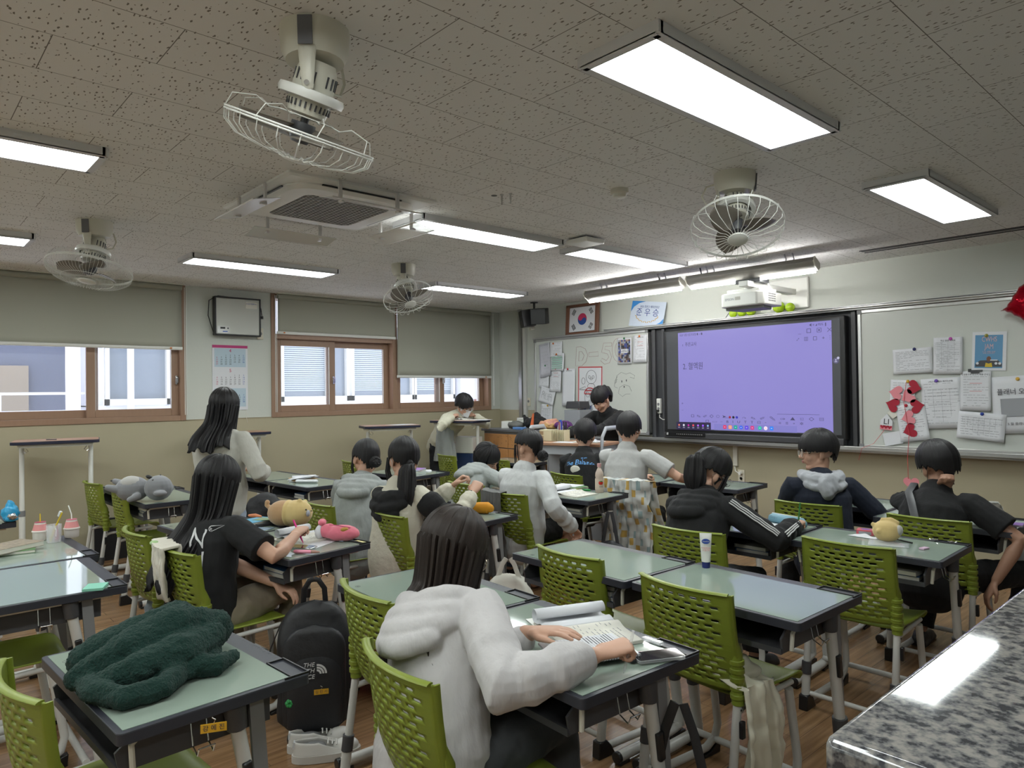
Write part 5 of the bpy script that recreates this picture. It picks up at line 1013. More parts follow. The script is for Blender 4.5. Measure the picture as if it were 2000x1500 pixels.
# ---- lectern
lc = empty('lectern', (-4.72, 5.06, 0), 15, 'grey lectern with wooden top and curved side frame in front of the woman in black', 'lectern')
MB().b2((-0.40, -0.24, 1.035), (0.40, 0.24, 1.06)).build('top', m_swood, lc, bevel=0.003)
MB().b2((-0.37, -0.20, 0.95), (0.37, 0.22, 1.035)).build('apron', mat('lectern_grey', (0.42, 0.44, 0.47), 0.4), lc, smooth=False)
MB().b2((-0.35, 0.12, 0.10), (0.35, 0.15, 0.95)).build('back_panel', mat('lectern_grey', G(0.4)), lc, smooth=False)
MB().b2((0.0, -0.20, 0.84), (0.36, 0.12, 0.86)).build('shelf', m_grey, lc, smooth=False)
for s_ in (-1, 1): MB().sweep([(s_ * 0.405, -0.20, 0.0), (s_ * 0.405, -0.22, 0.9), (s_ * 0.405, -0.20, 1.12), (s_ * 0.405, -0.12, 1.20), (s_ * 0.405, 0.12, 1.20), (s_ * 0.405, 0.20, 1.12), (s_ * 0.405, 0.22, 0.9), (s_ * 0.405, 0.20, 0.0)], [(0.014, 0.022)] * 8, side=(1, 0, 0), n=10).build('side_frame', mat('lectern_grey', G(0.4)), lc)
# ================================================================ people
def rotm(yaw=0, pitch=0, roll=0):
    """yaw left +, pitch down +, roll to the right +"""
    return Matrix.Rotation(R(yaw), 4, 'Z') @ Matrix.Rotation(R(-pitch), 4, 'X') @ Matrix.Rotation(R(roll), 4, 'Y')
def ik(S_, W_, a, b, pole):
    d = W_ - S_; L = min(d.length, (a + b) * 0.995); dn = d.normalized(); c = (a * a + L * L - b * b) / (2 * L); h = math.sqrt(max(0, a * a - c * c))
    p = pole - dn * pole.dot(dn); p.normalize(); return S_ + dn * c + p * h, S_ + dn * L
def head_shape(b, M, face=True):
    b.ell((0, -0.012, 0.042), (0.074, 0.094, 0.086), M=M); b.ell((0, 0.028, -0.012), (0.062, 0.062, 0.082), M=M)
    b.sweep([(0, 0.03, -0.055), (0, 0.058, -0.088)], [(0.046, 0.034), (0.024, 0.017)], side=(1, 0, 0), cap='round', M=M)
    for s_ in (-1, 1):
        b.ell((s_ * 0.034, 0.055, -0.022), (0.028, 0.028, 0.028), n=12, m=8, M=M)
        b.sweep([(s_ * 0.055, 0.0, -0.045), (s_ * 0.022, 0.055, -0.088)], [0.018, 0.014], cap='round', n=10, M=M)
        b.ell((s_ * 0.078, -0.006, -0.004), (0.008, 0.020, 0.032), n=12, m=8, rot=(12, 0, s_ * -22), M=M)
        b.ell((s_ * 0.074, 0.004, -0.026), (0.008, 0.010, 0.012), n=8, m=6, M=M)
        b.ell((s_ * 0.031, 0.079, 0.012), (0.016, 0.010, 0.009), n=10, m=6, M=M)
    b.sweep([(0, 0.083, 0.022), (0, 0.100, -0.014), (0, 0.104, -0.022)], [0.007, 0.010, 0.0115], cap='round', n=10, M=M)
    for s_ in (-1, 1): b.ell((s_ * 0.011, 0.094, -0.024), 0.008, n=8, m=6, M=M)
    b.ell((0, 0.082, -0.046), (0.022, 0.012, 0.007), n=10, m=6, M=M); b.ell((0, 0.081, -0.056), (0.018, 0.012, 0.007), n=10, m=6, M=M)
def hand_shape(b, W_, d, n, side, pose='curl', s=1.0):
    """W wrist, d pointing direction, n back of the hand normal, side +1 right hand"""
    d = d.normalized(); n = (n - d * n.dot(d)).normalized(); x = d.cross(n) * side   # x: towards the thumb side flipped below
    x = -x
    P = W_ + d * 0.035 * s; K = W_ + d * 0.088 * s
    b.sweep([W_ - d * 0.03, W_, P, K], [(0.026 * s, 0.020 * s), (0.025 * s, 0.018 * s), (0.037 * s, 0.016 * s), (0.040 * s, 0.012 * s)], side=x, cap='round', n=12)
    cur = {'flat': (8, 12, 8), 'rest': (22, 30, 20), 'curl': (48, 62, 40), 'grip': (62, 82, 50), 'fist': (80, 92, 60)}[pose]
    for i in range(4):
        o = (-0.029 + 0.0193 * i) * s; L = (0.072, 0.080, 0.076, 0.060)[i] * s; r_ = (0.0088, 0.009, 0.0086, 0.0076)[i] * s
        # i=0 index lies on the thumb side
        p = K + x * (-o) - d * (0.006 if i in (0, 3) else 0) * s; an = 0; pts = [p - d * 0.02 * s, p]; q = p; spread = (1.5 - i) * 0.05
        for j, (f_, c) in enumerate(zip((0.45, 0.32, 0.25), cur)):
            an += c * (1 + 0.08 * (i - 1)); v = (d * cos(R(an)) - n * sin(R(an)) + x * spread).normalized(); q = q + v * L * f_; pts.append(q)
        b.sweep(pts, [r_, r_, r_ * 0.96, r_ * 0.9, r_ * 0.78], side=x, cap='round', n=8)
    T0_ = W_ + d * 0.018 * s + x * 0.022 * s; t1 = T0_ + (d * 0.75 + x * 0.65 - n * (0.25 if pose == 'flat' else 0.5)).normalized() * 0.038 * s
    t2 = t1 + (d * (0.95 if pose != 'grip' else 0.7) + x * (0.25 if pose == 'flat' else -0.1) - n * (0.1 if pose == 'flat' else 0.45)).normalized() * 0.032 * s; t3 = t2 + (d - x * (0.0 if pose == 'flat' else 0.35) - n * 0.3).normalized() * 0.024 * s
    b.sweep([T0_ - d * 0.01, T0_, t1, t2, t3], [0.014 * s, 0.016 * s, 0.0115 * s, 0.010 * s, 0.0075 * s], cap='round', n=8)
    return t2

def hair_cap(b, M, front=62, side=88, back=118, th=0.012, seed=0, hang=None, n=72, part=0.0, puff=1.0, m=26, tuck=False, jag=0.06):
    """skull shaped cap of hair; hang(theta)-> list of world points continuing a lock, or None"""
    rnd = random.Random(seed); ph = [rnd.uniform(0, 6) for _ in range(4)]
    jit = [rnd.uniform(-1, 1) for _ in range(n + 1)]
    def lim(a):   # a: 0 = front (+y), pi = back
        f = (1 + cos(a)) / 2; s_ = abs(sin(a))
        return R(back + (front - back) * f ** 1.1) * (1 - s_ ** 2) + R(side) * s_ ** 2
    def fn(u_, v_):
        a = 2 * pi * u_; j = jit[int(u_ * n + 0.5) % n]
        r0 = 1 + 0.012 * sin(a * 9 + ph[0]) + 0.010 * sin(a * 23 + ph[1]) + 0.012 * j
        L = lim(a) * (1 + jag * j * 0.8); H_ = hang(a) if hang else None
        vs_ = 0.55 if H_ else 1.0
        if v_ <= vs_ + 1e-6:
            p = L * v_ / vs_; q = V((sin(a), cos(a), 0))
            k = max(0, (p - R(90)) / R(40)); sp = sin(min(p, R(90))); tp_ = 1 - 0.32 * k ** 1.3 * (0.35 + 0.65 * max(0, -cos(a)))
            rr_ = V(((0.077 + th) * sp * sin(a) * (1 - 0.10 * k ** 1.5), (0.097 + th) * sp * cos(a) * tp_ - 0.012, ((0.087 + th * 1.2) * cos(p) if p < R(90) else -0.105 * k) + 0.042))
            wob = r0 * puff if p > 0.15 else 1 + (r0 * puff - 1) * p / 0.15
            c = V((0, -0.012, 0.042)); rr_ = c + (rr_ - c) * wob
            if part: rr_.z -= 0.006 * math.exp(-((rr_.x - part) / 0.012) ** 2) * (1 if p < 1 else 0)
            return M @ rr_
        t = (v_ - vs_) / (1 - vs_); pts = [fn(u_, vs_)] + [V(x) for x in H_]; k = t * (len(pts) - 1); i = min(int(k), len(pts) - 2); f = k - i
        p0 = pts[max(0, i - 1)]; p1 = pts[i]; p2 = pts[i + 1]; p3 = pts[min(len(pts) - 1, i + 2)]
        p = 0.5 * ((2 * p1) + (p2 - p0) * f + (2 * p0 - 5 * p1 + 4 * p2 - p3) * f * f + (3 * p1 - p0 - 3 * p2 + p3) * f ** 3)
        o = V((sin(a), cos(a), 0)); return p + (M.to_3x3() @ o) * (0.006 * sin(a * 31 + ph[2] + t * 2) + 0.007 * j * t + 0.004 * sin(a * 67 + ph[3])) 
    b.grid(fn, n, m, closed=True, uv=True)
def strands(b, roots, r_=0.0016, n=4):
    for pts in roots:
        k = len(pts); b.sweep(pts, [r_] * (k - 1) + [r_ * 0.3], n=n)
def scatter_uv(b):
    if b.uv is not None:
        while len(b.uv) < len(b.v): i = len(b.uv); b.uv.append(((i * 0.37) % 1, (i * 0.11) % 1))
    return b

def person(x, y, yaw, label, stand=False, hip=None, hipf=0.0, lean=12, leans=0, twist=0, sh=0.175, head=(0, 0, 0), neck=(0, 0.02), skin=None, size=1.0,
           R_=None, L_=None, poleR=(0.35, -0.35, -0.9), poleL=(-0.35, -0.35, -0.9), top=None, sleeve='long', legs=None, bottoms=None, shoes=None, hood=None, vox=0.0065, puff=1.0, poseR='curl', poseL='curl', nR=None, nL=None, fold=(0.07, 0.02), torso=0.49, collar=True, cuff=0.0, legcut=None, hem=0.0, shsk=0.0, drop=0.0, hscale=1.05, aw=0.057):
    """builds body and clothes in a local frame: x right, y forward; returns dict of useful frames"""
    hip = hip if hip is not None else (0.92 if stand else 0.52)
    root_M = Matrix.Translation((x, y, 0)) @ Matrix.Rotation(R(yaw), 4, 'Z'); inv = root_M.inverted()
    Hp = V((0, hipf, hip)); Ls = Matrix.Rotation(R(-lean), 4, 'X') @ Matrix.Rotation(R(leans), 4, 'Y')
    Lc = Matrix.Rotation(R(-lean * 1.15), 4, 'X') @ Matrix.Rotation(R(leans * 1.2), 4, 'Y') @ Matrix.Rotation(R(twist), 4, 'Z')
    up = Ls @ V((0, 0, 1)); upc = Lc @ V((0, 0, 1)); fw = Lc @ V((0, 1, 0)); sx = Lc @ V((1, 0, 0)); sx0 = Ls @ V((1, 0, 0))
    T_ = torso * size; wa = Hp + (Matrix.Rotation(R(-lean * 0.7), 4, 'X') @ Matrix.Rotation(R(leans * 0.7), 4, 'Y') @ V((0, 0, 1))) * T_ * 0.38; ch = wa + upc * T_ * 0.34 + fw * 0.0; nb = ch + upc * T_ * 0.28; 
    sh = sh * 0.91; SR = nb - upc * 0.068 + sx * sh + fw * 0.005; SL = nb - upc * 0.068 - sx * sh + fw * 0.005
    skin = skin or m_skin; b = MB()
    tr = [(0.135, 0.105), (0.155 * size, 0.11), (0.13 * size, 0.092), (0.148 * size, 0.10), (0.135 * size, 0.075), (0.055, 0.05)]
    tp = [Hp - up * 0.03, Hp + up * 0.06, wa, ch, nb - upc * 0.05, nb]
    b.sweep(tp, tr, side=[sx0, sx0, sx0, sx, sx, sx], cap='round', n=20)
    # neck and head
    hc = nb + upc * (0.075 + neck[0]) + fw * (0.012 + neck[1]); Hd = Matrix.Translation(hc) @ Lc.inverted().to_3x3().to_4x4() if False else None
    yawb = Matrix.Rotation(R(twist), 4, 'Z'); MH = yawb @ rotm(*head); hz = MH @ V((0, -0.012, -0.04)); HM = Matrix.Translation(hc + V((0, 0, 0.075))) @ MH
    HM = HM @ Matrix.Scale(hscale, 4); base = HM @ V((0, -0.02, -0.05))
    b.sweep([nb - upc * 0.03, nb + upc * 0.02, (nb + base) / 2 + upc * 0.01, base], [0.060, 0.054, 0.050, 0.052], cap='round', n=14); head_shape(b, HM)
    # arms
    ua, fa = 0.285 * size, 0.25 * size; arms = {}
    for s_, S0, tgt, pole, pose, nn in ((1, SR, R_, poleR, poseR, nR), (-1, SL, L_, poleL, poseL, nL)):
        tgt = inv @ V(tgt) if tgt is not None else Hp + V((s_ * 0.2, 0.25, 0.12)); E_, Wr = ik(S0, tgt, ua, fa, V(pole)); arms[s_] = (S0, E_, Wr)
        b.sweep([S0 - sx * s_ * 0.03, S0, (S0 + E_) / 2, E_, E_ + (Wr - E_) * 0.3, Wr], [0.05, 0.050, 0.043, 0.037, 0.038, 0.025], cap='round', n=12)
        d = (Wr - E_).normalized(); nn = V(nn) if nn else V((0, 0, 1)) 
        if abs(d.dot(nn)) > 0.95: nn = V((0, 1, 0))
        d2 = d if pose != 'flat' else (d - V((0, 0, 1)) * d.z * 0.8).normalized()
        hand_shape(b, Wr + d * 0.02, d2, nn, s_, pose, 0.97)
    # legs
    lg = {}
    for s_ in (-1, 1):
        hj = Hp + sx0 * s_ * 0.085; cu = (legs or {}).get(s_)
        if stand: kn, an = (cu if cu else ((s_ * 0.10, 0.02, 0.48), (s_ * 0.10, -0.01, 0.09)))
        else: kn, an = (cu if cu else ((s_ * 0.13, 0.42, 0.50), (s_ * 0.14, 0.40, 0.09)))
        kn, an = V(kn), V(an); lg[s_] = (hj, kn, an)
        b.sweep([hj, (hj + kn) / 2, kn, kn + (an - kn) * 0.35, an], [0.080, 0.072, 0.052, 0.054, 0.034], cap='round', n=14)
        b.sweep([an + V((0, -0.03, -0.04)), an + V((0, 0.05, -0.045)), an + V((0, 0.15, -0.06))], [0.034, 0.036, 0.022], side=(1, 0, 0), cap='round', n=10)
    P = b.build('person', skin, None, remesh=vox, smo=3); P.matrix_world = root_M; tag(P, label, 'person')
    # ---- top
    if top:
        b = MB(); g = 0.016 * puff; k = [(0.150, 0.120), (0.162 * size, 0.126), (0.145 * size, 0.108), (0.148 * size, 0.110), (0.118 * size, 0.082), (0.068, 0.064)]; k = [(q[0] * (0.5 + 0.5 * puff), q[1] * (0.55 + 0.45 * puff)) for q in k]; g = 0.012
        bot = Hp - up * (0.03 + hem) if not stand else Hp - up * (0.06 + hem)
        b.sweep([bot, Hp + up * 0.05, wa, ch, nb - upc * 0.050, nb - upc * 0.016], [(q[0] + g, q[1] + g) for q in k], side=[sx0, sx0, sx0, sx, sx, sx], cap='round', n=24)
        for s_ in (-1, 1):
            S0, E_, Wr = arms[s_]; w0 = aw * (0.25 + 0.75 * puff)
            if sleeve == 'short': md = S0 + (E_ - S0) * 0.72; b.sweep([S0 - sx * s_ * 0.05, S0, (S0 + md) / 2, md], [w0 * 0.95, w0 * 1.02, w0 * 1.06, w0 * 1.12], cap='round' if 0 else 'flat', n=14)
            else:
                end = Wr - (Wr - E_).normalized() * (0.005 + cuff); n_ = 14; pts = []; rad = []
                for i in range(n_ + 1):
                    t = i / n_
                    if t < 0.5: p = S0.lerp(E_, t * 2)
                    else: p = E_.lerp(end, (t - 0.5) * 2)
                    r_ = (w0 * (1 - 0.28 * t)) * (1 + (0.10 if 5 < i < 13 else 0.03) * sin(i * 2.3 + x * 5 + s_) * (1 if 2 < i < 13 else 0)); pts.append(p); rad.append(r_ if t < 0.93 else 0.040)
                pts[7] = pts[7] + V((0, 0, -0.004)); b.sweep([S0 - sx * s_ * 0.06] + pts, [w0 * 0.9] + rad, cap='flat', n=14)
                rb = end - (end - E_).normalized() * 0.03; b.sweep([rb, rb + (end - rb) * 0.9], [0.046 * puff, 0.040 * puff], cap='round', n=12)
        if collar: b.sweep([nb - upc * 0.022, nb - upc * 0.002], [0.076, 0.066], cap='flat', n=18)
        if hood:   # draped hood behind the neck
            hs = hood; cpt = nb - upc * 0.045
            for q_ in range(4):
                n_ = 11; an = (112, 92, 70, 46)[q_]; ro = (0.098, 0.108, 0.118, 0.122)[q_] * hs; dz = (0.0, 0.035, 0.072, 0.108)[q_] * hs; th_ = (0.032, 0.036, 0.036, 0.030)[q_] * hs; pts = []; rad = []
                for i in range(n_):
                    t_ = -1 + 2 * i / (n_ - 1); a = R(an * t_); c2 = max(0, cos(a)) if q_ else cos(a)
                    pts.append(cpt + sx * sin(a) * ro * (1.08 if q_ < 2 else 0.95) - fw * (cos(a) * ro * 0.82 + 0.012 + 0.012 * q_) * 1.0 - upc * (dz * (0.35 + 0.65 * c2)) + upc * (0.03 * abs(sin(a)) if q_ == 0 else 0)); rad.append((th_ * (0.75 + 0.3 * c2), th_ * 0.8))
                b.sweep(pts, rad, cap='round', n=12, side=upc)
        b.build('top' if not hood else 'hoodie', top, P, remesh=max(vox, 0.0055), smo=3 if not hood else 5, disp=(0.08, 0.010))
    if bottoms:
        b = MB(); b.sweep([Hp - up * 0.05, Hp + up * 0.05], [(0.165, 0.13), (0.165, 0.125)], side=sx0, cap='round', n=18)
        for s_ in (-1, 1):
            hj, kn, an = lg[s_]; kw = 1.12 + 0.0 * s_
            if legcut: cutp = hj.lerp(kn, legcut); b.sweep([hj, (hj + cutp) / 2, cutp], [0.094, 0.092, 0.085], n=14, cap='flat')
            else: b.sweep([hj, hj.lerp(kn, 0.5), kn, kn.lerp(an, 0.4), an + V((0, 0, 0.02))], [0.096, 0.090, 0.076, 0.072, 0.070], cap='flat', n=16)
        b.build('trousers' if not legcut else 'shorts', bottoms, P, remesh=max(vox, 0.008), smo=3, disp=(0.06, 0.014))
    shoes = shoes or mat('shoe_dark', (0.03, 0.03, 0.035), 0.5)
    if not legcut:
        for s_ in (-1, 1):
            an = lg[s_][2]; b = MB(); b.sweep([an + V((0, -0.055, -0.045)), an + V((0, 0.0, -0.035)), an + V((0, 0.09, -0.05)), an + V((0, 0.17, -0.062))], [(0.036, 0.034), (0.042, 0.045), (0.046, 0.034), (0.036, 0.022)], side=(1, 0, 0), cap='round', n=14)
            b.box(an + V((0, 0.06, -0.08)), (0.085, 0.25, 0.02)); b.build('shoe', shoes, P, remesh=0.008, smo=2)
    return dict(o=P, M=root_M, head=HM, nb=nb, up=upc, fw=fw, sx=sx, Hp=Hp, arms=arms, inv=inv, ch=ch, wa=wa)

def hair_obj(p, fn_list, m=m_hair, name='hair', th=0.004):
    b = MB()
    for f in fn_list: f(b)
    scatter_uv(b); o = b.build(name, m, p['o'], solid=th); return o
def eyes(p, m_lip=True, brow=True, open_=True):
    M = p['head']; b = MB()
    for s_ in (-1, 1):
        e = MB(M).ell((s_ * 0.031, 0.0855, 0.010), (0.0125, 0.004, 0.0045 if open_ else 0.0012), n=12, m=8).build('eye', m_mk if not open_ else mat('eye_white', G(0.55), 0.3), p['o'])
        if open_: MB(M).ell((s_ * 0.031, 0.0888, 0.010), (0.0058, 0.0015, 0.0045), n=10, m=6).build('iris', m_mk, e)
        MB(M).sweep([(s_ * 0.044, 0.082, 0.014), (s_ * 0.032, 0.0905, 0.016), (s_ * 0.019, 0.089, 0.012)], 0.0013, n=5).build('eyelid_line', m_mk, e)
        if brow: MB(M).sweep([(s_ * 0.050, 0.076, 0.030), (s_ * 0.034, 0.087, 0.034), (s_ * 0.016, 0.090, 0.029)], [(0.0018, 0.0035)] * 3, side=(0, 1, 0), n=6).build('eyebrow', m_hair, p['o'])
    if m_lip: MB(M).ell((0, 0.0915, -0.047), (0.019, 0.0035, 0.0045), n=12, m=6).ell((0, 0.090, -0.055), (0.015, 0.0035, 0.0045), n=12, m=6).build('lips', mat('lip', (0.42, 0.13, 0.12), 0.4), p['o'])
def glasses(p, m, r_=0.024, round_=True):
    M = p['head']; b = MB(M)
    for s_ in (-1, 1):
        b.sweep([(s_ * 0.034 + r_ * cos(R(a)), 0.103, 0.006 + r_ * 0.92 * sin(R(a))) for a in range(0, 361, 20)], 0.0013, n=6)
        b.sweep([(s_ * 0.058, 0.102, 0.010), (s_ * 0.076, 0.07, 0.012), (s_ * 0.080, 0.0, 0.010), (s_ * 0.078, -0.015, 0.0)], 0.0013, n=6)
    b.sweep([(-0.010, 0.104, 0.008), (0, 0.106, 0.011), (0.010, 0.104, 0.008)], 0.0013, n=6); o = b.build('glasses', m, p['o'])
    for s_ in (-1, 1): MB(M).cyl((s_ * 0.034, 0.103, 0.006), r_ * 0.95, 0.0012, axis='y', n=20).build('lens', mat('lens', G(0.9), 0.05, alpha=0.15), o)
def face_mask(p, m):
    M = p['head']; b = MB(M)
    b.grid(lambda u_, v_: ((u_ - 0.5) * 0.145 * (1 - 0.25 * v_), 0.118 - 0.28 * abs(u_ - 0.5) ** 1.7 * 1.25 - 0.020 * v_ - 0.012 * (1 - v_) * 0, 0.000 - 0.105 * v_), 14, 10)
    o = b.build('face_mask', m, p['o'], solid=0.003)
    b = MB(M)
    for s_ in (-1, 1):
        b.sweep([(s_ * 0.066, 0.06, -0.012), (s_ * 0.080, 0.02, 0.012), (s_ * 0.086, -0.018, 0.014), (s_ * 0.083, -0.030, -0.01), (s_ * 0.078, -0.005, -0.045), (s_ * 0.058, 0.055, -0.085)], 0.0014, n=5)
    b.build('mask_loop', m, o)
def fall(p, drop=0.30, vback=0.0, wid=0.11, back=0.09, clear=0.02, frontlen=None, cut=0.0, behind=True, rnd_=0.02, sidex=0.0, gather=1.0, zmin=None, fr=50, nseg=4):
    """long loose hair: hang function following neck, shoulders and back (local frame of the person)"""
    H0 = p['head']; nb = p['nb']; fw = p['fw']; up = p['up']; sx = p['sx']; hc = H0.translation; rr_ = random.Random(int(drop * 1000) + 3)
    hy = (H0.to_3x3() @ V((0, 1, 0))); hx = (H0.to_3x3() @ V((1, 0, 0)))
    def f(a):
        c, s_ = cos(a), sin(a)      # c=1 front
        if c > cos(R(fr)): return None
        st = hc + hx * (s_ * 0.088) + hy * (c * 0.105 - 0.012); out = []
        bk = max(0, -c)
        L = drop * (1 - 0.10 * abs(s_) - vback * bk) + (rnd_ * sin(a * 13) * 0.5 + rnd_ * sin(a * 5.3))
        if frontlen is not None and c > -0.25: L = frontlen
        for i in range(1, nseg + 1):
            t = i / nseg; q = V((st.x, st.y, hc.z - 0.02 - L * t)); side_ = sx * (s_ * (wid * (0.75 + 0.35 * t)) * gather + sidex * t)
            tgt = V((nb.x, nb.y, 0)) + side_ * 1.0 - fw.normalized() * (back * (0.5 * min(1, max(0, (0.35 - c) / 0.6)) + 0.5 * bk) * (0.75 + 0.5 * t) + clear * t) + fw * max(0, c) * 0.06
            zrel = q.z - nb.z; bl = min(1, t * 1.5); q2 = V((tgt.x, tgt.y, q.z)); 
            # follow the lean of the back below the neck
            if zrel < 0: q2 += -V((up.x, up.y, 0)) / max(0.4, up.z) * (-zrel) 
            q = V((st.x, st.y, q.z)).lerp(q2, bl); out.append(q)
        return out
    return f
m_hwhite = fabric('hoodie_white', (0.55, 0.53, 0.53), 0.35, 14); m_oat = fabric('hoodie_oatmeal', (0.50, 0.49, 0.44), 0.35, 14); m_hgrey = fabric('hoodie_grey', (0.33, 0.35, 0.34), 0.35, 14)
m_blk = fabric('cotton_black', (0.008, 0.008, 0.009), 0.3, 12, sheen=0.05); m_navy = fabric('knit_navy', (0.008, 0.012, 0.026), 0.3, 12, sheen=0.05); m_cwhite = fabric('cotton_white', (0.52, 0.53, 0.53), 0.4, 12); m_cream2 = fabric('sweater_cream', (0.58, 0.56, 0.44), 0.3, 12)
m_khaki = fabric('trouser_khaki', (0.26, 0.215, 0.155), 0.4, 10); m_jean = fabric('jeans_blue', (0.06, 0.085, 0.13), 0.3, 20); m_gtee = fabric('tee_light_grey', (0.42, 0.42, 0.41), 0.35, 12); m_dkg = fabric('trouser_grey', (0.055, 0.058, 0.062), 0.35, 12)
m_gold = mat('wire_gold', (0.45, 0.38, 0.28), 0.3, 0.9)
def on_back(p, s, size, m, z, xo=0.0, lines=None, name='shirt_print', tilt=0, xs=1):
    """lettering lying on the back of the shirt"""
    M = p['inv'] and Matrix.Translation(p['ch'] + p['up'] * z - p['fw'] * 0.16 + p['sx'] * xo); ax = p['sx'].normalized(); az = p['up'].normalized(); ay = az.cross(ax)
    F_ = Matrix(((ax.x, az.x, -ay.x, 0), (ax.y, az.y, -ay.y, 0), (ax.z, az.z, -ay.z, 0), (0, 0, 0, 1)))
    text(s, size, m, p['o'], M @ F_ @ Matrix.Rotation(R(tilt), 4, 'Z'), name, ex=0.001, xs=xs); WRAP.append((len(TQ) - 1, p, name))
WRAP = []
# 14: girl in the white hoodie, nearest
p = person(-1.70, 1.20, 4, 'person in a white hoodie with long dark brown hair writing at the nearest desk', lean=20, leans=-14, twist=0, head=(4, 26, 4), hip=0.465, neck=(-0.01, 0.02), R_=(-1.30, 1.46, 0.825), L_=(-1.60, 1.50, 0.80), poleR=(1, -0.6, -0.5), poleL=(-0.6, -0.1, -0.8), top=m_hwhite, hood=1.2, puff=1.3, aw=0.066, bottoms=m_dkg, poseR='grip', poseL='flat', vox=0.005, fold=(0.11, 0.035), nR=(0.3, 0.2, 0.9), sh=0.18, cuff=0.035, torso=0.48)
f = fall(p, 0.34, 0.50, 0.115, 0.125, 0.03, fr=58, rnd_=0.010, nseg=5)
o = hair_obj(p, [lambda b: hair_cap(b, p['head'], front=84, side=96, back=96, th=0.020, hang=f, n=120, m=44, seed=2, jag=0.0, part=0.004)], m_hairb)
eyes(p); glasses(p, m_gold)
r_ = p['arms'][1][2]; o = MB(); g0 = p['M'] @ r_
t = MB(); d_ = V((0.22, 0.10, 1)).normalized(); c0 = p['M'] @ (p['arms'][1][2] + (p['arms'][1][2] - p['arms'][1][1]).normalized() * 0.10); c0.z = 0.80; t.sweep([c0 - d_ * 0.035, c0 - d_ * 0.02, c0 + d_ * 0.09], [0.001, 0.0045, 0.0045], n=10); tag(t.build('pen', m_clear), 'clear pen in the right hand of the person in the white hoodie', 'pen')
# 2: girl in black lettered T-shirt
p = person(-3.59, 1.18, 24, 'person in a black T-shirt with white letters and very long black hair', lean=12, leans=-4, hip=0.475, head=(6, 20, 3), R_=(-3.44, 1.60, 0.83), L_=(-3.40, 1.50, 0.60), poleR=(1, -0.5, -0.5), poleL=(-0.5, -0.5, -0.6), top=m_blk, sleeve='short', bottoms=m_khaki, puff=1.22, poseR='grip', poseL='rest', vox=0.006, fold=(0.1, 0.03), hem=0.05, legs={1: ((0.18, 0.44, 0.53), (0.22, 0.34, 0.09)), -1: ((-0.12, 0.44, 0.53), (-0.14, 0.38, 0.09))})
pf = p; f2 = fall(pf, 0.44, 0.0, 0.115, 0.155, 0.03, fr=60, rnd_=0.03, sidex=-0.06, nseg=5)
hair_obj(p, [lambda b: hair_cap(b, pf['head'], front=84, side=96, back=96, th=0.020, hang=f2, n=110, m=44, seed=4, jag=0.0, part=0.004)])
m_prt = mat('shirt_print_white', (0.55, 0.55, 0.56), 0.6)
on_back(p, 'N', 0.17, m_prt, 0.02, 0.075, xs=0.85); on_back(p, 'H', 0.22, m_prt, -0.13, 0.085, xs=0.75); on_back(p, '®', 0.045, m_prt, 0.09, 0.145); on_back(p, 'M', 0.17, m_prt, 0.02, -0.075, xs=0.85); on_back(p, 'A', 0.22, m_prt, -0.13, -0.06, xs=0.7)
t = MB(); c0 = p['M'] @ (p['arms'][1][2] + (p['arms'][1][2] - p['arms'][1][1]).normalized() * 0.085); c0.z = 0.80; d_ = V((-0.55, -0.1, 0.75)).normalized(); t.sweep([c0 - d_ * 0.03, c0, c0 + d_ * 0.11], [0.0012, 0.005, 0.005], n=10); tag(t.build('pen', mat('hot_pink', (0.75, 0.03, 0.25), 0.3)), 'hot pink pen held by the person in the black lettered T-shirt', 'pen')
# 1: standing girl
p = person(-5.06, 1.80, 40, 'person standing in an oatmeal hoodie with black hair over the shoulders', stand=True, lean=5, head=(6, 4, 0), R_=(-5.02, 2.10, 1.0), L_=(-5.22, 2.0, 1.0), poleR=(0.6, -0.8, -0.5), poleL=(-0.6, -0.8, -0.5), top=m_oat, hood=0.95, puff=1.28, bottoms=mat('jeans_pale', (0.30, 0.36, 0.45), 0.85), fold=(0.13, 0.035), hem=0.04, vox=0.007, torso=0.46, hip=0.85)
p1 = p; f1 = fall(p1, 0.265, 0.0, 0.12, 0.17, 0.02, fr=66, rnd_=0.02, sidex=-0.02)
hair_obj(p, [lambda b: hair_cap(b, p1['head'], front=84, side=96, back=96, th=0.016, hang=f1, n=110, m=40, seed=5, jag=0.0)])
# 3: plain grey hoodie, tied hair
p = person(-4.33, 2.43, 38, 'person in a plain grey hoodie with loosely tied black hair, facing the windows', lean=24, leans=0, head=(40, 20, 6), R_=(-4.34, 2.80, 0.82), L_=(-4.62, 2.66, 0.82), top=m_hgrey, hood=1.12, puff=1.25, bottoms=m_jean, fold=(0.12, 0.035), hem=0.06, torso=0.47)
p3 = p
def bun(b, M, c, r_, seed=0):
    b.ell(c, (r_, r_ * 0.8, r_ * 0.9), n=20, m=14, M=M)
    for k in range(7): a = k * 0.9 + seed; b.sweep([M @ (V(c) + V((r_ * 1.02 * cos(a + t * 2.2) * cos(t), r_ * 0.85 * sin(t), r_ * 0.95 * sin(a + t * 2.2) * cos(t)))) for t in [i * 0.25 - 0.9 for i in range(8)]], 0.007, cap='round', n=6)
def wisp(b, M, pts, k=6, r_=0.0022, seed=0):
    rnd = random.Random(seed)
    for i in range(k): o = V((rnd.uniform(-.008, .008), rnd.uniform(-.012, .012), 0)); b.sweep([M @ (V(q) + o * (1 + 0.4 * j)) for j, q in enumerate(pts)], [r_] * (len(pts) - 1) + [r_ * 0.3], n=5)
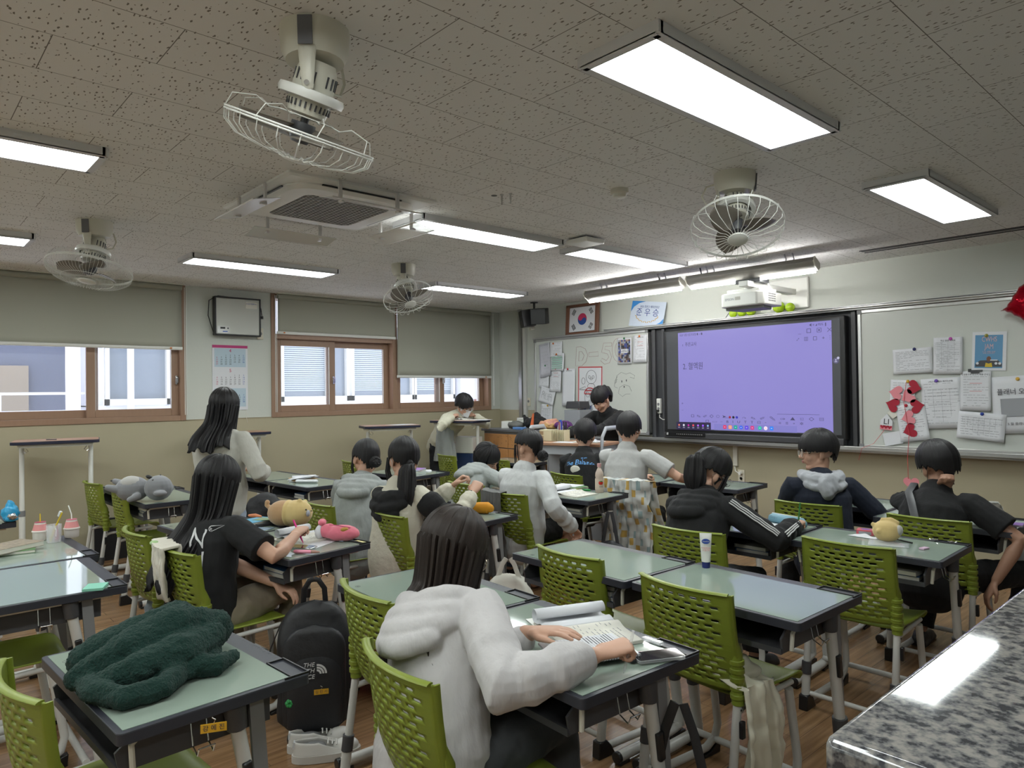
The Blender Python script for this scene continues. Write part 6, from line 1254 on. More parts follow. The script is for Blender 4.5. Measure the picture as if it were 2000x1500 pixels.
hair_obj(p, [lambda b: hair_cap(b, p3['head'], front=82, side=102, back=134, th=0.014, seed=6), lambda b: bun(b, p3['head'], (0.03, -0.115, -0.045), 0.034), lambda b: wisp(b, p3['head'], [(-0.078, 0.03, 0.02), (-0.086, 0.03, -0.05), (-0.075, 0.035, -0.12)], seed=2)])
# 4: ponytail girl
p = person(-3.72, 2.38, 14, 'person with long low ponytail, black hood, cream striped knit and smart watch', lean=9, leans=-3, head=(60, 12, 0), R_=(-3.47, 2.78, 0.91), L_=(-3.60, 2.72, 0.95), poleR=(0.5, -0.4, -0.8), poleL=(-0.3, -0.3, -0.9), top=mat('knit_cream', (0.58, 0.55, 0.45), 0.9, bump=(60, 0.3, 0.01)), puff=1.25, bottoms=m_blk, poseR='curl', poseL='curl', nR=(0.2, 0.3, 0.9), nL=(0.2, 0.3, 0.9), vox=0.0055, fold=(0.12, 0.03), cuff=0.02, torso=0.47)
p4 = p
b = MB(); cpt = p['nb']; arc = [cpt + p['sx'] * sin(R(a)) * 0.13 - p['fw'] * (cos(R(a)) * 0.10 + 0.02) - p['up'] * (0.035 + 0.06 * max(0, cos(R(a)))) for a in range(-100, 101, 20)]
b.sweep(arc, [0.026, 0.034, 0.04, 0.044, 0.046, 0.048, 0.046, 0.044, 0.04, 0.034, 0.026], cap='round', n=12); arc = [q - p['fw'] * 0.02 - p['up'] * 0.06 for q in arc[2:-2]]; b.sweep(arc, 0.038, cap='round', n=10); arc = [q - p['up'] * 0.05 for q in arc[1:-1]]; b.sweep(arc, 0.03, cap='round', n=10); b.build('hood', m_blk, p['o'], remesh=0.007, smo=3, disp=(0.08, 0.025))
m_kst = m_blk
for s_ in (1, -1):
    S0, E_, Wr = p['arms'][s_]
    for t0, t1, sc in ((0.26, 0.42, 1.19), (0.62, 0.78, 1.19)):
        pts = [S0.lerp(E_, t0 + (t1 - t0) * i / 4) for i in range(5)]; MB().sweep(pts, [0.0725 * (1 - 0.14 * (t0 + (t1 - t0) * i / 4)) * 1.07 for i in range(5)], n=20, cap='round').build('black_stripe', m_kst, p['o'], remesh=0.006, disp=(0.12, 0.03))
    d_ = (Wr - E_).normalized(); e_ = Wr - d_ * 0.045; MB().sweep([e_ - d_ * 0.045, e_ + d_ * 0.02], [0.046, 0.041], n=18, cap='round').build('ribbed_cuff', m_kst, p['o'])
S0, E_, Wr = p['arms'][1]; d_ = (Wr - E_).normalized(); q = d_.to_track_quat('Z', 'Y').to_matrix().to_4x4()
w_ = MB(Matrix.Translation(Wr - d_ * 0.012) @ q).lathe([(0.0285, -0.011), (0.030, -0.009), (0.030, 0.009), (0.0285, 0.011)], n=24).build('watch_strap', mat('strap_pale', (0.6, 0.55, 0.5), 0.5), p['o']); up_ = (V((0, 0, 1)) - d_ * d_.z).normalized(); side_ = d_.cross(up_)
nrm = (up_ * 0.75 + (p['M'].to_3x3().inverted() @ V((0.45, -0.9, 0))).normalized() * 0.65).normalized(); nrm = (nrm - d_ * nrm.dot(d_)).normalized(); q2 = Matrix((d_.cross(nrm), d_, nrm)).transposed().to_4x4(); q2 = Matrix.Translation(Wr - d_ * 0.012 + nrm * 0.031) @ Matrix((d_.cross(nrm).to_tuple() + (0,), d_.to_tuple() + (0,), nrm.to_tuple() + (0,), (0, 0, 0, 1))).transposed()
MB(q2).poly(rr(0.017, 0.020, 0.006), -0.005, 0.004).build('watch_case', m_chrome, w_, bevel=0.001); MB(q2).poly(rr(0.0145, 0.0175, 0.005), 0.004, 0.0052).build('watch_face', m_black, w_)
def tail(b, p_, st, drop, w0=0.032, side=(0, 0), back=0.02, n=64, seg=9, seed=1):
    M = p_['head']; s0 = M @ V(st); rnd = random.Random(seed); fw = p_['fw'].normalized(); sx = p_['sx'].normalized()
    c = [s0, s0 - fw * 0.03 + V((0, 0, -0.015))]
    for i in range(1, seg + 1): t = i / seg; c.append(s0 - fw * (0.035 + back * t) + sx * side[0] * t + V((0, 0, -drop * t - 0.01)))
    rad = [w0 * 0.45, w0 * 0.8] + [w0 * (1.05 + 0.25 * sin(pi * t)) * (1 - 0.7 * max(0, t - 0.6) / 0.4) for t in [i / seg for i in range(1, seg + 1)]]
    ph = [rnd.uniform(0, 6) for _ in range(3)]
    def fn(u_, v_):
        k = v_ * (len(c) - 1); i = min(int(k), len(c) - 2); f_ = k - i; P_ = c[i].lerp(c[i + 1], f_); r_ = rad[i] + (rad[i + 1] - rad[i]) * f_; a = 2 * pi * u_
        r_ *= 1 + 0.10 * sin(a * 7 + ph[0] + v_ * 3) + 0.06 * sin(a * 17 + ph[1]); return P_ + sx * r_ * cos(a) * 1.15 + fw * r_ * sin(a) * 0.8
    b.grid(fn, n, 30, closed=True, uv=True)
    b.ell(s0 - fw * 0.012, 0.020, n=12, m=8)
hair_obj(p, [lambda b: hair_cap(b, p4['head'], front=84, side=100, back=132, th=0.014, seed=8), lambda b: tail(b, p4, (0.01, -0.105, -0.03), 0.33, 0.040, side=(0.03, 0), back=0.05), lambda b: wisp(b, p4['head'], [(-0.076, 0.05, 0.03), (-0.088, 0.05, -0.05), (-0.07, 0.07, -0.12), (-0.05, 0.06, -0.17)], k=9, seed=3)])
face_mask(p, m_paper); eyes(p)
# 6: sleeping girl
p = person(-4.44, 3.70, -12, 'person in a grey hoodie slumped forward on the desk with loose black hair', lean=47, leans=4, head=(-62, 48, 28), neck=(-0.02, 0.03), R_=(-4.34, 3.98, 0.79), L_=(-4.66, 3.98, 0.79), poleR=(1, 0, -0.2), poleL=(-1, 0, -0.2), top=m_hgrey, hood=1.1, puff=1.15, bottoms=m_jean, fold=(0.1, 0.03), hem=0.05, torso=0.47, nseg=None) if False else person(-4.60, 3.55, -8, 'person in a grey hoodie slumped forward on the desk with loose black hair', lean=36, leans=-9, head=(-56, 38, 26), neck=(-0.02, 0.03), R_=(-4.34, 3.98, 0.79), L_=(-4.66, 3.98, 0.79), poleR=(1, 0, -0.2), poleL=(-1, 0, -0.2), top=m_hgrey, hood=1.1, puff=1.15, bottoms=m_jean, fold=(0.1, 0.03), hem=0.05, torso=0.47)
p6 = p
def fall6(a):
    c, s_ = cos(a), sin(a)
    if c > cos(R(62)): return None
    H0 = p6['head']; st = H0 @ V((s_ * 0.088, c * 0.105 - 0.012, -0.02)); return [st + V((0.012, 0.0, -0.05)), st + V((0.03, 0.015, -0.11)), st + V((0.04, 0.02, -0.17))]
hair_obj(p, [lambda b: hair_cap(b, p6['head'], front=80, side=98, back=98, th=0.014, seed=9, hang=fall6, n=90, m=36, jag=0.0)]); eyes(p, open_=False)
# 7: bun girl
p = person(-3.82, 3.51, 12, 'person in a loose white sweatshirt and black shorts with a low hair bun', lean=9, head=(88, 4, 0), R_=(-3.50, 3.72, 0.58), L_=(-4.0, 3.85, 0.78), poleR=(0.6, -0.6, -0.5), top=m_cwhite, puff=1.35, bottoms=m_blk, legcut=0.7, fold=(0.13, 0.04), hem=0.05, torso=0.47, sh=0.18)
p7 = p; hair_obj(p, [lambda b: hair_cap(b, p7['head'], front=78, side=92, back=132, th=0.010, seed=10), lambda b: bun(b, p7['head'], (0.0, -0.125, -0.055), 0.036, 1), lambda b: wisp(b, p7['head'], [(0.070, 0.055, 0.03), (0.082, 0.05, -0.03), (0.078, 0.05, -0.10)], seed=4), lambda b: wisp(b, p7['head'], [(-0.070, 0.055, 0.03), (-0.082, 0.05, -0.03), (-0.078, 0.05, -0.10)], seed=5)]); eyes(p)
# 8: boy, black printed T-shirt
p = person(-4.24, 4.66, 24, 'person in a black T-shirt with blue lettering on the back and short black hair', lean=14, leans=-3, head=(12, 4, 6), R_=(-4.12, 5.03, 0.80), L_=(-4.50, 4.98, 0.80), top=m_blk, sleeve='short', puff=1.15, bottoms=m_blk, sh=0.185, torso=0.50)
p8 = p; hair_obj(p, [lambda b: hair_cap(b, p8['head'], front=84, side=100, back=126, th=0.020, seed=11, puff=1.02)])
m_bp = mat('print_blue', (0.10, 0.30, 0.62), 0.6); on_back(p, 'The Balance', 0.085, m_bp, 0.03, 0.0, xs=0.9); on_back(p, 'EST. 2021', 0.016, m_bp, 0.075, 0.05); 
ax = p['ch'] - p['fw'] * 0.128 - p['up'] * 0.045; o = MB(Matrix.Translation(ax)).ell((-0.035, 0, 0), (0.045, 0.006, 0.035), n=20, m=10).build('print_patch', m_page, p['o'])
# 10: boy, light grey T-shirt
p = person(-3.69, 4.55, 16, 'person in a light grey T-shirt with short black hair', lean=9, head=(18, 4, -2), R_=(-3.36, 5.0, 0.80), L_=(-3.85, 4.96, 0.80), poleR=(0.9, -0.2, -0.5), poleL=(-0.8, -0.2, -0.5), top=m_gtee, sleeve='short', puff=1.22, bottoms=m_blk, sh=0.20, torso=0.54, size=1.04, fold=(0.14, 0.03))
p10 = p; hair_obj(p, [lambda b: hair_cap(b, p10['head'], front=84, side=100, back=126, th=0.020, seed=12, puff=1.02)])
# 11: girl, black track jacket
p = person(-2.19, 3.22, -4, 'person in a black hooded jacket with white striped sleeves and a ponytail', lean=26, leans=-5, head=(-24, 32, 6), neck=(0, 0.03), R_=(-1.84, 3.70, 0.80), L_=(-2.25, 3.70, 0.80), poleR=(0.8, -0.6, -0.5), poleL=(-0.5, -0.3, -0.8), top=m_blk, hood=1.1, puff=1.32, bottoms=m_blk, poseR='grip', vox=0.0065, fold=(0.13, 0.035), hem=0.05, sh=0.185, torso=0.49)
p11 = p; hair_obj(p, [lambda b: hair_cap(b, p11['head'], front=84, side=98, back=124, th=0.012, seed=13), lambda b: tail(b, p11, (0.0, -0.105, 0.045), 0.26, 0.042, side=(0.0, 0), back=0.03, seed=5), lambda b: wisp(b, p11['head'], [(0.072, 0.05, 0.03), (0.084, 0.05, -0.04), (0.08, 0.055, -0.12)], seed=6)])
face_mask(p, m_black); eyes(p); glasses(p, m_chrome)
S0, E_, Wr = p['arms'][1]; m_st = mat('stripe_white', (0.6, 0.6, 0.6), 0.8); ext = V((0.85, -0.45, 0.45)).normalized()
for k in (-1, 0, 1):
    for A_, B_, r0_, r1_, n_ in ((S0, E_, 0.079, 0.071, 10), (E_, Wr, 0.071, 0.050, 8)):
        d_ = (B_ - A_).normalized(); e1 = (ext - d_ * ext.dot(d_)).normalized(); e2 = d_.cross(e1); e3 = (e1 + e2 * 0.17 * k).normalized()
        MB().sweep([A_.lerp(B_, i / n_) + e3 * (r0_ + (r1_ - r0_) * i / n_ - 0.002 + 0.003 * sin(i * 2.3)) for i in range(n_ + 1)], [(0.0035, 0.004)] * (n_ + 1), side=e2, n=6).build('sleeve_stripe', m_st, p['o'])
t = MB(); c0 = p['M'] @ (p['arms'][1][2] + (p['arms'][1][2] - p['arms'][1][1]).normalized() * 0.09); c0.z = 0.80; d_ = V((0.1, 0.02, 1)).normalized(); t.sweep([c0 - d_ * 0.03, c0, c0 + d_ * 0.12], [0.001, 0.0045, 0.0045], n=8); tag(t.build('pencil', mat('pencil_green', (0.04, 0.2, 0.05), 0.4)), 'green pencil in the hand of the person in the striped sleeve jacket', 'pencil')
# 12: boy with glasses looking back
p = person(-2.04, 4.52, 38, 'person with round glasses looking back, navy sweater over a light grey hood', lean=8, head=(84, 2, 0), twist=8, R_=(-1.98, 4.90, 0.80), L_=(-2.32, 4.78, 0.80), poleR=(0.6, -0.6, -0.6), poleL=(-0.6, -0.4, -0.8), top=m_navy, puff=1.25, bottoms=m_blk, sh=0.20, size=1.03, hem=0.04, vox=0.005, torso=0.48, hip=0.49)
p12 = p; hair_obj(p, [lambda b: hair_cap(b, p12['head'], front=96, side=100, back=126, th=0.020, seed=14, puff=1.02, jag=0.05)]); eyes(p); glasses(p, m_gold, 0.0255)
b = MB(); cpt = p['nb'] + p['up'] * 0.01; arc = [cpt + p['sx'] * sin(R(a)) * 0.115 - p['fw'] * (cos(R(a)) * 0.095 + 0.0) - p['up'] * (0.0 + 0.05 * max(0, cos(R(a)))) for a in range(-115, 116, 23)]
b.sweep(arc, [0.026, 0.034, 0.04, 0.046, 0.05, 0.052, 0.05, 0.046, 0.04, 0.034, 0.026], cap='round', n=12); b.ell(cpt - p['fw'] * 0.125 - p['up'] * 0.085, (0.095, 0.050, 0.085), rot=(-8, 0, 48)); arc = [q - p['fw'] * 0.035 - p['up'] * 0.05 for q in arc[2:-2]]; b.sweep(arc, 0.03, cap='round', n=10)
b.build('hood', fabric('hood_light', (0.42, 0.43, 0.46), 0.35, 14), p['o'], remesh=0.006, smo=3, disp=(0.06, 0.022))
# 13: boy, plain black T-shirt
p = person(-1.40, 4.40, 4, 'person in plain black T-shirt with shoulder strap and black mask, fist at chin', lean=24, hip=0.49, head=(42, 12, -8), R_=(-1.10, 4.50, 0.50), L_=(-1.36, 4.60, 0.95), poleR=(1, 0, -0.1), poleL=(-0.8, 0.2, -0.7), top=m_blk, sleeve='short', puff=1.28, bottoms=m_blk, sh=0.195, poseR='rest', poseL='fist', skin=m_skin2, torso=0.50, hem=0.03, legs={1: ((0.40, 0.36, 0.50), (0.36, 0.42, 0.09)), -1: ((-0.10, 0.44, 0.50), (-0.12, 0.30, 0.09))})
p13 = p; hair_obj(p, [lambda b: hair_cap(b, p13['head'], front=84, side=100, back=126, th=0.022, seed=15, puff=1.03)]); face_mask(p, m_black)
q = p['nb'] - p['sx'] * 0.115; MB().sweep([q + p['fw'] * 0.08 + p['up'] * -0.03, q + p['up'] * 0.030 - p['fw'] * 0.01, q - p['fw'] * 0.10 - p['up'] * 0.06, p['ch'] - p['sx'] * 0.08 - p['fw'] * 0.145, p['wa'] - p['sx'] * 0.03 - p['fw'] * 0.145], [(0.020, 0.003)] * 5, side=p['sx'], n=8).build('shoulder_strap', m_dgrey, p['o'])
# 9: woman at the lectern
p = person(-4.86, 5.92, 188, 'person in a black cardigan with high ponytail leaning over the lectern, reading', stand=True, lean=34, head=(-10, 34, 0), R_=(-4.98, 5.20, 1.10), L_=(-4.66, 5.12, 1.10), poleR=(0.8, -0.2, -0.8), poleL=(-0.8, -0.2, -0.8), top=m_blk, puff=1.2, bottoms=m_navy, poseR='rest', poseL='rest', vox=0.0065, hip=0.95, torso=0.47, cuff=0.09, legs={1: ((0.10, 0.03, 0.5), (0.10, 0.0, 0.09)), -1: ((-0.10, 0.03, 0.5), (-0.10, 0.0, 0.09))})
p9 = p; hair_obj(p, [lambda b: hair_cap(b, p9['head'], front=98, side=96, back=122, th=0.012, seed=16), lambda b: tail(b, p9, (0.0, -0.10, 0.085), 0.17, 0.030, side=(-0.06, 0), back=0.02, seed=6)]); eyes(p)
S0, E_, Wr = p['arms'][-1]; d_ = (Wr - E_).normalized(); MB(Matrix.Translation(Wr - d_ * 0.02) @ d_.to_track_quat('Z', 'Y').to_matrix().to_4x4()).lathe([(0.027, -0.012), (0.030, -0.010), (0.030, 0.010), (0.027, 0.012)], n=20).build('watch', m_black, p['o'])
# 5: bending boy at the standing desk
p = person(-7.20, 5.30, -84, 'person in a cream sweater and white mask bending over a tall desk by the windows', stand=True, lean=44, head=(6, 30, 14), R_=(-6.80, 5.16, 1.25), L_=(-6.78, 5.52, 1.25), poleR=(1, -0.6, -0.5), poleL=(-1, -0.3, -0.5), top=m_cream2, puff=1.2, bottoms=mat('trouser_navy', (0.008, 0.009, 0.014), 0.8), poseR='grip', poseL='fist', vox=0.0065, hip=0.93, sh=0.195, torso=0.50, fold=(0.12, 0.03))
p5 = p; hair_obj(p, [lambda b: hair_cap(b, p5['head'], front=88, side=100, back=124, th=0.018, seed=17, puff=1.03)]); face_mask(p, m_paper); eyes(p, open_=False); glasses(p, m_gold)
# ================================================================ things on and around the desks
def put(o, loc, rz=0): o.location = loc; o.rotation_euler = (0, 0, R(rz)); return o
def blob(name, parts, m, vox=0.006, disp=None, smo=2, parent=None, flat=None):
    b = MB()
    for p in parts:
        if p[0] == 'e': b.ell(*p[1:])
        elif p[0] == 's': b.sweep(p[1], p[2], cap='round', n=12, side=p[3] if len(p) > 3 else None)
        elif p[0] == 'b': b.box(*p[1:])
    return b.build(name, m, parent, remesh=vox, disp=disp, smo=smo)
# dark green fleece on the nearest left desk
q, rz = on('D1', 0, 0)
def W3(x, y, z): return (x - q.x, y - q.y, z)
fl = [('s', [W3(-2.30, 0.44, 0.05), W3(-2.27, 0.55, 0.08), W3(-2.27, 0.68, 0.10), W3(-2.26, 0.79, 0.055)], [0.045, 0.065, 0.07, 0.05]),
      ('s', [W3(-2.20, 0.41, 0.035), W3(-2.17, 0.52, 0.085), W3(-2.20, 0.66, 0.12), W3(-2.23, 0.78, 0.085)], [0.035, 0.055, 0.06, 0.045]),
      ('s', [W3(-2.11, 0.43, 0.03), W3(-2.08, 0.52, 0.06), W3(-2.10, 0.64, 0.075), W3(-2.17, 0.75, 0.07)], [0.03, 0.045, 0.05, 0.04]),
      ('s', [W3(-2.30, 0.46, 0.03), W3(-2.20, 0.42, 0.028), W3(-2.08, 0.42, 0.028), W3(-1.99, 0.47, 0.028), W3(-1.99, 0.56, 0.028), W3(-2.06, 0.62, 0.035)], [0.03, 0.03, 0.03, 0.03, 0.028, 0.03]),
      ('s', [W3(-2.08, 0.66, 0.035), W3(-2.05, 0.72, 0.028), W3(-2.09, 0.775, 0.028)], [0.035, 0.028, 0.02]), ('s', [W3(-2.33, 0.50, 0.03), W3(-2.38, 0.44, 0.02)], [0.035, 0.02]),
      ('s', [W3(-2.36, 0.60, 0.05), W3(-2.34, 0.72, 0.05)], [0.05, 0.045]), ('e', W3(-2.2, 0.6, 0.03), (0.17, 0.18, 0.045))]
o = blob('fleece_blanket', fl, m_fur, 0.006, smo=4)
for sc_, st_ in ((0.05, 0.018), (0.008, 0.010)):
    t = bpy.data.textures.new('fleece', 'CLOUDS'); t.noise_scale = sc_; k = o.modifiers.new('d', 'DISPLACE'); k.texture = t; k.strength = st_; k.texture_coords = 'LOCAL'
put(o, q + V((0, 0, 0.003))); tag(o, 'crumpled dark green fluffy blanket heaped on the nearest left desk', 'blanket')
# backpack with lettering
bp = empty('backpack', (-3.03, 1.50, 0.0), 62, 'large black backpack with white mountain brand lettering standing beside the white sneakers', 'backpack')
def pack(b, w_, d, h, z0=0.05, top=0.35):
    def fn(u_, v_):
        a = 2 * pi * u_; e = 0.55; cx = math.copysign(abs(cos(a)) ** e, cos(a)); sy = math.copysign(abs(sin(a)) ** e, sin(a)); t = v_
        k = 1.0 if t < 1 - top else math.sqrt(max(0, 1 - ((t - (1 - top)) / top) ** 2)) ** 0.85
        k *= min(1, 0.75 + t * 4) if t < 0.07 else 1; kd = (0.72 + 0.28 * math.sin(pi * min(1, t * 1.15)))
        return (cx * w_ / 2 * max(k, 0.02), sy * d / 2 * kd * max(k, 0.03) ** 0.7, z0 + h * t)
    b.grid(fn, 40, 28, closed=True)
m_nyl = mat('nylon_black', (0.010, 0.010, 0.012), 0.55, bump=(18, 0.3, 0.015)); m_ny2 = mat('nylon_pocket', (0.014, 0.014, 0.017), 0.5, bump=(18, 0.3, 0.015))
b = MB(); pack(b, 0.33, 0.20, 0.56); b.build('main_bag', m_nyl, bp, disp=(0.1, 0.015))
b = MB(Matrix.Translation((0, -0.085, 0))); pack(b, 0.24, 0.10, 0.36, 0.06, 0.3); pk = b.build('front_pocket', m_ny2, bp)
b = MB(Matrix.Translation((0, -0.075, 0))); pack(b, 0.275, 0.09, 0.46, 0.06, 0.25); b.build('middle_pocket', m_nyl, bp)
m_logo = mat('logo_white', G(0.62), 0.5)
text('THE\nNORTH\nFACE', 0.026, m_logo, bp, Matrix.Translation((0.002, -0.156, 0.345)) @ Matrix.Rotation(pi / 2, 4, 'X'), 'brand_lettering', align='RIGHT', ex=0.001, shear=0.2)
b = MB(Matrix.Translation((0.012, -0.156, 0.330)) @ Matrix.Rotation(pi / 2, 4, 'X'))
for k in range(3): r0_, r1_ = 0.012 + k * 0.0115, 0.020 + k * 0.0115; pts = [(r1_ * cos(R(a)), r1_ * sin(R(a))) for a in range(0, 91, 10)] + [(r0_ * cos(R(a)), r0_ * sin(R(a))) for a in range(90, -1, -10)]; b.poly(pts, 0, 0.001)
b.build('brand_emblem', m_logo, bp, smooth=False)
b = MB()
for s_ in (-1, 1): b.sweep([(s_ * 0.05, 0.02, 0.58), (s_ * 0.045, 0.0, 0.66), (s_ * 0.02, -0.005, 0.70), (0, 0.0, 0.705)], [(0.012, 0.003)] * 4, n=8)
b.build('top_loop', m_nyl, bp)
for s_ in (-1, 1): MB().sweep([(s_ * 0.15, 0.05, 0.50), (s_ * 0.20, 0.06, 0.38), (s_ * 0.19, 0.02, 0.30), (s_ * 0.165, -0.02, 0.27)], [(0.018, 0.003)] * 4, side=(0, 1, 0), n=8).build('side_strap', m_nyl, bp)
b = MB()
for s_ in (-1, 1): b.ell((s_ * 0.09, -0.10, 0.035), (0.03, 0.03, 0.035))
b.build('base_knob', m_black, bp)
def name_tag(parent, M, s_):
    o_ = MB(M).box((0, 0, 0), (0.062, 0.003, 0.022)).build('name_tag', mat('tag_yellow', (0.62, 0.33, 0.02), 0.4), parent); text(s_, 0.016, m_ink, o_, M @ Matrix.Translation((0, -0.002, 0)) @ Matrix.Rotation(pi / 2, 4, 'X'), 'tag_text', ex=0.0003)
    MB(M).sweep([(0, 0, 0.011), (0.004, 0, 0.02), (-0.004, 0, 0.026)], 0.0015, n=5).build('ring', m_chrome, o_)
name_tag(bp, Matrix.Translation((0.03, -0.142, 0.245)), '김 민 서')
b = MB()
for x, z in ((-0.105, 0.26), (0.155, 0.41)): b.sweep([(x, -0.115 if x < 0 else -0.05, z + 0.025), (x + 0.005, -0.118 if x < 0 else -0.055, z), (x, -0.115 if x < 0 else -0.05, z - 0.03)], 0.0035, n=6)
b.build('zip_pull', m_chrome, bp)
b = MB(); [b.ell((-0.105 + 0.01 * cos(k), -0.12, 0.20 + 0.01 * sin(k)), 0.010, n=8, m=6) for k in range(6)]; b.build('clover_charm', mat('clover', (0.02, 0.25, 0.06), 0.5), bp)
o = empty('desk_name_tag', on('D1', 1.0, -0.12)[0] + V((0.012, 0, -0.055)), 66); tag(o, 'yellow name tag hanging at the right edge of the blanket desk', 'name tag'); name_tag(o, Matrix(), '강 예 진'); 
# sneakers
m_shoe = mat('sneaker_white', (0.62, 0.60, 0.57), 0.45)
def sneaker(x, y, rz, label):
    t = empty('sneaker', (x, y, 0), rz, label, 'shoe', 'pair of white sneakers')
    def ol(t_): return 0.034 + 0.013 * sin(pi * min(1, t_ * 1.05)) ** 1 - 0.004 * (t_ < 0.1)
    def fn(u_, v_):
        a = 2 * pi * u_; yy = -0.13 + 0.27 * (0.5 - 0.5 * cos(a)) ; t_ = (yy + 0.13) / 0.27; s_ = 1 if sin(a) > 0 else -1
        w_ = (0.036 + 0.012 * t_) * math.sqrt(max(0, 1 - abs(2 * t_ - 1) ** 3.2)); hmax = 0.088 - 0.010 * sin(pi * t_) if t_ < 0.35 else 0.085 - 0.062 * ((t_ - 0.35) / 0.65) ** 0.8
        z = 0.030 + (hmax - 0.030) * v_; return (s_ * w_ * (1 - 0.28 * v_), yy * (1 - 0.03 * v_), z)
    up_ = MB().grid(fn, 48, 8, closed=True).build('upper', m_shoe, t, solid=0.006)
    def fs_(u_, v_):
        a = 2 * pi * u_; yy = -0.138 + 0.285 * (0.5 - 0.5 * cos(a)); t_ = (yy + 0.138) / 0.285; s_ = 1 if sin(a) > 0 else -1; return (s_ * (0.040 + 0.012 * t_) * math.sqrt(max(0, 1 - abs(2 * t_ - 1) ** 3)), yy, 0.002 + 0.032 * v_)
    b = MB(); b.grid(fs_, 48, 3, closed=True); n = 48; b.f.append(tuple(range(n))); b.mi.append(0); b.f.append(tuple(reversed(range(2 * n, 3 * n)))); b.mi.append(0); b.build('sole', mat('sole_white', (0.55, 0.53, 0.50), 0.5), t)
    MB().ell((0, 0.085, 0.045), (0.036, 0.055, 0.030)).build('toe_box', m_shoe, up_)
    MB().ell((0, -0.05, 0.055), (0.028, 0.055, 0.02)).build('inner_lining', m_grey, up_); b = MB()
    for k in range(4): b.sweep([(-0.024, 0.01 + k * 0.018, 0.070 - k * 0.004), (0, 0.012 + k * 0.018, 0.082 - k * 0.005), (0.024, 0.01 + k * 0.018, 0.070 - k * 0.004)], 0.003, n=6)
    b.build('laces', m_shoe, up_); MB().box((0, -0.128, 0.075), (0.024, 0.006, 0.028), rot=(-8, 0, 0)).build('heel_patch', m_paper, up_)
    text('AIR', 0.009, m_ink, up_, Matrix.Translation((0, -0.1325, 0.068)) @ Matrix.Rotation(pi / 2, 4, 'X'), 'heel_letters', ex=0.0003); MB(Matrix.Translation((0, -0.1325, 0.08)) @ Matrix.Rotation(pi / 2, 4, 'X')).poly([(-0.009, 0.0), (-0.004, -0.004), (0.010, 0.005), (-0.003, -0.001), (-0.006, 0.003)], 0, 0.0005).build('heel_mark', m_ink, up_)
sneaker(-2.90, 1.455, -22, 'white low top sneaker farther from the camera, beside the backpack'); sneaker(-2.80, 1.43, -26, 'white low top sneaker nearer the camera, beside the chair leg')
# koala plush
q, rz = on('D5', -0.25, -0.15); ko = empty('koala_plush', V((-5.83, 1.53, 0.762)), 48, 'grey koala plush lying on its side across two desks', 'plush toy'); m_ko = mat('plush_grey', (0.22, 0.225, 0.24), 0.95, sheen=0.3); m_kb = mat('plush_pale', (0.40, 0.39, 0.37), 0.95, sheen=0.3)
blob('body', [('e', (-0.10, 0, 0.095), (0.125, 0.10, 0.095)), ('s', [(-0.19, -0.06, 0.10), (-0.245, -0.075, 0.115)], [0.03, 0.024]), ('s', [(-0.19, 0.03, 0.13), (-0.25, 0.03, 0.15)], [0.03, 0.022]), ('s', [(-0.02, -0.085, 0.05), (-0.06, -0.12, 0.03)], [0.028, 0.02])], m_ko, 0.006, parent=ko)
blob('head', [('e', (0.095, 0, 0.10), (0.10, 0.095, 0.095)), ('e', (0.15, -0.085, 0.07), (0.05, 0.035, 0.022)), ('e', (0.13, 0.08, 0.09), (0.045, 0.03, 0.035))], m_ko, 0.006, parent=ko)
MB().ell((-0.10, -0.02, 0.125), (0.088, 0.07, 0.070)).build('belly', m_kb, ko); MB().ell((0.04, -0.03, 0.186), (0.026, 0.018, 0.014), rot=(0, 20, 0)).build('nose', m_black, ko); b = MB(); b.ell((0.085, -0.062, 0.165), 0.007); b.ell((0.10, 0.02, 0.192), 0.007); b.build('eye', m_black, ko)
b = MB()
for p_ in ((-0.262, -0.078, 0.12), (-0.268, 0.03, 0.155)):
    for k in (-1, 0, 1): b.ell((p_[0], p_[1] + k * 0.012, p_[2]), (0.012, 0.006, 0.006), n=8, m=6)
b.build('claws', m_black, ko)
# tan and yellow plush (barrel shaped)
tp = empty('barrel_plush', V((-4.06, 1.86, 0.762)), 40, 'tan and yellow barrel shaped animal plush by the open book', 'plush toy'); m_tan2 = mat('plush_tan', (0.44, 0.27, 0.14), 0.95, sheen=0.3); m_yl = mat('plush_yellow', (0.62, 0.46, 0.20), 0.95, sheen=0.3)
blob('rear_body', [('e', (-0.045, 0, 0.078), (0.095, 0.078, 0.078)), ('s', [(-0.13, 0, 0.11), (-0.15, 0, 0.125), (-0.145, 0, 0.142)], [0.014, 0.014, 0.016])], m_tan2, 0.006, parent=tp)
blob('front_body', [('e', (0.045, 0, 0.08), (0.092, 0.08, 0.08)), ('e', (0.07, -0.02, 0.155), (0.016, 0.014, 0.014)), ('e', (0.075, 0.045, 0.14), (0.016, 0.014, 0.014)), ('e', (-0.01, 0, 0.08), (0.03, 0.0795, 0.0795))], m_yl, 0.006, parent=tp)
b = MB(); b.ell((0.128, -0.035, 0.085), (0.010, 0.018, 0.02)); b.build('muzzle_patch', mat('patch_grey', (0.4, 0.42, 0.48), 0.8), tp); b = MB(); b.ell((0.122, -0.048, 0.108), 0.005); b.ell((0.132, 0.02, 0.105), 0.005); b.ell((0.138, -0.012, 0.095), 0.004); b.build('eye', m_black, tp)
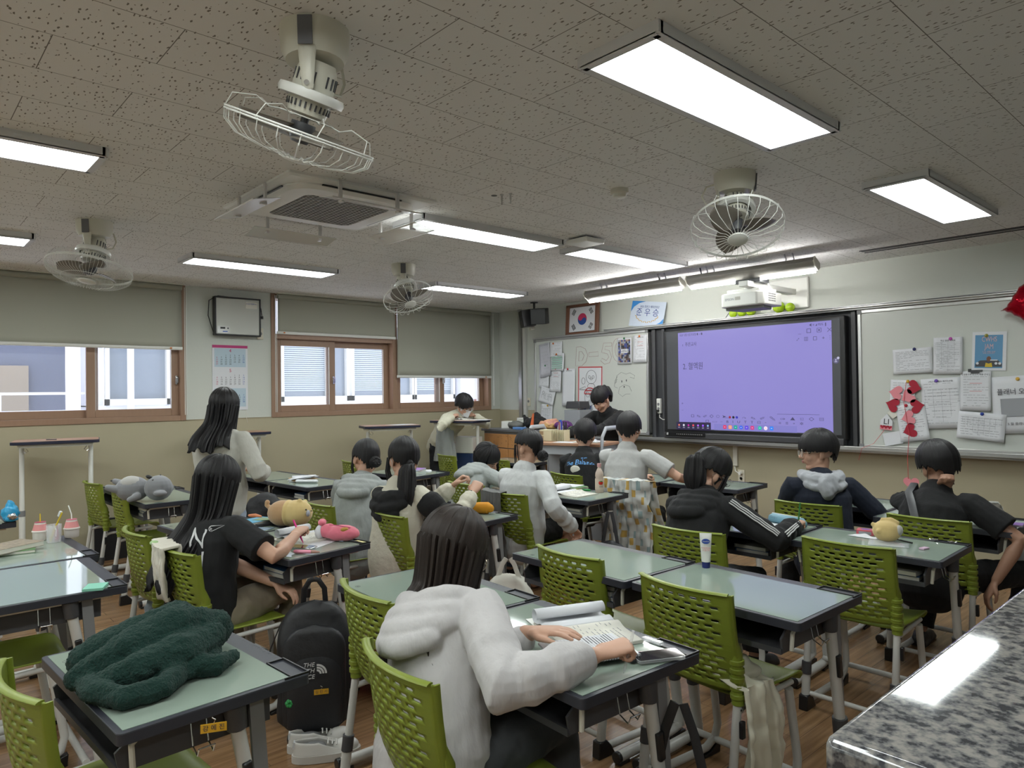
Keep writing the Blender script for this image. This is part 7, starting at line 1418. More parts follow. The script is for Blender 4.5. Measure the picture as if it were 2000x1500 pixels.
# round yellow plush at the right
q, rz = on('D15', 0.10, 0.15); yp = empty('round_plush', q, 20, 'small round pale yellow plush on the desk at the right', 'plush toy'); blob('body', [('e', (0, 0, 0.056), (0.068, 0.058, 0.056)), ('e', (-0.035, -0.045, 0.06), (0.014, 0.012, 0.012)), ('e', (-0.062, -0.005, 0.085), (0.012, 0.01, 0.012)), ('s', [(-0.02, 0, 0.112), (0.02, 0, 0.114), (0.05, 0, 0.10)], [0.010, 0.012, 0.010])], m_yl, 0.005, parent=yp); MB().ell((0.055, -0.015, 0.065), (0.018, 0.026, 0.026)).build('pale_face', m_kb, yp)
# pink plush pencil case, generic animal
q = V((-3.47, 1.86, 0.762)); pp = empty('pencil_case', q, 35, 'pink plush pencil case with a white animal face end and ribbon', 'pencil case'); m_pkp = mat('plush_pink', (0.66, 0.16, 0.22), 0.95, sheen=0.3)
blob('pouch', [('e', (0.02, 0, 0.042), (0.105, 0.058, 0.042)), ('e', (-0.06, 0.0, 0.05), (0.05, 0.045, 0.04))], m_pkp, 0.005, parent=pp, disp=(0.04, 0.01)); MB().ell((-0.10, -0.005, 0.045), (0.028, 0.045, 0.040)).build('white_face', m_paper, pp)
blob('ribbon', [('e', (-0.11, 0.03, 0.09), (0.022, 0.028, 0.02)), ('e', (-0.09, -0.01, 0.095), (0.02, 0.022, 0.016))], m_pkp, 0.004, parent=pp); b = MB(); b.ell((-0.124, -0.022, 0.052), 0.0045); b.ell((-0.127, 0.012, 0.058), 0.0045); b.build('eye', m_black, pp); MB().ell((0.055, -0.035, 0.068), (0.022, 0.014, 0.012), rot=(0, 0, 30)).build('zip_charm', mat('mustard', (0.45, 0.26, 0.04), 0.6), pp)
MB().sweep([(-0.04, -0.02, 0.088), (0.02, -0.03, 0.087), (0.08, -0.02, 0.075)], [(0.004, 0.002)] * 3, n=6).build('zip', mat('deep_pink', (0.45, 0.03, 0.12), 0.5), pp)
# ---- books, papers and small things
def book(loc, rz, w_=0.19, l=0.26, th=0.018, cover=None, label='', name='textbook', group=None, title=None, tilt=0):
    t = empty(name, loc, rz, label, 'book', group); c = cover or m_white
    MB().box((0.002, 0, th / 2), (w_ - 0.006, l - 0.004, th - 0.003)).build('pages', m_page, t, smooth=False)
    b = MB(); b.box((0, 0, 0.0008), (w_, l, 0.0016)); b.box((0, 0, th - 0.0008), (w_, l, 0.0016)); b.box((-w_ / 2, 0, th / 2), (0.002, l, th)); b.build('cover', c, t, smooth=False)
    if title: text(title, 0.022, m_ink, t, Matrix.Translation((0, l * 0.2, th + 0.0003)), 'cover_title')
    return t
def open_book(loc, rz, label, w_=0.19, l=0.255, th=0.012, roll=0, seed=1, spread=1.0):
    """open book; roll=-1/+1 curls one page block over"""
    t = empty('open_book', loc, rz, label, 'book')
    for s_ in (-1, 1):
        def fn(u_, v_, s_=s_):
            x = s_ * u_ * w_; z = th * (1 - 0.25 * u_) + 0.012 * math.exp(-((u_ - 0.16) / 0.14) ** 2)
            if roll == s_ and u_ > 0.35:
                a = (u_ - 0.35) / 0.65 * 5.0; r_ = 0.022; x = s_ * (0.35 * w_ + 0.02 + r_ * sin(a)); z = th + r_ * (1 - cos(a))
            return (x, (v_ - 0.5) * l, z)
        MB().grid(fn, 26, 4).build('page_leaf', m_paper if s_ < 0 else m_page, t, solid=0.0012); MB().box((s_ * w_ * (0.5 if roll != s_ else 0.25), 0, th * 0.4), (w_ * (1 if roll != s_ else 0.5), l, th * 0.75)).build('page_block', m_page, t, smooth=False)
        b = MB(); rnd = random.Random(seed + s_)
        if roll != s_:
            for k in range(13):
                y = l * 0.40 - k * l * 0.062; x = 0.03
                while x < w_ - 0.03:
                    d = rnd.uniform(0.01, 0.03); u_ = (x + d / 2) / w_; zz = th * (1 - 0.25 * u_) + 0.012 * math.exp(-((u_ - 0.16) / 0.14) ** 2)
                    if rnd.random() < 0.7 and x + d < w_ - 0.02: b.box((s_ * (x + d / 2), y, zz + 0.0011), (d, 0.0022, 0.0004), rot=(0, s_ * (6 if u_ < 0.3 else 1.5), 0))
                    x += d + 0.004
            b.build('printed_lines', m_inkg, t, smooth=False)
    MB().box((0, 0, 0.001), (2 * w_ * (1 if not roll else 0.85), l + 0.006, 0.002)).build('cover', m_white, t, smooth=False); return t
def small(name, bm, m, loc, rz, label, cat, group=None, **k): o_ = bm.build(name, m, None, **k); put(o_, loc, rz); return tag(o_, label, cat, group)
def P_(x, y, z=0.7625): return V((x, y, z))
# nearest desk
open_book(P_(-1.60, 1.735), -22, 'open textbook with a curled left page under the hands at the nearest desk', roll=-1, seed=5)
nb = empty('spiral_notebook', P_(-1.43, 1.585, 0.776), -24, 'lined spiral notebook under the writing hand', 'notebook'); MB().box((0, 0, 0.003), (0.19, 0.25, 0.006)).build('pages', m_paper, nb, smooth=False); b = MB()
for k in range(22): b.box((0, 0.11 - k * 0.0102, 0.0063), (0.18, 0.0005, 0.0003))
b.build('ruled_lines', m_inkg, nb, smooth=False); b = MB(); rnd = random.Random(8)
for k in range(9): b.box((-0.05 + rnd.uniform(-0.01, 0.01), 0.10 - k * 0.0102, 0.0065), (rnd.uniform(0.04, 0.08), 0.003, 0.0003))
b.build('handwriting', m_ink, nb, smooth=False); b = MB()
for k in range(30): y = 0.12 - k * 0.0083; b.sweep([(0.094 + 0.006 * cos(a_), y, 0.004 + 0.006 * sin(a_)) for a_ in [i * 0.9 for i in range(8)]], 0.0009, n=4)
b.build('spiral_binding', m_black, nb)
def phone(loc, rz, label, m_case, w_=0.072, l=0.15):
    t = empty('phone', loc, rz, label, 'phone'); MB().poly(rr(w_ / 2, l / 2, 0.010), 0, 0.009).build('case', m_case, t, bevel=0.0015); MB().poly(rr(w_ / 2 - 0.003, l / 2 - 0.003, 0.008), 0.0088, 0.0095).build('screen', mat('phone_glass', (0.01, 0.01, 0.012), 0.03, spec=0.8), t, smooth=False); return t
q, rz = on('D19', 0.86, 0.44, 0.004); phone(q, -27, 'phone in a clear case lying across the pen tray of the nearest desk', m_clear)
q, rz = on('D19', 0.73, 0.16); small('eraser_case', MB().sweep([(0, -0.026, 0.009), (0, 0.026, 0.009)], [(0.011, 0.009)] * 2, side=(1, 0, 0), cap='round', n=12), m_black, q, 62, 'small black oblong case beside the spiral notebook', 'case', bevel=0.001)
q, rz = on('D19', 0.73, 0.43); b = MB(); b.poly([(-0.016, -0.03), (0.016, -0.03), (0.016, 0.022), (-0.016, 0.022)], 0.001, 0.004); b.poly([(0.0, -0.03), (0.012, -0.03), (0.006, -0.065)], 0.001, 0.003); small('pink_comb', b, mat('comb_pink', (0.5, 0.28, 0.34), 0.2, alpha=0.8), q, -40, 'translucent pink comb between black case and phone', 'comb', smooth=False)
q, rz = on('D19', 0.60, 0.80, 0.001); small('lead_case', MB().box((0, 0, 0.006), (0.075, 0.022, 0.010)), m_clear, q, -3, 'clear slim lead case in the pen tray of the nearest desk', 'case', bevel=0.002)
# hand cream tube, standing on its cap
q, rz = on('D17', -0.78, 0.70); ht = empty('hand_cream_tube', q, 35, 'white hand cream tube with dark blue cap standing on the middle desk', 'tube'); MB().lathe([(0.017, 0), (0.018, 0.002), (0.0175, 0.026), (0, 0.026)]).build('cap', mat('cap_blue', (0.01, 0.02, 0.16), 0.3), ht)
tb_ = MB().grid(lambda u_, v_: ((0.0195 + 0.007 * v_) * cos(2 * pi * u_), (0.0195 * (1 - v_) ** 0.6 + 0.001) * sin(2 * pi * u_), 0.027 + 0.125 * v_), 28, 12, closed=True).build('tube_body', m_white, ht)
MB(Matrix.Translation((0, -0.0135, 0.118)) @ Matrix.Rotation(pi / 2 - 0.12, 4, 'X')).poly([(0.018 * cos(a), 0.011 * sin(a)) for a in [k * 0.3 for k in range(21)]], 0, 0.0015).build('blue_badge', mat('badge_blue', (0.01, 0.05, 0.30), 0.4), tb_)
text('Vaseline', 0.0095, m_logo, tb_, Matrix.Translation((0, -0.0155, 0.118)) @ Matrix.Rotation(pi / 2 - 0.12, 4, 'X'), 'brand_word', ex=0.0003); text('INTENSIVE CARE\nhealthy hands\n·stronger nails·', 0.0055, m_red, tb_, Matrix.Translation((0, -0.0195, 0.085)) @ Matrix.Rotation(pi / 2 - 0.12, 4, 'X'), 'label_print', ex=0.0003)
# juice bottle
q, rz = on('D10', 0.42, 0.62); bo = empty('juice_bottle', q, 60, 'tomato juice bottle with a pink cap behind the open book', 'bottle')
MB().lathe([(0.0, 0.0), (0.030, 0.0), (0.033, 0.006), (0.033, 0.10), (0.030, 0.115), (0.033, 0.13), (0.030, 0.155), (0.016, 0.185), (0.013, 0.19), (0.013, 0.20)], n=24).build('bottle_body', mat('pale_bottle', (0.62, 0.50, 0.42), 0.1, alpha=0.85), bo); MB().cyl((0, 0, 0.212), 0.016, 0.026).build('cap', mat('cap_pink', (0.6, 0.33, 0.33), 0.35), bo)
MB().lathe([(0.0338, 0.025), (0.0338, 0.108)], n=24).build('label', mat('bottle_label', (0.55, 0.45, 0.36), 0.5), bo); b = MB(); b.ell((0, -0.031, 0.078), (0.018, 0.006, 0.017)); b.build('tomato_print', mat('tomato', (0.5, 0.02, 0.01), 0.4), bo); MB().ell((0.002, -0.036, 0.090), (0.010, 0.003, 0.004)).build('leaf_print', mat('clover', G(0.1)), bo); text('토마토', 0.011, m_ink, bo, Matrix.Translation((0, -0.036, 0.048)) @ Matrix.Rotation(pi / 2, 4, 'X'), 'label_word')
q, rz = on('D10', 0.02, -0.25); open_book(q, 2, 'open workbook with a rolled left page near the tomato juice bottle', w_=0.20, roll=-1, seed=9)
q, rz = on('D10', -0.35, 0.55); book(q, 8, 0.24, 0.17, 0.022, mat('cover_lime', (0.35, 0.42, 0.06), 0.5), 'lime edged book in the stack behind the open workbook', group='book stack by the juice bottle'); t = book(q + V((0.01, 0.0, 0.022)), -4, 0.22, 0.16, 0.010, mat('cover_green', (0.12, 0.25, 0.10), 0.5), 'green edged book, middle of the stack behind the workbook', group='book stack by the juice bottle')
small('loose_sheet', MB().box((0, 0, 0.001), (0.21, 0.15, 0.0015)), m_paper, q + V((-0.02, 0, 0.033)), 12, 'white sheet on top of the stack behind the open workbook', 'paper', smooth=False)
q, rz = on('D10', 0.02, 0.62); small('green_marker', MB().sweep([(-0.03, 0, 0.008), (0.04, 0, 0.008)], 0.008, cap='round', n=10), mat('clover', G(0.1)), q, 25, 'short green marker left of the tomato juice bottle', 'pen')
# light blue pencil case desk
q, rz = on('D14', 0.62, 0.35); pc = empty('pencil_case', q, -16, 'long light blue leather pencil case', 'pencil case'); m_lb2 = mat('case_blue', (0.16, 0.33, 0.42), 0.45, bump=(30, 0.2, 0.005))
MB().sweep([(-0.11, 0, 0.03), (-0.10, 0, 0.032), (0.10, 0, 0.032), (0.11, 0, 0.03)], [(0.024, 0.026), (0.034, 0.032), (0.034, 0.032), (0.024, 0.026)], side=(0, 1, 0), cap='round', n=16).build('pouch', m_lb2, pc); MB().sweep([(-0.11, 0.0, 0.062), (0.09, 0.0, 0.065), (0.118, 0.0, 0.05)], [(0.005, 0.002)] * 3, side=(0, 1, 0), n=8).build('zip', m_cream, pc); text('Campus', 0.016, m_ink, pc, Matrix.Translation((-0.07, -0.030, 0.045)) @ Matrix.Rotation(R(65), 4, 'X'), 'brand_word'); MB().box((0.125, 0, 0.04), (0.012, 0.012, 0.006)).build('zip_pull', m_chrome, pc)
q, rz = on('D14', 0.62, -0.12); book(q + V((-0.05, 0.02, 0)), -12, 0.16, 0.15, 0.012, m_paper, 'small white notebook in front of the light blue pencil case'); small('eraser', MB().box((0, 0, 0.007), (0.035, 0.022, 0.013)), m_white, on('D14', 0.78, -0.22)[0], 15, 'white eraser in front of the light blue pencil case', 'eraser', bevel=0.004)
# desk 15
q, rz = on('D15', -0.30, 0.62); pb = empty('card_box', q, 12, 'small pink and red patterned box on the desk', 'box'); MB().box((0, 0, 0.014), (0.085, 0.055, 0.028)).build('box_body', mat('box_pink', (0.55, 0.10, 0.13), 0.4), pb, bevel=0.002); MB().box((0, -0.0285, 0.012), (0.06, 0.001, 0.016)).build('grey_side', m_inkg, pb); MB().ell((0, 0, 0.0285), (0.025, 0.018, 0.001)).build('purple_picture', mat('magnet_purple', G(0.3)), pb)
q, rz = on('D15', -0.22, 0.30); small('folded_mask', MB().grid(lambda a, c: ((a - 0.5) * 0.15, (c - 0.5) * 0.08 * (1.2 - a), 0.003 + 0.008 * sin(a * 5) ** 2 * c), 12, 8), m_paper, q, -18, 'crumpled white tissue left of the round yellow plush', 'tissue', solid=0.002)
q, rz = on('D15', 0.18, -0.12); small('clear_file', MB().grid(lambda a, c: ((a - 0.5) * 0.18, (c - 0.5) * 0.11, 0.003 + 0.010 * (1 - a) * c), 8, 6), m_clear, q, 18, 'clear plastic sleeve in front of the round yellow plush', 'folder', solid=0.001)
q, rz = on('D15', 0.62, -0.10); small('pink_eraser', MB().box((0, 0, 0.005), (0.026, 0.048, 0.009)), mat('eraser_pink', (0.60, 0.42, 0.55), 0.5), q, -12, 'pale pink eraser near the right desk edge', 'eraser', bevel=0.002)
q, rz = on('D15', 0.25, 0.35); small('black_pen', MB().sweep([(-0.06, 0, 0.006), (0.06, 0, 0.006)], [0.003, 0.0045], n=8), m_black, q, -22, 'black pen behind the round yellow plush', 'pen')
for k, (u_, v_) in enumerate(((0.55, 0.86), (0.78, 0.84))): small('wrapped_sweet', blob.__globals__['MB']().sweep([(-0.02, 0, 0.008), (-0.012, 0, 0.006), (0, 0, 0.008), (0.012, 0, 0.006), (0.02, 0, 0.008)], [0.006, 0.003, 0.007, 0.003, 0.006], n=8), m_chrome, on('D15', u_, v_)[0], 20 * k, ('shiny foil scrap in the strip behind the yellow plush, left one', 'shiny foil scrap in the pen tray right of the yellow plush')[k], 'foil')
# desk 16
q, rz = on('D16', 0.30, 0.30); gp = empty('pouch', q + V((0.06, 0.0, 0)), 40, 'beige grey open pouch with white zip at the right edge', 'pouch'); blob('pouch_body', [('e', (0, 0, 0.045), (0.085, 0.06, 0.045)), ('e', (0.02, 0, 0.075), (0.05, 0.035, 0.035))], mat('pouch_greige', (0.24, 0.22, 0.19), 0.8, bump=(40, 0.3, 0.006)), 0.006, parent=gp, disp=(0.05, 0.02)); MB().sweep([(-0.05, -0.04, 0.075), (-0.01, -0.03, 0.112), (0.04, -0.02, 0.108), (0.07, -0.01, 0.07)], [(0.006, 0.003)] * 4, n=8).build('zip', m_white, gp)
q, rz = on('D16', 0.70, -0.30); book(q, 20, 0.15, 0.11, 0.012, m_page, 'cream notebook under the purple book'); book(q + V((0.05, -0.01, 0.013)), 8, 0.13, 0.10, 0.010, mat('cover_purple', (0.26, 0.13, 0.42), 0.5), 'purple book at the right edge of the view')
# mustard pencil case
q, rz = on('D9', 0.30, 0.42); mc = empty('pencil_case', q, 30, 'mustard orange zipped fabric pencil case', 'pencil case'); MB().sweep([(-0.10, 0, 0.032), (-0.09, 0, 0.034), (0.09, 0, 0.040), (0.10, 0, 0.038)], [(0.026, 0.024), (0.036, 0.034), (0.040, 0.038), (0.032, 0.030)], side=(0, 1, 0), cap='round', n=14).build('pouch', mat('canvas_mustard', (0.60, 0.25, 0.01), 0.8, bump=(60, 0.3, 0.004)), mc, disp=(0.04, 0.008)); MB().ell((-0.03, 0.0, 0.068), (0.06, 0.016, 0.008)).build('open_zip', mat('lining_brown', (0.08, 0.035, 0.02), 0.7), mc)
q, rz = on('D9', -0.15, 0.35); small('tissue_pack', MB().grid(lambda a, c: ((a - 0.5) * 0.12, (c - 0.5) * 0.09, 0.004 + 0.02 * abs(sin(a * 7 + c * 3))), 14, 10), m_paper, q, 30, 'crumpled white and teal tissues on the desk of the ponytail girl', 'tissue', solid=0.002); small('teal_wrapper', MB().grid(lambda a, c: ((a - 0.5) * 0.12, (c - 0.5) * 0.06, 0.01 + 0.02 * abs(sin(a * 9 + c * 4))), 14, 8), mat('teal', (0.15, 0.36, 0.35), 0.4), q + V((0.09, 0.06, 0)), 10, 'teal wrapper under the hands with the smart watch', 'wrapper', solid=0.002)
q, rz = on('D8', 0.2, 0.1); book(q, 25, 0.16, 0.22, 0.02, mat('cover_aqua', (0.22, 0.45, 0.50), 0.4), 'aqua book on the desk in front of the windows, under the purple one'); book(q + V((0, 0.03, 0.021)), 35, 0.14, 0.18, 0.012, mat('cover_violet', (0.35, 0.18, 0.52), 0.4), 'violet book on top of the aqua book')
small('paper_cup_lid', MB().lathe([(0.045, 0), (0.040, 0.01), (0, 0.012)]), m_paper, on('D8', 0.3, 0.7)[0], 0, 'white round lid behind the violet book', 'lid')
# desk 7: open book, phone, highlighter, books
open_book(P_(-3.66, 1.74), 12, 'open novel with a curled page in front of the tan plush', w_=0.15, l=0.21, th=0.016, roll=-1, seed=12); small('loose_sheet', MB().box((0, 0, 0.0006), (0.21, 0.29, 0.001)), m_paper, P_(-3.54, 1.76, 0.7622), 30, 'white sheet under the open novel and pink case', 'paper', smooth=False)
phone(P_(-3.44, 1.635), -60, 'dark phone lying beside the pink highlighter', m_chrome)
hl = empty('highlighter', P_(-3.31, 1.585), 38, 'pink and white correction pen near the desk edge', 'pen'); MB().sweep([(-0.045, 0, 0.010), (0.035, 0, 0.010)], [(0.013, 0.009), (0.013, 0.009)], side=(0, 1, 0), cap='round', n=12).build('body', mat('pink_barrel', (0.75, 0.27, 0.38), 0.35), hl); MB().sweep([(-0.065, 0, 0.009), (-0.045, 0, 0.010)], [0.003, 0.008], n=10).build('tip', m_white, hl); MB().sweep([(0.035, 0, 0.010), (0.06, 0, 0.010), (0.085, 0, 0.010)], [0.009, 0.008, 0.003], n=10).build('end_cap', mat('brown_cap', (0.45, 0.25, 0.2), 0.4), hl)
small('yellow_note', MB().box((0, 0, 0.001), (0.076, 0.02, 0.001)), mat('note_yellow', (0.65, 0.60, 0.30), 0.6), P_(-3.36, 1.93, 0.763), 5, 'pale yellow note strip right of the pink pencil case', 'note', smooth=False)
book(on('D7b', 0.30, 0.62)[0], 20, 0.14, 0.20, 0.03, mat('cover_sky', (0.10, 0.40, 0.62), 0.4), 'thick sky blue book left of the tan plush'); small('picture_card', MB().box((0, 0, 0.002), (0.14, 0.09, 0.002)), mat('card_dark', (0.03, 0.10, 0.22), 0.4, noise_col=(30, (0.5, 0.6, 0.7))), on('D7b', 0.72, 0.40)[0], 35, 'blue picture card in front of the tan plush', 'card', smooth=False)
small('yellow_memo', MB().grid(lambda a, c: ((a - 0.5) * 0.14, (c - 0.5) * 0.08, 0.004 + 0.008 * sin(a * 6)), 8, 4), mat('note_yellow', G(0.3)), on('D7b', 0.85, 0.15, 0.002)[0], 30, 'pale yellow memo slip near the hot pink pen', 'note', solid=0.001)
small('black_folder', MB().box((0, 0, 0.01), (0.24, 0.16, 0.02)), m_dgrey, on('D7b', 0.25, 0.95, 0.0)[0] + V((0, -0.06, 0)), 10, 'dark folder behind the sky blue book', 'folder', bevel=0.004)
small('orange_brush', MB().sweep([(-0.05, 0, 0.012), (0, 0, 0.014), (0.05, 0, 0.012)], [0.008, 0.014, 0.008], cap='round', n=10), mat('orange_item', (0.6, 0.20, 0.08), 0.5), on('D7b', 0.0, 0.82, 0.022)[0], 20, 'orange pen pouch on the dark folder', 'pouch')
small('green_sheet', MB().grid(lambda a, c: ((a - 0.5) * 0.26, (c - 0.5) * 0.10, 0.02 + 0.03 * a * a), 10, 4), mat('sage', (0.25, 0.33, 0.18), 0.6), on('D7b', 0.55, 0.92, 0.01)[0], 30, 'curled sage green sheet behind the tan plush', 'paper', solid=0.001)
# desk 6: worksheets
for k in range(4): small('worksheet', MB().grid(lambda a, c, k=k: ((a - 0.5) * 0.21, (c - 0.5) * 0.29, 0.003 + 0.004 * k + 0.012 * (a * (1 - c)) * (k + 1) / 2), 8, 8), (m_paper, mat('kraft', (0.45, 0.30, 0.16), 0.7), m_paper, m_paper)[k], on('D6', -0.45 + 0.04 * k, 0.0)[0] + V((0, 0, 0.006 * k)), (60, 75, 48, 66)[k], ('bottom white worksheet of the pile near the window wall', 'orange brown edged booklet inside the worksheet pile', 'third white worksheet of the pile near the window wall', 'top printed worksheet of the pile near the window wall')[k], 'paper', 'pile of worksheets', solid=0.004)
small('rolled_notebook', MB().sweep([(-0.09, 0, 0.016), (0.09, 0, 0.016)], [(0.022, 0.015)] * 2, side=(0, 1, 0), cap='round', n=14), m_paper, on('D6', 0.15, -0.30)[0], 40, 'rolled white notebook beside the worksheet pile', 'notebook'); small('black_glasses_case', MB().sweep([(-0.05, 0, 0.02), (0.05, 0, 0.02)], [(0.026, 0.02)] * 2, side=(0, 1, 0), cap='round', n=14), m_black, on('D6', 0.72, 0.85)[0], 30, 'black case at the far corner of the worksheet desk', 'case')
# desk 3: milk jugs, cup, toothbrush, books
m_milk = mat('milk_jug', (0.66, 0.60, 0.56), 0.3)
def jug(x, y, label, straw):
    t = empty('milk_jug', P_(x, y), 0, label, 'bottle', 'strawberry milk jugs'); MB().lathe([(0, 0), (0.033, 0.0), (0.036, 0.005), (0.037, 0.045), (0.041, 0.047), (0.041, 0.052), (0.037, 0.056), (0.028, 0.090), (0.026, 0.098), (0, 0.098)], n=24).build('jug_body', m_milk, t); MB().lathe([(0.0375, 0.056), (0.0285, 0.089)], n=24).build('pink_band', mat('band_pink', (0.68, 0.26, 0.26), 0.4), t); MB().lathe([(0.027, 0.098), (0.028, 0.100), (0, 0.101)], n=20).build('foil_lid', mat('lid_red', (0.45, 0.02, 0.06), 0.3), t)
    MB().sweep([(0.0, 0.0, 0.09), straw[1], straw[2]], 0.003, n=8).build('straw', straw[0], t)
m_yst = mat('straw_yellow', (0.70, 0.50, 0.03), 0.4); jug(-4.69, 0.69, 'pink banded milk jug with a yellow straw, left one', (m_yst, (0, 0, 0.12), (-0.004, 0, 0.145))); jug(-4.66, 0.835, 'pink banded milk jug behind the toothbrush cup, right one', (m_white, (-0.005, 0, 0.13), (-0.03, -0.01, 0.175)))
cu = empty('plastic_cup', P_(-4.57, 0.735), 0, 'clear plastic cup holding a yellow toothbrush and toothpaste', 'cup'); MB().lathe([(0, 0.002), (0.032, 0.002), (0.036, 0.095), (0.038, 0.095), (0.034, 0.0), (0, 0.0)], n=24).build('cup_wall', m_clear, cu); MB().sweep([(0.036, 0.0, 0.08), (0.06, 0.0, 0.075), (0.062, 0, 0.04), (0.034, 0, 0.025)], 0.004, n=8).build('handle', m_clear, cu)
tbz = empty('toothbrush', P_(-4.57, 0.735), 0, 'yellow toothbrush leaning in the clear cup', 'toothbrush'); MB().sweep([(-0.02, -0.012, 0.008), (0.015, 0.008, 0.09), (0.05, 0.03, 0.16)], [0.0055, 0.0045, 0.004], cap='round', n=8).build('handle', m_yst, tbz); MB().box((0.038, 0.022, 0.155), (0.012, 0.012, 0.03), rot=(0, 28, 30)).build('bristles', m_paper, tbz)
small('toothpaste', MB().sweep([(0.01, 0.01, 0.01), (0.0, 0.012, 0.05), (-0.01, 0.015, 0.085)], [(0.006, 0.012), (0.014, 0.01), (0.018, 0.003)], n=12), mat('paste_red', (0.5, 0.06, 0.16), 0.35), P_(-4.57, 0.735), 0, 'small red and white toothpaste tube inside the clear cup', 'tube')
book(P_(-4.44, 0.50), -8, 0.19, 0.26, 0.016, mat('cover_moss', (0.10, 0.22, 0.08), 0.5), 'green book under the patterned book at the left edge'); book(P_(-4.43, 0.52, 0.779), 30, 0.17, 0.24, 0.024, mat('cover_pattern', (0.06, 0.05, 0.05), 0.4, noise_col=(60, (0.55, 0.45, 0.3))), 'dark patterned book with white pages at the left edge')
small('sticky_pad', MB().box((0, 0, 0.005), (0.095, 0.075, 0.010)), mat('mint', (0.22, 0.55, 0.42), 0.6), on('D2', 0.88, 0.55)[0], -25, 'mint green sticky note pad at the corner of the mirror bright desk', 'sticky notes', smooth=False)
b_ = on('D4', 0.85, 0.9)[0]; put(blob('blue_bag', [('e', (0, 0, 0.05), (0.05, 0.05, 0.055)), ('e', (0.03, 0.0, 0.02), (0.05, 0.04, 0.02)), ('s', [(0, 0, 0.09), (-0.01, 0, 0.12)], [0.025, 0.018])], mat('bag_blue', (0.02, 0.30, 0.55), 0.35), 0.006, disp=(0.03, 0.02)), b_ + V((-0.02, 0.0, 0.002))); tag([o for o in bpy.data.objects if o.name == 'blue_bag'][0], 'bright blue crinkled snack bag at the far left edge', 'bag')
put(blob('foil_wrapper', [('e', (0, 0, 0.02), (0.03, 0.025, 0.018))], mat('foil', G(0.6), 0.2, 0.9), 0.004, disp=(0.015, 0.02)), b_ + V((0.06, 0.0, 0.02))); tag([o for o in bpy.data.objects if o.name == 'foil_wrapper'][0], 'crumpled silver foil beside the blue snack bag', 'wrapper')
# ---- cloths on chairs
def cloth(name, fn, m, label, cat='blanket', nu=40, nv=60, th=0.006, disp=(0.06, 0.02), loc=(0, 0, 0), rz=0):
    o_ = MB().grid(fn, nu, nv, uv=True).build(name, m, None, solid=th, disp=disp); put(o_, loc, rz); return tag(o_, label, cat)
def chair_local(k):
    x, y, r_, _ = CH[k]; o_ = V((0, 0.295, 0)); o_.rotate(Euler((0, 0, R(r_)))); return (x + o_.x, y + o_.y, 0), r_
def drape(x0, x1, zf, zb, off=0.016, wave=0.006, flare=0.0):
    """cloth laid over the chair back: zf front end, zb rear end"""
    def fn(u_, v_):
        x = x0 + (x1 - x0) * u_; Lf = 0.835 - zf; Lb = 0.835 - zb; s_ = v_ * (Lf + Lb)
        wv = wave * sin(u_ * 17) * min(1, abs(s_ - Lf) * 8) + wave * 0.6 * sin(u_ * 31 + 2 + v_ * 3)
        if s_ < Lf: z = zf + s_; p = back_pt(x, max(z, 0.48), 0); y = p[1] + off * 1.6 + abs(wv) + flare * max(0, 0.835 - z) ** 2
        else: z = 0.835 - (s_ - Lf); p = back_pt(x, max(z, 0.48), 0); y = p[1] - off * 2.0 - abs(wv) - 0.25 * flare * max(0, 0.6 - z)
        if abs(s_ - Lf) < 0.03: z += 0.016 * (1 - (abs(s_ - Lf) / 0.03) ** 2)
        return (x * (1 - 0.02 * sin(v_ * 3)), y, z)
    return fn
loc, r_ = chair_local('C10'); cloth('grey_jacket', drape(-0.235, 0.03, 0.50, 0.20, wave=0.012), fabric('jacket_grey', (0.15, 0.15, 0.145), 0.4, 10), 'grey jacket hung over the left half of a chair back', 'jacket', loc=loc, rz=r_)
m = mat('checker_blanket', (0.5, 0.5, 0.5), 0.95, sheen=0.3); nt = m.node_tree; N = nt.nodes.new; L = nt.links.new; uvn = N('ShaderNodeUVMap'); bs = nt.nodes['Principled BSDF']
ck = N('ShaderNodeTexChecker'); mp = N('ShaderNodeMapping'); mp.inputs['Scale'].default_value = (9, 18, 1); L(uvn.outputs[0], mp.inputs[0]); L(mp.outputs[0], ck.inputs[0]); ck.inputs['Scale'].default_value = 1; ck.inputs['Color1'].default_value = (0.55, 0.56, 0.54, 1)
ck2 = N('ShaderNodeTexChecker'); mp2 = N('ShaderNodeMapping'); mp2.inputs['Scale'].default_value = (4.5, 9, 1); L(uvn.outputs[0], mp2.inputs[0]); L(mp2.outputs[0], ck2.inputs[0]); ck2.inputs['Scale'].default_value = 1; ck2.inputs['Color1'].default_value = (0.50, 0.32, 0.08, 1); ck2.inputs['Color2'].default_value = (0.27, 0.36, 0.37, 1); L(ck2.outputs[0], ck.inputs['Color2']); ck3 = N('ShaderNodeTexChecker'); mp3 = N('ShaderNodeMapping'); mp3.inputs['Scale'].default_value = (13, 9, 1); L(uvn.outputs[0], mp3.inputs[0]); L(mp3.outputs[0], ck3.inputs[0]); ck3.inputs['Scale'].default_value = 1; mxk = N('ShaderNodeMixRGB'); L(ck3.outputs['Fac'], mxk.inputs[0]); mxk.inputs[1].default_value = (0.55, 0.56, 0.54, 1); L(ck.outputs[0], mxk.inputs[2]); L(mxk.outputs[0], bs.inputs['Base Color'])
loc, r_ = chair_local('C14'); cloth('checkered_blanket', drape(-0.20, 0.27, 0.46, 0.24, off=0.022, wave=0.02, flare=0.3), m, 'white blanket with yellow and blue grey squares hanging over a chair back', loc=loc, rz=r_, disp=(0.09, 0.05), nu=60, nv=80)
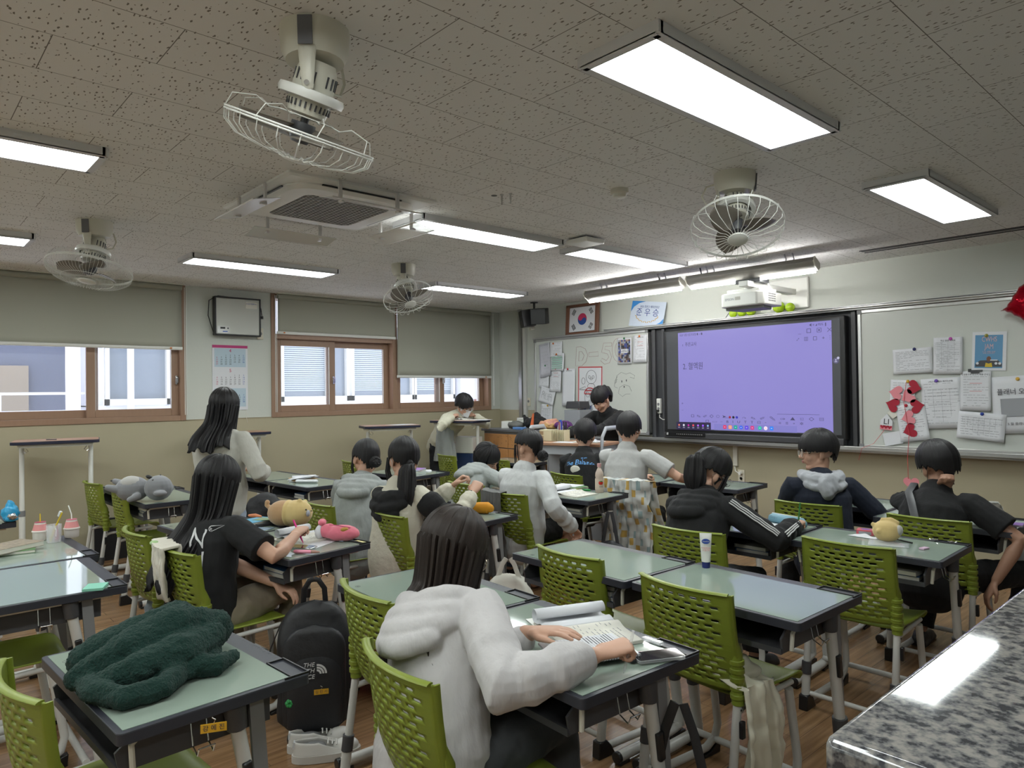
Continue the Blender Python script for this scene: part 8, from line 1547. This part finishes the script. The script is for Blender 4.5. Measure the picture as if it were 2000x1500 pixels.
loc, r_ = chair_local('C6'); t = cloth('white_towel', drape(-0.225, 0.03, 0.62, 0.60, off=0.02, wave=0.010), mat('towel_cream', (0.60, 0.56, 0.47), 0.95, bump=(120, 0.5, 0.004), sheen=0.3), 'cream towel with small black marks over a chair back behind the lettered T-shirt', 'towel', loc=loc, rz=r_, th=0.016)
b = MB(Matrix.Translation((-0.12, -0.327, 0.74)) @ Matrix.Rotation(pi / 2, 4, 'X')); [b.sweep([(p[0], p[1], 0) for p in s_], 0.003, n=5) for s_ in (circ(0.0, 0.02, 0.012, 0.02, 30, 250), [(0.03, 0.0), (0.035, -0.03), (0.05, -0.01)], [(-0.04, 0.06), (-0.02, 0.075), (0.01, 0.07)])]; b.build('black_marks', m_black, t)
MB(Matrix.Translation((-0.05, -0.320, 0.615))).ell((0, 0, 0), (0.016, 0.006, 0.013)).build('black_dot', m_black, t); MB(Matrix.Translation((-0.20, -0.30, 0.68))).ell((0, 0, 0), (0.010, 0.006, 0.022)).build('red_patch', m_hr, t); MB(Matrix.Translation((-0.16, -0.33, 0.845))).ell((0, 0, 0), (0.035, 0.02, 0.012)).build('green_patch', mat('pale_green', (0.35, 0.5, 0.25), 0.9), t)
# blankets lying on seats
def heap(label, loc, rz, m, parts, name='seat_blanket', disp=(0.05, 0.03)): o_ = blob(name, parts, m, 0.008, disp=disp, smo=3); put(o_, loc, rz); return tag(o_, label, 'blanket')
loc, r_ = chair_local('C5'); heap('grey blue fleece bundled on an empty chair seat', V(loc) + V((0, 0, 0.47)), r_, mat('fleece_blue', (0.16, 0.19, 0.215), 0.95, bump=(90, 0.4, 0.006), sheen=0.3), [('s', [(-0.16, -0.10, 0.04), (0, -0.12, 0.06), (0.16, -0.08, 0.04)], [0.045, 0.055, 0.045]), ('s', [(-0.14, 0.02, 0.05), (0.02, 0.0, 0.08), (0.16, 0.04, 0.05)], [0.05, 0.06, 0.05]), ('s', [(-0.17, -0.05, 0.02), (-0.205, -0.06, -0.06), (-0.20, -0.04, -0.14)], [0.04, 0.045, 0.03]), ('s', [(0.0, -0.15, 0.03), (0.02, -0.20, -0.06), (0.01, -0.20, -0.16)], [0.045, 0.05, 0.035])])
m = mat('printed_cream', (0.66, 0.63, 0.50), 0.9, sheen=0.2); nt = m.node_tree; N = nt.nodes.new; L = nt.links.new; bs = nt.nodes['Principled BSDF']; tc = N('ShaderNodeTexCoord'); vo = N('ShaderNodeTexVoronoi'); vo.inputs['Scale'].default_value = 9; L(tc.outputs['Object'], vo.inputs[0]); cr = N('ShaderNodeValToRGB'); e = cr.color_ramp.elements
e[0].position = 0.0; e[0].color = (0.50, 0.30, 0.06, 1); e[1].position = 0.24; e[1].color = (0.50, 0.30, 0.06, 1); x = e.new(0.26); x.color = (0.42, 0.08, 0.07, 1); x = e.new(0.29); x.color = (0.66, 0.63, 0.50, 1); cr.color_ramp.interpolation = 'CONSTANT'
L(vo.outputs['Distance'], cr.inputs[0]); sx_ = N('ShaderNodeSeparateXYZ'); L(vo.outputs['Color'], sx_.inputs[0]); gt = N('ShaderNodeMath'); gt.operation = 'GREATER_THAN'; gt.inputs[1].default_value = 0.62; L(sx_.outputs[0], gt.inputs[0]); mx = N('ShaderNodeMixRGB'); L(gt.outputs[0], mx.inputs[0]); mx.inputs[1].default_value = (0.66, 0.63, 0.50, 1); L(cr.outputs[0], mx.inputs[2]); L(mx.outputs[0], bs.inputs['Base Color'])
loc, r_ = chair_local('C19'); heap('cream blanket printed with little coloured animals, spilling off an empty seat', V(loc) + V((0, 0, 0.47)), r_, m, [('s', [(-0.10, -0.10, 0.03), (0.02, -0.11, 0.05), (0.14, -0.10, 0.04)], [0.05, 0.06, 0.05]), ('s', [(-0.12, 0.0, 0.03), (0.0, 0.0, 0.05)], [0.05, 0.05])], disp=(0.06, 0.035))
def spill(u_, v_):
    k = max(0, v_ - 0.35) / 0.65; y = -0.235 + (0.20 + 0.07 * k) * u_; f_ = 0.014 * sin(u_ * 16 + v_ * 2) + 0.008 * sin(u_ * 29)
    if v_ < 0.35: return (-0.06 + 0.27 * v_ / 0.35, y + 0.02 * sin(v_ * 14), 0.515 + f_ * 0.8 - 0.02 * (v_ / 0.35) ** 3)
    return (0.225 + 0.02 * sin(k * 3) + f_ * (0.5 + k), y - 0.02 * k, 0.50 - 0.40 * k)
cloth('printed_blanket', spill, MATS['printed_cream'], 'hanging end of the animal print blanket beside the seat', loc=loc, rz=r_, nu=50, nv=60, th=0.007, disp=(0.07, 0.03))
loc, r_ = chair_local('C18'); heap('white crinkled cloth at the back of an empty seat', V(loc) + V((0, 0, 0.47)), r_, fabric('cloth_white', (0.55, 0.55, 0.52), 0.3, 14), [('s', [(-0.16, -0.13, 0.03), (-0.05, -0.14, 0.05), (0.05, -0.12, 0.03)], [0.035, 0.045, 0.035]), ('e', (-0.10, -0.06, 0.02), (0.07, 0.06, 0.03))])
# ---- bags
def tote(x, y, z, rz, h, w_, m, label, loopz, name='bag'):
    t = empty(name, (x, y, z), rz, label, 'bag'); b = MB(); pack(b, w_, w_ * 0.6, h, 0.0, 0.45); b.build('bag_body', m, t, disp=(0.08, 0.03))
    for s_ in (-1, 1): MB().sweep([(s_ * w_ * 0.22, 0, h * 0.93), (s_ * w_ * 0.12, 0, h + (loopz - h) * 0.6), (s_ * 0.012, 0, loopz)], [(0.014, 0.003)] * 3, n=8).build('strap', m, t)
    return t
tote(-1.19, 1.70, 0.06, 20, 0.40, 0.34, m_nyl, 'round black backpack hanging from the hook of the nearest desk', 0.60, 'backpack')
tote(-3.36, 3.98, 0.10, 20, 0.36, 0.26, mat('bag_dark', (0.03, 0.03, 0.035), 0.6, bump=(18, 0.3, 0.015)), 'dark soft bag hanging beside the juice bottle desk', 0.57)
tote(-3.13, 2.78, 0.02, 40, 0.46, 0.30, mat('bag_offwhite', (0.50, 0.48, 0.42), 0.7, bump=(18, 0.2, 0.01)), 'off white and black backpack on the floor by the ponytail girl desk', 0.55, 'backpack')
small('folded_umbrella', MB().sweep([(0, 0, 0.02), (0.01, 0.05, 0.20), (0.015, 0.09, 0.40), (0.016, 0.10, 0.46)], [0.012, 0.035, 0.022, 0.008], n=12), m_clear, V((-3.50, 3.82, 0.0)), -20, 'clear folded umbrella leaning by the dark soft bag', 'umbrella')
small('display_board', MB().box((0, 0, 0.20), (0.03, 0.50, 0.40)), m_black, V((-7.60, 1.75, 0)), 0, 'black flat board leaning low against the window wall', 'board', bevel=0.004)
b = MB(); pack(b, 0.30, 0.22, 0.42, 0.0, 0.4); o = b.build('dark_coat', m_nyl, None, disp=(0.09, 0.05)); put(o, (-5.52, 2.33, 0.36), 30); tag(o, 'dark coat heaped behind the standing girl, left of the worksheet desk', 'coat')
b = MB(); b.grid(hb, 60, 14, closed=True); o = b.build('foil_heart_balloon', MATS['red_foil']); o.location = (-3.05, 2.28, 0.075); o.rotation_euler = (R(75), 0, R(20)); o.scale = (0.6, 0.6, 0.6); tag(o, 'red foil heart balloon lying on the floor behind the backpack', 'balloon')
# hanging grey jacket on the tall desk
b = MB(); b.grid(lambda u_, v_: ((0.09 + 0.05 * v_ + 0.012 * sin(2 * pi * u_ * 5)) * cos(2 * pi * u_), (0.05 + 0.012 * sin(2 * pi * u_ * 7)) * sin(2 * pi * u_), -0.42 * v_), 60, 20, closed=True)
o = b.build('grey_jacket', m_hgrey, None, disp=(0.06, 0.02)); put(o, (-6.98, 5.19, 1.14), 40); tag(o, 'light grey jacket hanging from the hook of the tall desk', 'jacket')
open_book(V((-6.78, 5.33, 1.216)), 20, 'open book on the tall desk of the bending boy', w_=0.15, l=0.2); small('loose_sheet', MB().box((0, 0, 0.001), (0.2, 0.27, 0.001)), m_paper, V((-6.62, 5.48, 1.217)), 30, 'white sheet at the right end of the bending boy desk', 'paper', smooth=False)
small('loose_sheet', MB().box((0, 0, 0.001), (0.21, 0.29, 0.001)), m_paper, V((-6.98, 4.55, 1.187)), 10, 'white sheet lying on the tall desk under the lowest blind', 'paper', smooth=False)
small('pen', MB().sweep([(-0.04, 0, 0.004), (0.04, 0, 0.004)], 0.004, n=8), m_black, V((-7.24, 1.15, 1.187)), 60, 'black pen on the far left tall desk', 'pen')
# ---- cabinet top clutter
for k in range(6): small('plate_stack', MB().lathe([(0.10, 0), (0.11, 0.012), (0.105, 0.020), (0, 0.020)]), m_white, V((-6.66, 6.24, 1.091 + 0.021 * k)), 0, ('lowest plastic tray of the white stack on the cabinet', 'second white tray from the bottom of the stack on the cabinet', 'third white tray from the bottom on the cabinet', 'fourth white tray from the bottom on the cabinet', 'fifth white tray from the bottom on the cabinet', 'top white tray of the stack on the cabinet')[k], 'tray', 'white trays stacked on the cabinet')
small('white_box', MB().box((0, 0, 0.045), (0.17, 0.12, 0.09)), m_white, V((-6.72, 6.02, 1.091)), 15, 'small white box at the left end of the cabinet top', 'box', bevel=0.003)
small('grey_bag', MB().ell((0, 0, 0.05), (0.11, 0.08, 0.05)), mat('bag_grey2', (0.12, 0.12, 0.11), 0.5), V((-6.52, 5.95, 1.091)), 20, 'grey crumpled bag on the front edge of the cabinet', 'bag', disp=(0.05, 0.04))
put(blob('black_bag', [('s', [(-0.16, 0, 0.16), (-0.12, 0, 0.10), (-0.02, 0, 0.05), (0.12, 0, 0.06)], [0.02, 0.045, 0.06, 0.05]), ('s', [(-0.05, 0.02, 0.06), (0.04, 0.02, 0.16), (0.16, 0.02, 0.10)], [0.05, 0.05, 0.04]), ('e', (0.02, 0, 0.07), (0.17, 0.10, 0.07))], m_blk, 0.009, disp=(0.06, 0.03)), (-6.28, 6.02, 1.091)); tag([o for o in bpy.data.objects if o.name == 'black_bag'][0], 'black slumped bag in the middle of the cabinet top', 'bag')
put(blob('colourful_bag', [('e', (0, 0, 0.06), (0.13, 0.09, 0.06)), ('e', (0.07, 0.02, 0.09), (0.07, 0.06, 0.05))], mat('swirl', (0.5, 0.1, 0.3), 0.5, noise_col=(14, (0.7, 0.55, 0.05))), 0.008, disp=(0.05, 0.04)), (-6.0, 6.0, 1.091)); tag([o for o in bpy.data.objects if o.name == 'colourful_bag'][0], 'pink and yellow swirled bag beside the black bag', 'bag')
put(blob('purple_bag', [('e', (0, 0, 0.055), (0.12, 0.09, 0.055))], mat('purple_cloth', (0.10, 0.02, 0.14), 0.6), 0.008, disp=(0.05, 0.04)), (-5.76, 6.02, 1.091)); tag([o for o in bpy.data.objects if o.name == 'purple_bag'][0], 'dark purple bag at the right end of the cabinet', 'bag')
small('striped_strap', MB().poly([(-0.06, 0), (0.0, 0), (0.02, 0.20), (0.0, 0.20)], -0.004, 0.004, M=Matrix.Rotation(pi / 2, 4, 'X')), mat('stripe_orange', (0.7, 0.15, 0.05), 0.5), V((-6.10, 5.84, 1.091)), 0, 'orange red flap hanging between the black and swirled bags', 'strap', smooth=False)
small('blue_packet', MB().box((0, 0, 0.015), (0.18, 0.08, 0.03)), mat('packet_blue', (0.10, 0.22, 0.5), 0.4), V((-6.36, 5.86, 1.091)), -6, 'flat blue packet in front of the black bag', 'packet', bevel=0.006)
pr = empty('printer', (-5.98, 6.50, 0.98), 0, 'small dark label printer near the corner outlet behind the bags', 'printer'); MB().box((0, 0, 0.40), (0.24, 0.2, 0.09), taper=0.9).build('case', m_dgrey, pr, bevel=0.01); MB().box((0, 0, 0.17), (0.26, 0.22, 0.34)).build('stand', m_inkg, pr, bevel=0.005)
put(blob('green_bag', [('e', (0, 0, 0.07), (0.15, 0.09, 0.07)), ('e', (0.08, 0, 0.03), (0.10, 0.08, 0.04))], mat('bag_green', (0.08, 0.16, 0.03), 0.5), 0.008, disp=(0.05, 0.03)), (-5.48, 5.95, 1.02)); tag([o for o in bpy.data.objects if o.name == 'green_bag'][0], 'olive green bag behind the lectern', 'bag')
MB().b2((-5.62, 5.82, 0), (-5.30, 6.3, 1.015)).build('side_table', m_grey, None); tag([o for o in bpy.data.objects if o.name == 'side_table'][0], 'plain grey stand under the olive green bag', 'table')
ax_ = empty('air_cooler', (-6.98, 5.52, 0), 18, 'white and navy appliance box left of the wooden cabinet', 'appliance')
MB().b2((-0.16, -0.1, 0.0), (0.16, 0.12, 0.80)).build('navy_body', mat('navy_box', (0.02, 0.045, 0.13), 0.4), ax_, bevel=0.01); MB().b2((-0.165, -0.105, 0.80), (0.165, 0.125, 1.0)).build('white_top', m_white, ax_, bevel=0.01); MB().box((-0.11, -0.107, 0.92), (0.03, 0.006, 0.035)).build('red_button', m_red, ax_)
# ---- lectern top
LM = Matrix.Translation((-4.72, 5.06, 1.061)) @ Matrix.Rotation(R(15), 4, 'Z')
def lt(x, y, z=0): return (LM @ V((x, y, z)))
og = empty('desk_organiser', lt(-0.22, 0.02), 15, 'cream desk organiser with slots and pens on the lectern', 'organiser'); m_org = mat('organiser', (0.62, 0.56, 0.38), 0.4)
MB().box((-0.07, 0, 0.055), (0.14, 0.12, 0.11)).build('drawer_block', m_org, og, bevel=0.003); b = MB(); 
for k in range(8): b.box((0.01 + k * 0.018, 0, 0.055), (0.004, 0.12, 0.11))
b.box((0.07, 0.055, 0.055), (0.14, 0.006, 0.11)); b.build('dividers', m_org, og, smooth=False); b = MB(); [b.box((-0.115, -0.062, z), (0.045, 0.003, 0.035)) for z in (0.03, 0.078)]; b.build('drawer_window', mat('tan_window', (0.40, 0.28, 0.16), 0.4), og)
for k, (c, nm) in enumerate((((0.5, 0.02, 0.03), 'red'), ((0.03, 0.05, 0.4), 'blue'), ((0.02, 0.02, 0.02), 'black'), ((0.03, 0.03, 0.03), 'charcoal'))): small('marker_pen', MB().cyl((0, 0, 0.07), 0.008, 0.12, n=12), mat('marker_' + nm, c, 0.4), lt(-0.17 + 0.025 * k, 0.03, 0.06), 0, nm + ' marker standing in the cream organiser', 'pen', 'markers in the organiser')
wb = empty('water_bottle', lt(-0.23, 0.16), 0, 'clear water bottle with a blue cap behind the organiser', 'bottle'); MB().lathe([(0, 0), (0.03, 0), (0.032, 0.01), (0.032, 0.13), (0.012, 0.17), (0.012, 0.18)]).build('bottle_body', m_clear, wb); MB().cyl((0, 0, 0.19), 0.015, 0.022).build('cap', m_blue, wb)
open_book(lt(0.18, -0.02), 195, 'open book on the lectern under the hands of the woman in black', w_=0.13, l=0.19); small('loose_sheet', MB().box((0, 0, 0.001), (0.21, 0.16, 0.001)), m_paper, lt(-0.02, -0.12), 20, 'white sheet at the front of the lectern top', 'paper', smooth=False)
# textbooks in trays
m_tb = [mat('spine_%d' % k, c, 0.6) for k, c in enumerate(((0.35, 0.34, 0.30), (0.08, 0.12, 0.10), (0.45, 0.43, 0.38), (0.05, 0.12, 0.25)))]
NM = {'D18': 'left empty desk', 'D15': 'round yellow plush desk', 'D10': 'juice bottle desk', 'D13': 'desk before the light grey T-shirt', 'D5': 'koala desk', 'D6': 'worksheet desk', 'D7': 'pink pencil case desk', 'D14': 'light blue pencil case desk'}
for k, n in (('D18', 3), ('D15', 2), ('D10', 2), ('D13', 2), ('D5', 3), ('D6', 2), ('D7', 2), ('D14', 2)):
    for i in range(n):
        q, rz = on(k, 0.42, -0.30); t = book(V((q.x, q.y, 0.6425 + 0.022 * i)), rz + (2, -3, 4)[i], 0.19, 0.25, 0.020, m_tb[(i + len(k)) % 4], ('bottom', 'second', 'third')[i] + ' textbook in the tray of the ' + NM[k], group='textbooks in the desk trays')
_w = [(TQ[i][0], p_, nm) for i, p_, nm in WRAP]
before = set(bpy.data.objects)
flush_text()
for o in [q for q in bpy.data.objects if q not in before and q.name.startswith('shirt_print')]:
    g = [k for k in o.parent.children if k.name.startswith(('top', 'hoodie'))]
    o.data.materials[0]
    bmx = __import__('bmesh').new(); bmx.from_mesh(o.data); __import__('bmesh').ops.triangulate(bmx, faces=bmx.faces)
    for _ in range(3): __import__('bmesh').ops.subdivide_edges(bmx, edges=[e for e in bmx.edges if e.calc_length() > 0.02], cuts=1)
    bmx.to_mesh(o.data); bmx.free()
    m_ = o.modifiers.new('w', 'SHRINKWRAP'); m_.target = g[0]; m_.wrap_method = 'NEAREST_SURFACEPOINT'; m_.wrap_mode = 'ABOVE_SURFACE'; m_.offset = 0.003
